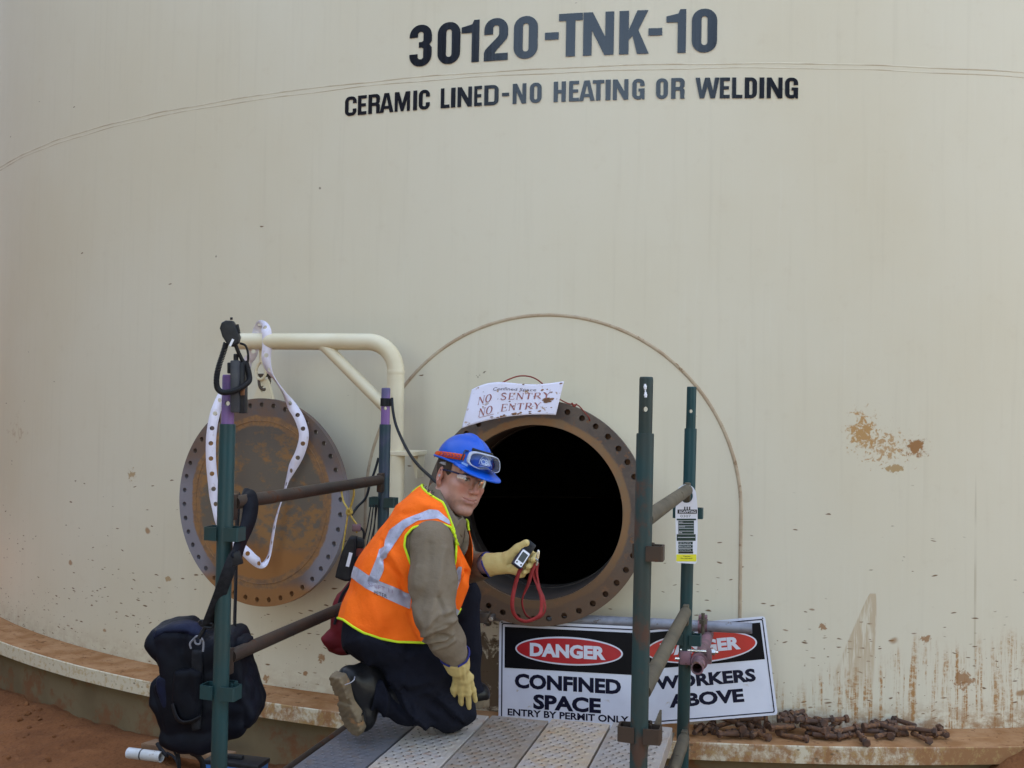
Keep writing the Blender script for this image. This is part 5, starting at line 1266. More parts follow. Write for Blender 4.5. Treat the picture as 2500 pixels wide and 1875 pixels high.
def clear_lens(name, tint, k):
    g = N(name); tr = g.n('ShaderNodeBsdfTransparent'); tr.inputs[0].default_value = (*tint, 1); gl = g.n('ShaderNodeBsdfGlossy'); gl.inputs['Roughness'].default_value = .06
    fr = g.n('ShaderNodeFresnel'); fr.inputs[0].default_value = 1.5; mx = g.n('ShaderNodeMixShader')
    g.t.links.new(g.math('ADD', fr.outputs[0], k, clamp=True), mx.inputs[0]); g.t.links.new(tr.outputs[0], mx.inputs[1]); g.t.links.new(gl.outputs[0], mx.inputs[2]); g.t.links.new(mx.outputs[0], g.out.inputs[0]); return g.m
M_LENS = clear_lens('clear_lens', (.92, .94, .97), .03); M_GOGL = clear_lens('scratched_goggle_lens', (.80, .84, .93), .015)
M_TEMPLE = pm('dark_blue_plastic', (.012, .012, .05), None, rough=.25)
M_EYEW = pm('eye_white', (.55, .50, .47), None, rough=.25); M_IRIS = pm('iris', (.04, .035, .03), None, rough=.15)

# ------------------------------------------------------------------ the worker's joints (photo position + depth)
RHIP, RKNEE, RANK = P(925, 1545, 3.60), P(1098, 1722, 3.70), P(895, 1690, 3.58)
LHIP, LKNEE, LANK = P(960, 1500, 3.78), P(1116, 1452, 3.98), P(1140, 1690, 3.98)
PELV = P(917, 1518, 3.70); MID = P(962, 1402, 3.70); CHEST = P(1032, 1312, 3.70); NECKB = P(1068, 1240, 3.71)
RSH, REL, RWR = P(1052, 1318, 3.545), P(1062, 1502, 3.45), P(1112, 1606, 3.52)
LSH, LEL, LWR = P(1092, 1300, 3.87), P(1120, 1392, 3.98), P(1196, 1376, 3.76)
LAT = unit(RSH-LSH); UP = unit(CHEST-PELV); FRO = unit(np.cross(LAT, UP)); FRO = FRO if FRO@AR > 0 else -FRO
UP2 = unit(np.cross(FRO, LAT)); UP2 = UP2 if UP2[2] > 0 else -UP2
TM = np.stack([LAT, UP2, FRO])
HEAD = P(1124, 1168, 3.72)
def rotm(ax, a): return np.array(Matrix.Rotation(a, 3, ax))
BASE = np.stack([AR, AF, AU], -1)
RH = BASE@rotm('Y', math.radians(18.0))@rotm('Z', math.radians(37))@rotm('X', math.radians(-5))
def h2w(v): return HEAD+np.asarray(v, float)@RH.T
person = None
# head: x to the viewer's right when he faces you, -y out of the face, z up
def head_sd(Q):
    X_, Y_, Z_ = Q[..., 0], Q[..., 1], Q[..., 2]; A = np.stack([np.abs(X_), Y_, Z_], -1)
    d = sd_ell(Q, (0, .014, .042), (.076, .097, .090))
    d = smin(d, sd_ell(Q, (0, -.028, -.030), (.060, .062, .080)), .03)
    d = smin(d, sd_cap(A, (.047, .004, -.066), (.019, -.066, -.104), .018, .0165), .032)
    d = smin(d, sd_ell(Q, (0, -.073, -.104), (.023, .019, .016)), .018)
    d = smin(d, sd_ell(A, (.044, -.058, -.022), (.022, .024, .019)), .022)
    d = smin(d, sd_ell(A, (.037, -.052, -.060), (.020, .025, .027)), .025)
    d = smin(d, sd_cap(A, (.046, -.072, .024), (.012, -.088, .020), .010, .011), .014)
    d = smax(d, -sd_ell(A, (.031, -.101, .004), (.019, .020, .012)), .014)
    d = smin(d, sd_ell(A, (.031, -.0765, .003), (.0155, .0145, .0125)), .006)
    d = smin(d, sd_cap(Q, (0, -.087, .014), (0, -.110, -.026), .0075, .0105), .012)
    d = smin(d, sd_ell(Q, (0, -.112, -.031), (.0115, .011, .0095)), .008)
    d = smin(d, sd_ell(A, (.0125, -.099, -.034), (.0075, .011, .0075)), .006)
    d = smax(d, -sd_ell(A, (.0062, -.106, -.0425), (.0035, .006, .003)), .003)
    d = smin(d, sd_ell(Q, (0, -.081, -.064), (.030, .016, .017)), .016)
    d = smin(d, chain(A, [(0, -.0965, -.0608), (.013, -.0945, -.0612), (.027, -.085, -.0600)], [.0032, .0034, .0015], .004), .006)
    d = smin(d, chain(A, [(0, -.0950, -.0725), (.013, -.0925, -.0720), (.024, -.086, -.0655)], [.0046, .0042, .0015], .004), .006)
    d = smax(d, -chain(A, [(0, -.1008, -.0664), (.015, -.0978, -.0655), (.031, -.0850, -.0600)], [.0020, .0020, .0022], .002), .003)
    # ears
    M_ = np.stack([unit([1, .35, 0]), unit([-.35, 1, .12]), unit([0, -.12, 1])])
    e = sd_ell(A, (.0790, .016, -.006), (.0095, .0185, .032), M_); e = smax(e, -sd_ell(A, (.0875, .013, -.003), (.0085, .0105, .021), M_), .004)
    e = smin(e, sd_ell(A, (.080, .003, -.008), (.006, .005, .009)), .004); e = smin(e, sd_ell(A, (.077, .010, -.033), (.006, .009, .009)), .006)
    d = smin(d, e, .007)
    nk = np.linalg.inv(RH)@(NECKB-HEAD)
    return smin(d, sd_cap(Q, (0, .022, -.055), nk, .056, .064), .03)
V, Fq = sculpt((-.105, -.135, -.20), (.105, .125, .145), .0026, head_sd)
hA = np.stack([np.abs(V[:, 0]), V[:, 1], V[:, 2]], -1)
lip = np.exp(-(np.minimum(np.abs(V[:, 2]+.0610-.05*hA[:, 0]), np.abs(V[:, 2]+.0715-.12*hA[:, 0]))/.0040)**2)*(hA[:, 0] < .028)*(V[:, 1] < -.080)
blush = np.exp(-(((hA[:, 0]-.040)/.022)**2+((V[:, 2]+.03)/.022)**2))+.9*np.exp(-((hA[:, 0]/.015)**2+((V[:, 2]+.03)/.016)**2))*(V[:, 1] < -.095)+.9*(hA[:, 0] > .078)
stub = sstep(V[:, 2], -.048, -.075)*(V[:, 1] < .0)
brow = np.exp(-((V[:, 2]-.0225+.10*np.abs(hA[:, 0]-.034))/.0042)**4)*sstep(hA[:, 0], .010, .016)*sstep(hA[:, 0], .056, .046)*(V[:, 1] < -.05)
atts = {'lip': lip, 'blush': blush, 'stubble': stub, 'brow': brow}; headV = h2w(V); headF = Fq
# the rest of the body (under the clothes), coarser, in the same mesh
def body_sd(Q):
    d = sd_cap(Q, PELV, MID, .095, .10); d = smin(d, sd_cap(Q, MID, CHEST, .10, .11), .05); d = smin(d, sd_cap(Q, RSH, LSH, .055), .05); d = smin(d, sd_cap(Q, CHEST, NECKB, .07, .055), .03)
    for a, b_, c in ((RSH, REL, RWR), (LSH, LEL, LWR)): d = smin(d, chain(Q, [a, b_, c], [.045, .036, .026], .02), .02)
    for a, b_, c in ((RHIP, RKNEE, RANK), (LHIP, LKNEE, LANK)): d = smin(d, chain(Q, [a, b_, c], [.075, .050, .038], .02), .03)
    return d
lo_ = np.min([RHIP, RKNEE, RANK, LHIP, LKNEE, LANK, PELV, RSH, REL, RWR, LSH, LEL, LWR, NECKB], 0)-.12; hi_ = np.max([RHIP, RKNEE, RANK, LHIP, LKNEE, LANK, PELV, RSH, REL, RWR, LSH, LEL, LWR, NECKB], 0)+.12
bV, bF = sculpt(lo_, hi_, .011, body_sd)
PV = np.concatenate([headV, bV]); PF = np.concatenate([headF, bF+len(headV)])
pl_ = np.array([*P(1000, 1700, 3.70)[:2], DZ])
person = obj('person', PV, PF, M_SKIN, None, loc=pl_)
tag(person, 'kneeling worker in blue hard hat and orange vest holding a small meter by the manhole', 'person')
for k_, a_ in atts.items():
    at = person.data.attributes.new(k_, 'FLOAT', 'POINT'); at.data.foreach_set('value', np.concatenate([np.clip(a_, 0, 1), np.zeros(len(bV))]).astype(np.float32))
bpy.context.view_layer.update()
def wear(name, V, Fc, m, parent=None, **k): return obj(name, V, Fc, m, parent or person, **k)
# eyes, lids, plug
for s_ in (-1, 1):
    c = np.array([s_*.031, -.0790, .0030]); b = MB(); bm = bmesh.new(); bmesh.ops.create_uvsphere(bm, u_segments=24, v_segments=16, radius=.0128); bm.verts.index_update()
    sp = np.array([v.co[:] for v in bm.verts]); sf = [[v.index for v in f.verts] for f in bm.faces]; bm.free()
    gaze = unit(np.linalg.inv(RH)@(CAM-HEAD))
    keep = sp
    o = wear('eye', h2w(c+sp*[1.05, 1.0, .52]*1.0), sf, M_EYEW); i_ = c+gaze*.0122*np.array([1, 1, .6]); u_, w_ = perp(gaze)
    wear('iris', h2w(np.array([i_+gaze*.0012]+[i_+(u_*math.cos(a_)+w_*math.sin(a_)*.92)*.0056 for a_ in np.linspace(0, 6.283, 16, endpoint=False)])), [(0, 1+k, 1+(k+1) % 16) for k in range(16)], M_IRIS, o)
    lid = [(s_*(.031+.0150*math.cos(a_)), -.0905+.0065*abs(math.cos(a_))**2*1.4, .0045+.0062*math.sin(a_)) for a_ in np.linspace(.12, math.pi-.12, 12)]
    b = MB(); b.tube(h2w(smooth_path(lid, 3)), .0015, 6); b.build('eyelash', M_HAIR, person)
b = MB(); b.cyl(h2w((-.078, .008, -.006)), h2w((-.0895, .004, -.007)), .0055, .0045, 12); b.build('ear_plug', M_WEBG, person)
# hair: a thin cap of the skull shape showing below the hat
hv, hf = sculpt((-.10, -.09, -.09), (.10, .125, .10), .0032, lambda Q: smax(sd_ell(Q, (0, .016, .040), (.0795, .0985, .092)), -sd_ell(Q, (0, -.03, -.02), (.2, .03, .02)), .002)-.0005)
A_ = np.abs(hv[:, 0]); f = np.minimum(np.maximum(hv[:, 1]+.022-.25*np.clip(hv[:, 2]-.02, 0, .1), -.08-hv[:, 1]+1), 1)
f = np.where(hv[:, 1] > .03, hv[:, 2]+.055, np.minimum(hv[:, 1]+.030, hv[:, 2]-.012+.9*np.clip(-.004-hv[:, 1], 0, .022)))
V2, F2, _, _ = clip(hv, hf, f+.002*vnoise(hv, 120, 2)); wear('hair', h2w(V2), F2, M_HAIR)

# ------------------------------------------------------------------ hard hat
HT = rotm('X', math.radians(6))                                           # the hat sits a little forward
def hat(v): return h2w((np.asarray(v, float)*[.885, .895, .90])@HT.T+np.array([.001, -.004, .011]))
def hat_sd(Q):
    A = np.stack([np.abs(Q[..., 0]), Q[..., 1], Q[..., 2]], -1)
    d = sd_ell(Q, (0, .012, .048), (.107, .134, .118))
    d = smin(d, sd_ell(Q, (0, .012, .060), (.020, .130, .112)), .008)
    d = smin(d, sd_cap(A, (.045, -.09, .085), (.040, .10, .10), .030, .040), .012) if False else d
    zb = .046-.9*np.clip(-.085-Q[..., 1], 0, .2)*.20 - .10*np.clip(Q[..., 1], 0, .2)
    d = smax(d, zb-Q[..., 2], .004)
    d = np.maximum(d, -sd_ell(Q, (0, .012, .046), (.100, .127, .111)))
    r2 = np.hypot(Q[..., 0]/.119, (Q[..., 1]-.012)/.146)
    rim = np.maximum((r2-1)*.119, np.abs(Q[..., 2]-zb-.004)-.0042); rim = np.maximum(rim, -((np.hypot(Q[..., 0]/.101, (Q[..., 1]-.012)/.128)-1)*.101))
    d = smin(d, rim, .006)
    pz_ = .046-.20*np.clip(-.085-Q[..., 1], 0, .2)*.9-.9*Q[..., 0]**2+.006
    pk = np.maximum((np.hypot(Q[..., 0]/.098, (Q[..., 1]+.085)/.112)-1)*.09, np.abs(Q[..., 2]-pz_)-.0036); pk = np.maximum(pk, Q[..., 1]+.055)
    pk = np.maximum(pk, -((np.hypot(Q[..., 0]/.101, (Q[..., 1]-.012)/.128)-1)*.101))
    return smin(d, pk, .010)
hv, hf = sculpt((-.135, -.215, -.01), (.135, .175, .185), .0026, hat_sd); hv = relax(hv, hf, 1, .4)
hh = wear('hard_hat', hat(hv), hf, M_HELM)
bpy.context.view_layer.update()
b = MB(); b.tube(hat([(-.085*math.cos(a_)*1.0, .012+.110*math.sin(a_), .030-.02*math.sin(a_)) for a_ in np.linspace(-.05, math.pi+.05, 24)]), .0085, 10); b.build('harness_band', M_WEBG, hh)
def on_hat(az, z, off):                                                    # point proud of the dome; az 0 = front, + to his left (viewer's right)
    z = np.asarray(z, float); az = np.asarray(az, float); k = np.sqrt(np.clip(1-((z-.048)/.118)**2, 0.02, 1))
    return np.stack([np.sin(az)*(.107*k+off), .012-np.cos(az)*(.134*k+off), z+0*az], -1)
# goggles: rubber skirt, frame and lens wrapped round the brow of the hat
def gog_outline(n=56):
    pts = []
    for i in range(n):
        t = 2*math.pi*i/n; c, s_ = math.cos(t), math.sin(t); e = .40
        u = math.copysign(abs(c)**e, c); w = math.copysign(abs(s_)**e, s_)
        zz = .0885+w*(.032 if w > 0 else .030); 
        if w < 0: zz += .011*math.exp(-(u/.22)**2)
        zz += -.004*u*u*(1 if w > 0 else -1.5)
        pts.append((u*math.radians(43), zz))
    return np.array(pts)
go = gog_outline(); cz = .0885
def gshell(scale, off, zs=None): q = (go-[0, cz])*(scale if np.ndim(scale) else [scale, scale])+[0, cz]; return on_hat(q[:, 0]*.92, q[:, 1], off)
rings = [gshell(1.0, .004), gshell(1.02, .018), gshell(.99, .030), gshell(.93, .033), gshell(.86, .031)]
n_ = len(go); V = hat(np.concatenate(rings)); Fc = [(i*n_+j, i*n_+(j+1) % n_, (i+1)*n_+(j+1) % n_, (i+1)*n_+j) for i in range(4) for j in range(n_)]
gg = wear('goggles', V, Fc, M_GOGF, hh, auto=60); md = gg.modifiers.new('thickness', 'SOLIDIFY'); md.thickness = .003; bpy.context.view_layer.update()
V = [hat(gshell(.88, .0315)), hat(gshell(.6, .034)), hat(gshell(.3, .035))]; V = np.concatenate(V+[hat(on_hat(np.array([0.]), np.array([cz]), .0355))])
Fc = [(i*n_+j, i*n_+(j+1) % n_, (i+1)*n_+(j+1) % n_, (i+1)*n_+j) for i in range(2) for j in range(n_)]+[(2*n_+j, 2*n_+(j+1) % n_, 3*n_) for j in range(n_)]
wear('goggle_lens', V, Fc, M_GOGL, gg if False else hh)
def strap_strip(az0, az1, z0_, z1_, wdt, off, m, nm, n=20, par=None):
    az = np.linspace(az0, az1, n); zz = np.linspace(z0_, z1_, n); a = hat(on_hat(az, zz-wdt/2, off)); c = hat(on_hat(az, zz+wdt/2, off-.001)); V = np.stack([a, c], 1).reshape(-1, 3)
    o = wear(nm, V, [(2*i, 2*i+1, 2*i+3, 2*i+2) for i in range(n-1)], m, hh); md = o.modifiers.new('thickness', 'SOLIDIFY'); md.thickness = .002; return o
strap_strip(-.80, -1.75, .083, .058, .023, .0075, M_STRAPO, 'goggle_strap'); strap_strip(-1.75, -2.35, .058, .040, .022, .010, M_STRAPO, 'goggle_strap'); strap_strip(.80, 2.3, .083, .045, .023, .0075, M_STRAPO, 'goggle_strap')
b = MB(); b.tube(hat(on_hat(np.linspace(-.72, -.86, 5), np.linspace(.110, .108, 5), .008)), .003, 8); b.tube(hat(on_hat(np.linspace(-.86, -.86, 5), np.linspace(.108, .070, 5), .008)), .003, 8); b.build('strap_buckle', M_TEMPLE, hh)
b = MB(); b.tube(hat(on_hat(np.linspace(-.62, .5, 14), .1215+0*np.linspace(-.62, .5, 14), .007)), .0055, 8); b.build('vent_strip', M_BLACKP, hh)
def hat_words(s, az0, az1, z0_, z1_, off, m, nm, o_=.02):
    V, Fc = text_fill(s, o_); V = fit(V, 0, 0, 1, 1); wear(nm, hat(on_hat(az0+(az1-az0)*V[:, 0], z0_+(z1_-z0_)*V[:, 1], off)), Fc, m, hh, smooth=False)
hat_words('CBI', -.20, .20, .079, .099, .0050, M_LOGO, 'logo_letters', .03); hat_words('SAFETY FIRST', -.21, .20, .0685, .073, .0045, M_LOGO, 'logo_letters', .01)
arc_ = np.linspace(-.05, math.pi+.05, 24); b = MB(); b.tube(hat(on_hat((.25*np.cos(arc_)), .079+.032*np.sin(arc_), .0050)), .0016, 6); b.tube(hat(on_hat(np.linspace(-.21, .21, 10), .0775+0*np.linspace(0, 1, 10), .0045)), .0012, 6); b.build('logo_arch', M_LOGO, hh)
b = MB()                                                                    # purple woven marks along the strap
for k_ in range(6):
    a0 = -.98-.12*k_; z_ = .0785-.0031*k_; t_ = np.linspace(.5+.4*(k_ % 2), 5.6, 14); b.tube(hat(on_hat(a0-.045*np.cos(t_), z_+.0055*np.sin(t_), .0105)), .0013, 5)
b.build('woven_marks', M_PURP, hh)['kind'] = 'stuff'
V, Fc = curve_fill([rrect(-.11, -.006, .11, .006, .002)], 0); wear('sticker', hat(on_hat(-.72+V[:, 0], .057+V[:, 1], .0042)), Fc, pm('pale_blue_sticker', (.12, .30, .72), None, rough=.3), hh, smooth=False)
# safety glasses
def glens(s_):
    V = []; n = 12; m = 6
    for i in range(n+1):
        for j in range(m+1):
            u = i/n; v = j/m; x = .006+.062*u; y = -.108+.036*u**2.2+.004*abs(v-.5); z = .022-(.036-.010*u)*v-.004*u; V.append((s_*x, y, z))
    return h2w(V), [(i*(m+1)+j, (i+1)*(m+1)+j, (i+1)*(m+1)+j+1, i*(m+1)+j+1) for i in range(n) for j in range(m)]
sg = None
for s_ in (-1, 1):
    V, Fc = glens(s_)
    if sg is None: sg = wear('safety_glasses', V, Fc, M_LENS); bpy.context.view_layer.update()
    else: wear('lens', V, Fc, M_LENS, sg)
    b = MB(); b.tube(h2w(smooth_path([(s_*.066, -.076, .017), (s_*.076, -.050, .018), (s_*.0805, -.010, .016), (s_*.082, .014, .013)], 5)), [.0032]*16, 8); b.build('temple_arm', M_TEMPLE, sg)
    b = MB(); b.tube(h2w(smooth_path([(s_*.006, -.108, .0225), (s_*.03, -.1055, .0235), (s_*.055, -.090, .020), (s_*.067, -.075, .017)], 5)), .0017, 6); b.build('brow_bar', M_TEMPLE, sg)
b = MB(); b.tube(h2w(smooth_path([(-.010, -.106, -.004), (-.006, -.112, .006), (0, -.115, .010), (.006, -.112, .006), (.010, -.106, -.004)], 4)), .0022, 8); b.build('nose_bridge', M_LENS, sg)

# ------------------------------------------------------------------ shirt
FOLD_E = [([(1035, 1545), (1085, 1528), (1108, 1512)], .011, 7), ([(1040, 1562), (1085, 1560), (1105, 1545)], .010, 6), ([(1045, 1530), (1075, 1500), (1100, 1492)], .008, 7), ([(1060, 1580), (1090, 1575), (1108, 1562)], .008, 6),
          ([(1085, 1340), (1070, 1440), (1048, 1520)], .005, 10), ([(1050, 1330), (1045, 1420), (1020, 1490)], -.004, 12), ([(1070, 1460), (1085, 1490), (1060, 1520)], -.007, 6), ([(1062, 1552), (1095, 1552)], -.009, 4), ([(1060, 1536), (1095, 1522)], -.008, 4), ([(1010, 1480), (1040, 1540), (1070, 1590)], .005, 9)]
def torso_sd(Q, g=0.0, belly=True):
    d = sd_ell(Q, CHEST, np.array([.180, .20, .118])+g, TM); d = smin(d, sd_ell(Q, MID, np.array([.165, .17, .118])+g, TM), .05)
    d = smin(d, sd_ell(Q, PELV, np.array([.165, .14, .105])+g, TM), .05); d = smin(d, sd_cap(Q, RSH*.80+LSH*.20, RSH*.2+LSH*.8, .068+g), .05)
    return smin(d, sd_cap(Q, CHEST+UP2*.05, NECKB-UP2*.02, .085+g, .060+g), .05)
box_lo = np.min([RSH, LSH, PELV, REL, NECKB, MID, LEL], 0)-.2; box_hi = np.max([RSH, LSH, NECKB, PELV, LEL, MID], 0)+.2
sv, sf = sculpt(box_lo, box_hi, .0075, lambda Q: smax(smax(torso_sd(Q, .004), ((Q-NECKB)@UP2)-.015, .01), -((Q-PELV)@UP2)+.01, .01))
shirt = wear('shirt', relax(sv, sf, 1), sf, M_SHIRT); bpy.context.view_layer.update()
def sleeve(name, sh_, el, wr, rads, folds, h=.0055, ext=()):
    lo = np.min([sh_, el, wr], 0)-.11; hi = np.max([sh_, el, wr], 0)+.11
    e2 = el*.55+sh_*.45
    V, Fq = sculpt(lo, hi, h, lambda Q: chain(Q, [sh_, e2, el, el*.45+wr*.55, wr], rads, .03))
    V = relax(V, Fq, 1); N_ = normals(V, Fq); V = V+N_*(.004*vnoise(V, 15, 4)+.003*vnoise(V*[1, 1, 2.2], 24, 9))[:, None]
    V = rumple(V, Fq, .005, 10, (1, 1, .8), 3)
    if folds: V = crease(V, Fq, [(a_, h_*1.4, w_*.85) for a_, h_, w_ in folds])
    f = -((V-wr)@unit(wr-el))+.004; V, Fq, cut, _ = clip(V, Fq, f); return V, Fq, cut
V, Fq, cut = sleeve('sleeve', RSH, REL, RWR, [.074, .076, .063, .055, .043], FOLD_E); wear('sleeve', V, Fq, M_SHIRT, shirt)
V, Fq, cut = sleeve('sleeve', LSH, LEL, LWR-unit(LWR-LEL)*.02, [.072, .074, .062, .050, .044], None); wear('sleeve', V, Fq, M_SHIRT, shirt)
# collar: a folded band round the neck with two points
def sheet_px(rows, m, name, parent, n=6, thick=.003):
    G = np.array([smooth_path([P(*q) for q in r], n) for r in rows]); G = np.array([smooth_path(G[:, i], 4) for i in range(G.shape[1])]); a_, c_ = G.shape[:2]
    I = np.arange(a_*c_).reshape(a_, c_); Fq = np.stack([I[:-1, :-1], I[1:, :-1], I[1:, 1:], I[:-1, 1:]], -1).reshape(-1, 4)
    o = wear(name, G.reshape(-1, 3), Fq, m, parent); md = o.modifiers.new('thickness', 'SOLIDIFY'); md.thickness = thick; md.offset = 0; return o
sheet_px([[(1058, 1178, 3.78), (1070, 1186, 3.70), (1082, 1212, 3.645), (1098, 1240, 3.615), (1113, 1262, 3.60), (1122, 1275, 3.60)],
          [(1051, 1185, 3.785), (1060, 1196, 3.69), (1074, 1225, 3.628), (1090, 1258, 3.598), (1103, 1282, 3.588), (1112, 1294, 3.59)],
          [(1045, 1194, 3.785), (1051, 1206, 3.685), (1066, 1238, 3.625), (1082, 1270, 3.592), (1094, 1296, 3.585), (1101, 1310, 3.59)]], M_SHIRT, 'collar', shirt)
sheet_px([[(1122, 1268, 3.615), (1130, 1264, 3.64), (1138, 1272, 3.67)], [(1114, 1285, 3.598), (1126, 1282, 3.625), (1134, 1292, 3.66)], [(1106, 1302, 3.592), (1119, 1304, 3.62), (1128, 1312, 3.66)]], M_SHIRT, 'collar_point', shirt)
b = MB(); b.cyl(P(1106, 1376, 3.43), P(1107, 1376, 3.425), .0055, n=12)
# ------------------------------------------------------------------ orange vest
def vest_sd(Q):
    d = torso_sd(Q, .016)
    dr = sd_ell(Q, P(1072, 1405, 3.705), (.15, .17, .095), TM)                # the open front hanging forward of the belly
    dr = smin(dr, sd_cap(Q, P(1092, 1380, 3.66), P(1068, 1500, 3.66), .070, .055), .03)
    dr = smin(dr, sd_cap(Q, P(1124, 1400, 3.68), P(1090, 1470, 3.67), .022, .03), .04)
    d = smin(d, dr, .05)
    d = smin(d, sd_cap(Q, RHIP+np.array([.005, .02, .045]), RHIP*.62+RKNEE*.38+np.array([.01, 0, .02]), .118, .114), .04)
    return smin(d, sd_cap(Q, P(930, 1495, 3.69), P(1010, 1530, 3.67), .122, .10), .05)
vv, vf = sculpt(box_lo, box_hi+[.06, 0, 0], .0055, vest_sd); vv = relax(vv, vf, 2, .5)
VF = [([(880, 1300), (860, 1370)], .004, 12), ([(950, 1340), (985, 1400), (1000, 1440)], .007, 9), ([(940, 1370), (975, 1410), (985, 1450)], -.005, 6), ([(960, 1440), (1000, 1500)], .004, 12), ([(900, 1440), (930, 1530)], .004, 16), ([(860, 1440), (880, 1520)], -.003, 14),
      ([(1110, 1350), (1135, 1430), (1115, 1500)], .007, 9), ([(1120, 1330), (1142, 1400)], -.006, 7), ([(1140, 1400), (1105, 1450), (1090, 1500)], -.009, 6), ([(975, 1240), (1010, 1220), (1050, 1235)], .004, 10), ([(985, 1256), (1040, 1250)], -.003, 8), ([(930, 1320), (925, 1350), (935, 1370)], -.005, 5), ([(945, 1350), (930, 1362)], .006, 5), ([(1000, 1500), (1030, 1560)], -.006, 9)]
vv = rumple(vv, vf, .0042, 7, (1, 1, .7), 5); vv = crease(vv, vf, [(a_, h_*1.5, w_) for a_, h_, w_ in VF]); vv = vv+normals(vv, vf)*(.0030*vnoise(vv, 12, 7)+.0022*vnoise(vv, 26, 8))[:, None]
near = ((vv-NECKB)@LAT) > -.01
px = proj(vv); k_ = 3.6/F
HEM = [(700, 1470), (838, 1513), (862, 1530), (888, 1545), (930, 1559), (970, 1567), (1035, 1569), (1070, 1560), (1100, 1532), (1140, 1456), (1158, 1404), (1240, 1100), (600, 1000)]
NECKL = [(1044, 1180), (1057, 1185), (1074, 1214), (1087, 1238), (1098, 1266), (1107, 1292), (1116, 1330), (1160, 1400), (1240, 1400), (1240, 1050), (1040, 1050)]
ARMH = [(997, 1362), (987, 1333), (990, 1308), (1008, 1288), (1048, 1278), (1079, 1279), (1101, 1287), (1112, 1314), (1114, 1340), (1112, 1371), (1102, 1398), (1070, 1440), (1020, 1420)]
f_hem = poly_sd(px, HEM)*k_
NECKN = [(1044, 1150), (1055, 1184), (1074, 1214), (1087, 1238), (1098, 1266), (1108, 1292), (1115, 1322), (1156, 1404), (1260, 1404), (1260, 1100), (1060, 1100)]
f_neck = np.where(near, -poly_sd(px, NECKN)*k_, .02-((vv-NECKB)@UP2)-.02)
f_neck = np.minimum(f_neck, -((vv-NECKB)@UP2)+.045)
f_arm = np.where(near, -poly_sd(px, ARMH)*k_, np.linalg.norm(vv-LSH-LAT*-.05, axis=1)-.135)
f_all = np.minimum(np.minimum(f_hem, f_neck), f_arm)
V2, F2, cut, (nr,) = clip(vv, vf, f_all, [near.astype(float)])
vest = wear('vest', V2, F2, M_VEST); bpy.context.view_layer.update()
vestN = normals(V2, F2)
for p_, closed in loops_of(cut):
    if len(p_) < 12: continue
    pts = V2[p_]; 
    for _ in range(2): pts[1:-1] = (pts[:-2]+pts[1:-1]*2+pts[2:])/4
    q_ = proj(pts); isarm = np.abs(poly_sd(q_, ARMH)) < 6
    skip = (~isarm) & (q_[:, 0] > 1106) & (q_[:, 1] > 1296) & (q_[:, 1] < 1475)
    if closed:                                                            # start the loop where the bare zip edge is
        k0 = int(np.argmax(skip)) if skip.any() else 0; pts = np.roll(pts, -k0, 0); skip = np.roll(skip, -k0)
    runs = np.split(np.arange(len(pts)), np.where(np.diff(skip.astype(int)) != 0)[0]+1)
    for r_ in runs:
        if skip[r_[0]] or len(r_) < 6: continue
        whole = closed and len(r_) == len(pts); b = MB(); b.tube(pts[r_][::2], .0042, 8, closed=whole); b.build('piping', M_PIPING, vest)
px2 = proj(V2); facing = (vestN*(CAM-V2)).sum(1) > -.2
def tape(polys, name='reflective_tape'):
    f = np.full(len(V2), -1.0)
    for pl in polys: f = np.maximum(f, poly_sd(px2, pl)*k_)
    f = np.where(facing & (nr > .5), f, -.01)
    a, t, _, (nn0, nn1, nn2) = clip(V2, F2, f, [vestN[:, 0], vestN[:, 1], vestN[:, 2]])
    return wear(name, a+np.stack([nn0, nn1, nn2], -1)*.0022, t, M_TAPE, vest)
tape([[(1095, 1269), (1069, 1246), (1048, 1243), (1026, 1253), (984, 1270), (952, 1294), (941, 1319), (938, 1338), (948, 1351), (968, 1322), (990, 1290), (1020, 1271), (1068, 1266), (1100, 1282)],
      [(938, 1336), (926, 1341), (921, 1361), (905, 1400), (897, 1420), (922, 1425), (934, 1400), (938, 1390), (935, 1365), (945, 1360), (947, 1345)]])
tape([[(835, 1368), (872, 1385), (896, 1402), (923, 1417), (960, 1432), (991, 1446), (1003, 1449), (1000, 1487), (986, 1481), (940, 1460), (893, 1436), (860, 1411), (830, 1398)], [(1066, 1472), (1085, 1466), (1123, 1492), (1118, 1516), (1100, 1500), (1072, 1494)], [(1092, 1450), (1113, 1400), (1118, 1382), (1127, 1384), (1124, 1415), (1112, 1450)]])
# marker writing on the vest
vt = BVHTree.FromPolygons([Vector(v) for v in V2], [tuple(int(i) for i in t) for t in F2])
def on_vest(pxs, lift):
    out = []
    for x, y in pxs:
        d = Vector(ray(x, y)).normalized(); h_ = vt.ray_cast(Vector(CAM), d)
        p_ = np.array(h_[0][:])-np.array(d[:])*lift if h_[0] is not None else P(x, y, 3.5); out.append(p_)
    return np.array(out)
def write(s, x0_, y0_, x1_, y1_, sl, m, nm, off=-.012, lift=.004):
    V, Fc = text_fill(s, off); V = fit(V, 0, 0, 1, 1); q = np.stack([x0_+(x1_-x0_)*V[:, 0], y1_-(y1_-y0_)*V[:, 1]+sl*(x1_-x0_)*V[:, 0]], -1); wear(nm, on_vest(q, lift), Fc, m, vest, smooth=False)
write('SHIFT 11', 899, 1421, 958, 1431, .30, M_INKR, 'marker_words'); write('PETER', 913, 1442, 945, 1451, .30, M_INK, 'marker_words', .0)
b = MB()
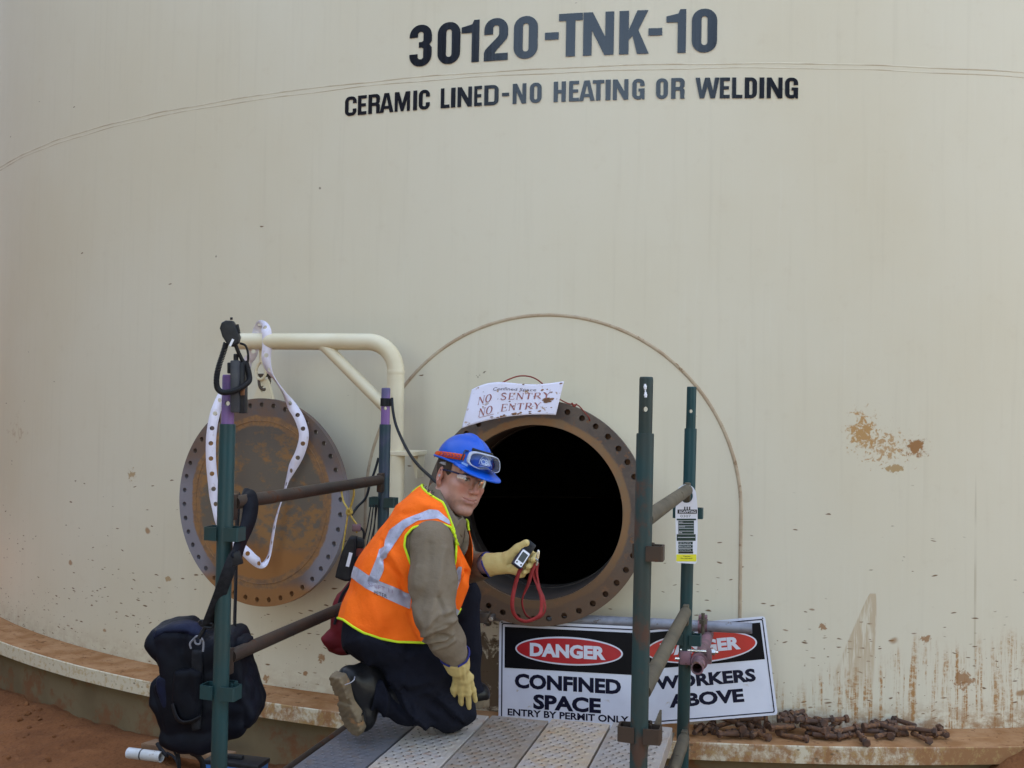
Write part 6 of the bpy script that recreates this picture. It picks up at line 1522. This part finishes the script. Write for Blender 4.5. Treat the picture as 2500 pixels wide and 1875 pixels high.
for st_ in ([(1042, 1187), (1038, 1190), (1042, 1194)], [(1046, 1193), (1049, 1200)], [(1043, 1198), (1046, 1203)], [(1052, 1196), (1055, 1206)], [(1057, 1196), (1054, 1203), (1060, 1201), (1057, 1208), (1050, 1209)]):
    b.tube(on_vest(smooth_path([(x_, y_, 0) for x_, y_ in st_], 3)[:, :2], .0035), .0011, 5)
b.build('marker_words', M_INK, vest)

# ------------------------------------------------------------------ trousers
def trouser_sd(Q):
    d = sd_ell(Q, PELV+UP2*.0, (.165, .135, .108), TM)
    d = smin(d, sd_ell(Q, P(914, 1545, 3.655), (.084, .084, .084)), .04)
    t1 = chain(Q, [RHIP+np.array([.004, 0, .012]), RHIP*.5+RKNEE*.5+np.array([.008, -.005, .016]), RKNEE], [.095, .097, .083], .04)
    s1 = chain(Q, [RKNEE, RKNEE*.5+RANK*.5, RANK*.92+RKNEE*.08], [.078, .073, .058], .04)
    s1 = smin(s1, sd_ell(Q, RKNEE+np.array([.028, .0, -.012]), (.062, .070, .060)), .03)
    t2 = chain(Q, [LHIP, LKNEE, LANK], [.095, .078, .060], .03)
    d = smin(d, smin(t1, s1, .018), .05); d = smin(d, t2, .03)
    return smax(d, DZ+.004-Q[..., 2], .012)
lo_ = np.min([RHIP, RKNEE, RANK, PELV, LKNEE, LANK], 0)-.17; hi_ = np.max([RHIP, RKNEE, RANK, PELV, LKNEE, LANK], 0)+.17; lo_[2] = DZ-.02
tv, tf = sculpt(lo_, hi_, .0065, trouser_sd); tv = relax(tv, tf, 1)
TF = [([(935, 1562), (1000, 1625), (1080, 1705)], -.0035, 2.5), ([(942, 1662), (960, 1690), (975, 1730), (1010, 1765)], -.012, 7), ([(955, 1650), (985, 1690), (1000, 1740), (1040, 1770)], .010, 8), ([(985, 1678), (990, 1700), (1010, 1745)], -.008, 5), ([(948, 1640), (1000, 1672), (1070, 1660), (1105, 1640)], .005, 10), ([(935, 1668), (945, 1700), (940, 1740)], .008, 8),
      ([(1060, 1715), (1090, 1740), (1110, 1765)], -.008, 6), ([(1075, 1705), (1110, 1735), (1125, 1760)], .007, 7), ([(900, 1560), (960, 1590), (1040, 1610)], .004, 14), ([(1000, 1580), (980, 1640)], -.004, 10), ([(880, 1560), (900, 1620)], .004, 9), ([(1115, 1752), (1132, 1772)], -.008, 4), ([(1050, 1690), (1100, 1700)], .004, 9), ([(1020, 1720), (1060, 1760)], -.005, 7), ([(915, 1665), (920, 1740)], -.005, 6)]
tv = rumple(tv, tf, .011, 8, (1, 1, 1), 9, 2); tv = crease(tv, tf, [(a_, h_*1.9, w_) for a_, h_, w_ in TF]); tv = tv+normals(tv, tf)*(.005*vnoise(tv, 11, 3)+.003*vnoise(tv, 25, 6))[:, None]; tv[:, 2] = np.maximum(tv[:, 2], DZ+.003)
th_ = sd_cap(tv, RHIP, RKNEE, .125); f = np.minimum(((tv-RANK)@unit(RKNEE-RANK))-.012+10*((np.linalg.norm(tv-RANK, axis=1) > .16) | (th_ < .0)), ((tv-LANK)@unit(LKNEE-LANK))+10*(np.linalg.norm(tv-LANK, axis=1) > .16))
V2_, F2_, _, _ = clip(tv, tf, f); wear('trousers', V2_, F2_, M_TROUSER)

# ------------------------------------------------------------------ boots
def boot(heel, toe, ank, shin, name='boot'):
    """heel and toe are points on the sole; ank the ankle, shin a point up the leg"""
    t = unit(toe-heel); n = (ank-heel)-t*((ank-heel)@t); n = unit(n); w = np.cross(t, n); L = np.linalg.norm(toe-heel); M_ = np.stack([t, w, n])
    lo = np.min([heel, toe, ank, shin], 0)-.09; hi = np.max([heel, toe, ank, shin], 0)+.09
    def up(Q):
        q = (Q-heel)@M_.T; a = chain(q, [(.035, 0, .050), (.10, 0, .050), (.19, 0, .045), (L-.042, 0, .042)], [.036, .040, .046, .040], .03)
        a = smin(a, chain(q, [(.055, 0, .06), (.075, 0, .105), ((ank-heel)@t*.6+.03, 0, .14)], [.040, .045, .048], .03), .03)
        c = sd_cap(Q, ank-unit(ank-shin)*-.0, shin, .047, .050); a = smin(a, c, .035)
        a = smin(a, sd_ell(q, (L-.05, 0, .045), (.052, .046, .042)), .02)
        return smax(a, .022-q[..., 2], .006)
    V, Fq = sculpt(lo, hi, .0045, up); V = relax(V, Fq, 1); q = (V-heel)@M_.T
    lace = np.exp(-((q[:, 0]-.155)/.045)**2)*np.exp(-(q[:, 1]/.02)**2)*(q[:, 2] > .07); V = V+normals(V, Fq)*(lace*.004*np.sin(q[:, 0]*420)+.0022*vnoise(V, 30, 5))[:, None]
    o = wear(name, V, Fq, M_BOOT); bpy.context.view_layer.update()
    def so(Q):
        q = (Q-heel)@M_.T; u = np.clip(q[..., 0]/L, 0, 1); hw = np.interp(u, [0, .12, .4, .68, .88, 1.0], [.028, .036, .033, .048, .043, .018]); 
        e = np.maximum(np.abs(q[..., 1])-hw, np.maximum(-q[..., 0], q[..., 0]-L)); z = q[..., 2]
        e = np.maximum(e, np.maximum(-z-.006+.010*(((u > .34) & (u < .46))), z-.030))
        tr = np.where(z < .004, .0030*(np.sin(q[..., 0]*300+5*np.sin(q[..., 1]*45)) > .45), 0); sd_ = np.where(np.abs(q[..., 1]) > hw-.008, .0014*(np.sin(q[..., 0]*300) > .4)*(z < .012), 0)
        return e+tr*.7+sd_
    V, Fq = sculpt(np.min([heel, toe], 0)-.07, np.max([heel, toe], 0)+.07, .0040, so); V = relax(V, Fq, 1, .45); wear('sole', V, Fq, M_SOLE, o)
    lp = []; b = MB()
    for i_ in range(4):
        x_ = .125+.022*i_; b.tube([heel+M_.T@np.array([x_, -.024, .098-.010*i_]), heel+M_.T@np.array([x_+.006, 0, .108-.012*i_]), heel+M_.T@np.array([x_, .024, .098-.010*i_])], .0028, 6)
    b.build('laces', M_BLACK, o); return o
toe = P(868, 1800, 3.56); toe[2] = max(toe[2], DZ+.030); heel = P(817, 1652, 3.49)
bt = boot(heel, toe, P(880, 1686, 3.575), RANK*.55+RKNEE*.45)
b = MB(); b.tube(px_path([(842, 1672, 3.475), (855, 1667, 3.47), (864, 1660, 3.475), (866, 1652, 3.50)]), .0017, 6); b.build('loose_thread', M_WEBG, bt)
b = MB()
for x_ in (880, 890): b.tube(px_path([(888, 1738, 3.52), (x_, 1752, 3.52), (x_+2, 1762, 3.52)]), .003, 6)
b.build('lace_ends', M_BLACK, bt)
lt = P(1192, 1738, 4.03); lt[2] = DZ+.008; lh = lt-np.array([.24, .10, 0]); boot(lh, lt, LANK+np.array([-.06, 0, 0]), LKNEE*.35+LANK*.65)

# ------------------------------------------------------------------ gloves
def glove(wrist, knuckles, fingers, palm_n, cuff_dir, rpalm, rf, thumb=None, folds=(), cuff_r=.040):
    """fingers: list of joint chains; knuckles: list of 4 points"""
    allp = [wrist]+list(knuckles)+[q for f_ in fingers for q in f_]+(list(thumb) if thumb else []); lo = np.min(allp, 0)-.06; hi = np.max(allp, 0)+.06
    cu = wrist+unit(cuff_dir)*.045
    def sd(Q):
        d = None
        for k in knuckles:
            c = sd_cap(Q, wrist+(k-wrist)*.15, k, rpalm*1.12, rpalm); d = c if d is None else smin(d, c, .016)
        d = smin(d, sd_cap(Q, wrist, cu, cuff_r*.86, cuff_r), .02)
        for f_, r_ in zip(fingers, rf):
            d = smin(d, chain(Q, f_, [r_*1.05]+[r_]*(len(f_)-2)+[r_*.88], .006), .007)
        if thumb: d = smin(d, chain(Q, thumb, [.020, .0165, .0135], .01), .012)
        return d
    V, Fq = sculpt(lo, hi, .0030, sd); V = V+normals(V, Fq)*(.0016*vnoise(V, 48, 3)+.0012*vnoise(V, 95, 4))[:, None]
    if folds: V = crease(V, Fq, folds)
    cd_ = unit(cuff_dir); f = .040-((V-wrist)@cd_)+.006*np.sin(np.arctan2((V-wrist)@perp(cd_)[0], (V-wrist)@perp(cd_)[1])*2)
    V, T, cut, _ = clip(V, Fq, f); o = wear('glove', V, T, M_GLOVE); bpy.context.view_layer.update()
    for p_, cl in loops_of(cut):
        if len(p_) > 15: b = MB(); pts = V[p_]; b.tube(pts[::2], .0034, 8, closed=cl); b.build('cuff_binding', M_GLOVEB, o)
    return o
wr = P(1117, 1622, 3.535)
kn = [P(1115, 1656, 3.580), P(1127, 1660, 3.573), P(1138, 1659, 3.575), P(1147, 1654, 3.588)]
fg = [[kn[0], P(1109, 1682, 3.598), P(1106, 1704, 3.622)], [kn[1], P(1126, 1694, 3.600), P(1125, 1724, 3.630)], [kn[2], P(1143, 1694, 3.604), P(1145, 1727, 3.634)], [kn[3], P(1155, 1684, 3.62), P(1161, 1710, 3.645)]]
glove(wr, kn, fg, None, unit(RWR-kn[1]), .0140, [.0122, .0108, .0105, .0098], None, [([(1120, 1630), (1124, 1660)], .0025, 3), ([(1132, 1628), (1133, 1660)], .0025, 3), ([(1126, 1630), (1129, 1660)], -.002, 3), ([(1138, 1635), (1140, 1660)], -.002, 3), ([(1104, 1626), (1140, 1622)], -.003, 4)], .050)
# left hand closed round the meter, thumb on top
wl = P(1216, 1376, 3.725)
kl = [P(1262, 1352, 3.70), P(1270, 1364, 3.705), P(1272, 1380, 3.705), P(1264, 1392, 3.70)]
DY = 3.690
fl = [[P(1272, 1352, 3.745), P(1297, 1352, 3.745), P(1308, 1358, 3.705), P(1301, 1366, 3.672)], [P(1270, 1365, 3.745), P(1294, 1366, 3.742), P(1300, 1374, 3.700), P(1290, 1383, 3.670)],
      [P(1268, 1378, 3.742), P(1286, 1382, 3.738), P(1291, 1390, 3.700), P(1280, 1397, 3.675)], [P(1258, 1390, 3.725), P(1272, 1396, 3.720), P(1276, 1402, 3.695), P(1268, 1405, 3.680)]]
glove(wl, kl, fl, None, unit(LWR-kl[1]+np.array([-.03, 0, 0])), .0200, [.0118, .0118, .0115, .0105], [P(1238, 1362, 3.70), P(1264, 1340, 3.685), P(1284, 1326, 3.672)], [([(1240, 1380), (1262, 1372)], -.003, 4), ([(1245, 1392), (1256, 1375)], -.003, 3), ([(1232, 1350), (1240, 1395)], .002, 6)], .044)
b = MB(); b.cyl(LWR-unit(LWR-LEL)*.05, LWR+unit(wl-LWR)*.02, .034, .032, 20); b.build('wrist_cuff', pm('faded_pink_cuff', (.36, .22, .24), None, rough=.8), person)

# ------------------------------------------------------------------ meter with red lanyard, held in the left hand
q1, q2, q3, q4 = P(1293, 1318, 3.675), P(1314, 1333, 3.68), P(1269, 1389, 3.645), P(1249, 1373, 3.64)
mx_ = unit((q2-q1)+(q3-q4)); my_ = unit((q1-q4)+(q2-q3)); mn_ = unit(np.cross(mx_, my_)); mn_ = mn_ if mn_@(CAM-q1) > 0 else -mn_; my_ = unit(np.cross(mn_, mx_)); my_ = my_ if my_@(q1-q4) > 0 else -my_
mc0 = (q1+q2+q3+q4)/4-mn_*.014; hw, hl = np.linalg.norm(q2-q1)*.5, np.linalg.norm(q1-q4)*.5
MM = plate_M(mc0, mx_, my_, mn_); me_ = thing('gas_meter', 'small dark blue handheld meter with white face held in the left glove', 'meter', M=MM)
def mpart(nm, V, Fc, m, **k): return obj(nm, V, Fc, m, me_, world=False, **k)
I3 = ((1, 0, 0), (0, 1, 0), (0, 0, 1)); b = MB(); b.box((0, 0, 0), I3, (hw, hl, .0145), .005); mpart('case', b.world(), b.F, pm('dark_blue_case', (.010, .016, .045), (.014, .02, .05), 20, .4, .6, .4), auto=40)
b = MB(); b.box((0, hl*.62, .003), I3, (hw*.96, hl*.36, .0135), .004); b.box((hw*.1, hl*.75, .0165), I3, (.004, .006, .0015), .001); mpart('sensor_cap', b.world(), b.F, M_BLACKP, auto=40)
V, Fc = curve_fill([rrect(-hw*.80, -hl*.90, hw*.80, hl*.22, .005)], .001); V[:, 2] += .0150; mpart('face_plate', V, Fc, M_WHITE, smooth=False)
V, Fc = curve_fill([rrect(-hw*.60, -hl*.58, hw*.60, hl*.08, .002)], .001); V[:, 2] += .0160; mpart('screen', V, Fc, pm('grey_green_screen', (.075, .085, .085), None, rough=.15), smooth=False)
for s_ in (-1, 1): V, Fc = curve_fill([circ(s_*hw*.48, -hl*.75, .0032, 12)], .001); V[:, 2] += .0160; mpart('button', V, Fc, M_GREYP, smooth=False)
ld = ribbon([(1273, 1385, 3.655, 9), (1266, 1400, 3.66, 9), (1257, 1432, 3.67, 10), (1251, 1465, 3.67, 10), (1252, 1490, 3.675, 9), (1262, 1508, 3.68, 8), (1280, 1517, 3.68, 8), (1300, 1513, 3.685, 8), (1317, 1502, 3.685, 9), (1322, 1485, 3.69, 9), (1322, 1460, 3.69, 9), (1315, 1435, 3.69, 9), (1306, 1412, 3.69, 8), (1303, 1390, 3.685, 8), (1309, 1375, 3.68, 8)], .0145, M_REDWEB, 'lanyard', None)
tag(ld, 'red web lanyard looping down from the handheld meter', 'lanyard')
bpy.context.view_layer.update()
ribbon([(1310, 1374, 3.675, 9), (1300, 1392, 3.675, 9), (1290, 1425, 3.68, 8), (1277, 1455, 3.69, 4), (1275, 1475, 3.69, 4), (1283, 1500, 3.695, 4), (1300, 1511, 3.70, 5), (1318, 1508, 3.70, 4), (1331, 1490, 3.70, 4), (1328, 1460, 3.70, 4), (1318, 1435, 3.70, 4), (1311, 1400, 3.69, 5), (1312, 1376, 3.68, 7)], .0145, M_REDWEB, 'web_strand', ld)
b = MB(); b.tube(px_path([(1312, 1374, 3.672), (1309, 1364, 3.668), (1311, 1353, 3.666), (1314, 1343, 3.668), (1316, 1352, 3.668), (1314, 1364, 3.668)], 5), .0022, 8); b.cyl(P(1313, 1372, 3.67), P(1310, 1380, 3.672), .0045, n=10); b.tube(px_path([(1306, 1362, 3.668), (1314, 1368, 3.666)], 2), .002, 6); b.build('metal_clip', M_ZINC, ld)
# ------------------------------------------------------------------ navy bag slung from the left rail
def z2(l, ox=300, oy=1475, s=4.148): return [(ox+x/s, oy+y/s) for x, y in l]
BO = z2([(280, 380), (300, 300), (345, 225), (480, 178), (660, 172), (760, 200), (840, 270), (905, 325), (960, 300), (1040, 255), (1150, 232), (1210, 270), (1230, 330), (1250, 480), (1290, 640), (1340, 770), (1385, 960), (1385, 1070), (1330, 1180), (1210, 1285), (1110, 1330), (1000, 1420), (830, 1472), (650, 1452), (430, 1365), (415, 1280), (438, 1210), (390, 1080), (335, 950), (330, 830), (355, 735), (440, 650), (400, 530), (335, 445)])
BY = 3.36
bag = pillow('shoulder_bag', BO, BY, .095, .038, M_NAVY, None, .0058, .012,
             [(z2([(330, 400), (480, 310), (640, 320)]), -.022, 14), (z2([(420, 470), (600, 520)]), .010, 9), (z2([(440, 560), (620, 610)]), -.010, 8), (z2([(520, 640), (530, 1000), (540, 1180)]), -.012, 8), (z2([(430, 690), (400, 900), (440, 1150)]), .012, 16), (z2([(820, 560), (860, 900), (840, 1300)]), -.010, 10), (z2([(480, 1240), (700, 1290), (900, 1240)]), -.010, 9), (z2([(640, 360), (720, 460)]), .01, 10), (z2([(1240, 700), (1300, 1000), (1250, 1200)]), -.006, 12)], loc=at_z(P(510, 1800, BY), P(510, 1830, BY)[2]))
tag(bag, 'dark navy soft bag hanging by its strap from the left rail', 'bag'); bpy.context.view_layer.update()
pillow('webbing_panel', z2([(700, 460), (800, 470), (810, 640), (790, 1260), (700, 1290), (690, 900)]), BY-.098, .012, .008, M_WEB, bag, .005, .004)
pillow('front_pocket', z2([(530, 680), (700, 640), (800, 690), (800, 1050), (760, 1180), (640, 1210), (540, 1130), (510, 960)]), BY-.105, .022, .018, M_NAVY, bag, .005, .006, [(z2([(530, 830), (790, 820)]), -.006, 6), (z2([(560, 950), (700, 1100)]), .006, 9)])
pillow('side_pocket', z2([(350, 740), (460, 690), (520, 680), (500, 850), (500, 1010), (440, 1120), (380, 1000), (335, 880)]), BY-.075, .022, .018, M_NAVYL, bag, .005, .006)
pillow('roll_top', z2([(345, 225), (480, 178), (660, 172), (760, 205), (840, 275), (800, 330), (640, 300), (480, 300), (380, 380), (330, 420), (288, 370), (300, 300)]), BY-.055, .045, .035, M_NAVYL, bag, .005, .008)
pillow('end_roll', z2([(1130, 330), (1240, 305), (1305, 345), (1308, 420), (1250, 500), (1160, 520), (1110, 420)]), BY-.03, .05, .028, M_NAVY, bag, .005, .005, [(z2([(1150, 430), (1250, 400)]), -.010, 6)])
def flat_strap(path, w, m, nm, par): return ribbon(path, w, m, nm, par, thick=.003)
flat_strap([(x, y, Y, w) for (x, y), Y, w in zip(z2([(500, 1010), (540, 1140), (600, 1195), (690, 1190), (790, 1140)]), (3.235, 3.225, 3.22, 3.22, 3.225), (6, 7, 7, 7, 6))], .02, M_WEB, 'pocket_strap', bag)
b = MB()
for cpts in ([(690, 450), (680, 400), (720, 350), (750, 325), (790, 340), (815, 390), (810, 480)], [(725, 360), (740, 400), (780, 400), (790, 350)]): b.tube(smooth_path([P(x, y, 3.225) for x, y in z2(cpts)], 5), .0032, 8)
b.build('steel_ring', M_GALV, bag)
b = MB(); b.tube(smooth_path([P(x, y, 3.18) for x, y in z2([(770, 345), (800, 290), (835, 235)])], 5), .0065, 10); b.tube(smooth_path([P(x, y, 3.165) for x, y in z2([(785, 165), (778, 190), (800, 215), (840, 232), (890, 238), (915, 220), (908, 195)])], 5), .0045, 8); b.tube(smooth_path([P(x, y, 3.165) for x, y in z2([(785, 165), (850, 190), (908, 195)])], 3), .004, 8); b.build('swivel_hook', M_BLACKP, bag)
# shoulder strap up to and over the rail
def r2(l, ox=400, oy=1150, s=3.687): return [(ox+x/s, oy+y/s) for x, y in l]
flat_strap([(x, y, Y, w) for (x, y), Y, w in zip(r2([(395, 1390), (470, 1200), (560, 960), (620, 800), (655, 740)]), (3.165, 3.135, 3.10, 3.10, 3.115), (28, 29, 30, 28, 24))], .040, M_WEB, 'shoulder_strap', bag)
flat_strap([(x, y, Y, w) for (x, y), Y, w in zip(r2([(650, 800), (672, 700), (705, 600), (750, 480), (775, 380), (785, 290), (765, 225), (720, 215), (690, 240)]), (3.112, 3.13, 3.16, 3.20, 3.23, 3.245, 3.26, 3.30, 3.34), (24, 26, 28, 33, 36, 34, 30, 22, 14))], .052, M_NAVY, 'strap_pad', bag)
flat_strap([(x, y, Y, w) for (x, y), Y, w in zip(r2([(690, 235), (670, 300), (660, 450), (650, 800), (645, 1100), (638, 1350), (640, 1430)]), (3.36, 3.38, 3.38, 3.38, 3.38, 3.38, 3.38), (12, 10, 8, 7, 6, 6, 6))], .040, M_WEB, 'shoulder_strap', bag)
b = MB(); c = P(*r2([(648, 790)])[0], 3.105); b.box(c, (AR*.95+AU*.3, AU*.95-AR*.3, AF), (.018, .020, .006), .003); b.build('strap_buckle', M_BLACKP, bag)
b = MB()
for l in ([(455, 1390), (440, 1430), (435, 1460)], [(548, 1430), (560, 1500), (575, 1600), (580, 1680)], [(520, 1490), (550, 1560), (570, 1680)]): b.tube(smooth_path([P(x, y, 3.33) for x, y in z2(l)], 5), .0042, 8)
b.build('draw_cord', M_WEB, bag)
flat_strap([(x, y, Y, w) for (x, y), Y, w in zip(z2([(680, 1440), (700, 1500), (750, 1530), (800, 1590), (815, 1670)]), (3.32,)*5, (11, 12, 10, 11, 12))], .026, M_WEB, 'hanging_strap', bag)
# ------------------------------------------------------------------ red bag hanging behind the worker
RBO = r2([(1720, 960), (1640, 1020), (1560, 1100), (1522, 1180), (1512, 1300), (1512, 1400), (1425, 1485), (1450, 1530), (1500, 1600), (1560, 1625), (1640, 1632), (1760, 1640), (1840, 1600), (1840, 960)])
rbag = pillow('red_bag', RBO, 4.22, .075, .05, M_REDBAG, None, .006, .010, [(r2([(1700, 1000), (1590, 1150), (1560, 1330)]), -.012, 6), (r2([(1490, 1470), (1520, 1600)]), -.010, 5), (r2([(1520, 1400), (1640, 1420)]), .008, 10), (r2([(1620, 1100), (1600, 1400)]), .006, 9)], loc=P(850, 1595, 4.22))
tag(rbag, 'red nylon bag hanging behind the worker back', 'bag'); bpy.context.view_layer.update()
b = MB(); b.tube(smooth_path([P(x, y, 4.135) for x, y in r2([(1700, 1000), (1620, 1090), (1580, 1180), (1560, 1290), (1535, 1380)])], 5), .006, 8); b.build('black_seam', M_WEB, rbag)
# ------------------------------------------------------------------ black instrument on a yellow rope
dvc = pillow('hanging_instrument', r2([(1680, 582), (1735, 590), (1740, 660), (1690, 980), (1640, 985), (1548, 950), (1560, 890), (1610, 720)]), 4.12, .028, .008, M_BLACKP, None, .004, 0, loc=P(842, 1415, 4.12))
tag(dvc, 'black instrument with a white label strip hanging from yellow rope', 'instrument'); bpy.context.view_layer.update()
pillow('red_back', r2([(1715, 620), (1795, 640), (1800, 760), (1770, 880), (1690, 950), (1700, 800)]), 4.15, .022, .008, pm('dark_red_plastic', (.19, .022, .018), (.12, .014, .012), 12, .4, .6, .5), dvc, .004, 0)
pillow('black_band', r2([(1725, 590), (1800, 610), (1805, 690), (1730, 690)]), 4.148, .026, .006, M_BLACKP, dvc, .004, 0)
pillow('black_band', r2([(1705, 770), (1800, 745), (1790, 800), (1700, 830)]), 4.148, .025, .006, M_BLACKP, dvc, .004, 0)
b = MB(); l0, l1 = P(*r2([(1684, 735)])[0], 4.088), P(*r2([(1652, 860)])[0], 4.088); u = unit(l1-l0); b.box((l0+l1)/2, (unit(np.cross(u, AF)), u, AF), (.0068, np.linalg.norm(l1-l0)/2, .0012), .0); b.build('label_strip', M_WHITE, dvc, smooth=False)
b = MB(); b.tube(smooth_path([P(x, y, 4.11) for x, y in r2([(1735, 505), (1770, 510), (1798, 545), (1800, 610)])], 5), .005, 8); b.build('carry_loop', M_BLACK, dvc)
b = MB(); b.box(P(*r2([(1735, 510)])[0], 4.11), (AR, AU, AF), (.017, .014, .010), .004); b.build('pink_tag', M_PINK, dvc)
# rope over the rail, knotted below
rp = thing('rope', 'thin yellow rope looped over the left hand rail and knotted', 'rope', P(850, 1260, 4.14))
b = MB()
b.tube(smooth_path([P(x, y, Y) for (x, y), Y in zip(r2([(1600, 200), (1605, 150), (1640, 108), (1690, 130), (1712, 190), (1695, 280), (1665, 370)]), (4.20, 4.19, 4.14, 4.09, 4.085, 4.10, 4.11))], 6), .0042, 8)
b.tube(smooth_path([P(x, y, Y) for (x, y), Y in zip(r2([(1600, 200), (1620, 280), (1655, 340), (1665, 370)]), (4.20, 4.18, 4.13, 4.11))], 6), .0038, 8)
b.tube(smooth_path([P(x, y, 4.105) for x, y in r2([(1650, 350), (1680, 340), (1690, 375), (1650, 385), (1655, 345), (1685, 365), (1660, 395)])], 6), .0048, 8)
b.tube(smooth_path([P(x, y, 4.115) for x, y in r2([(1660, 370), (1648, 450), (1630, 570), (1610, 700), (1604, 765)])], 6), .0036, 8)
b.tube(smooth_path([P(x, y, 4.11) for x, y in r2([(1668, 375), (1700, 430), (1738, 490), (1735, 560)])], 6), .0036, 8)
b.build('rope_strands', M_YROPE, rp)
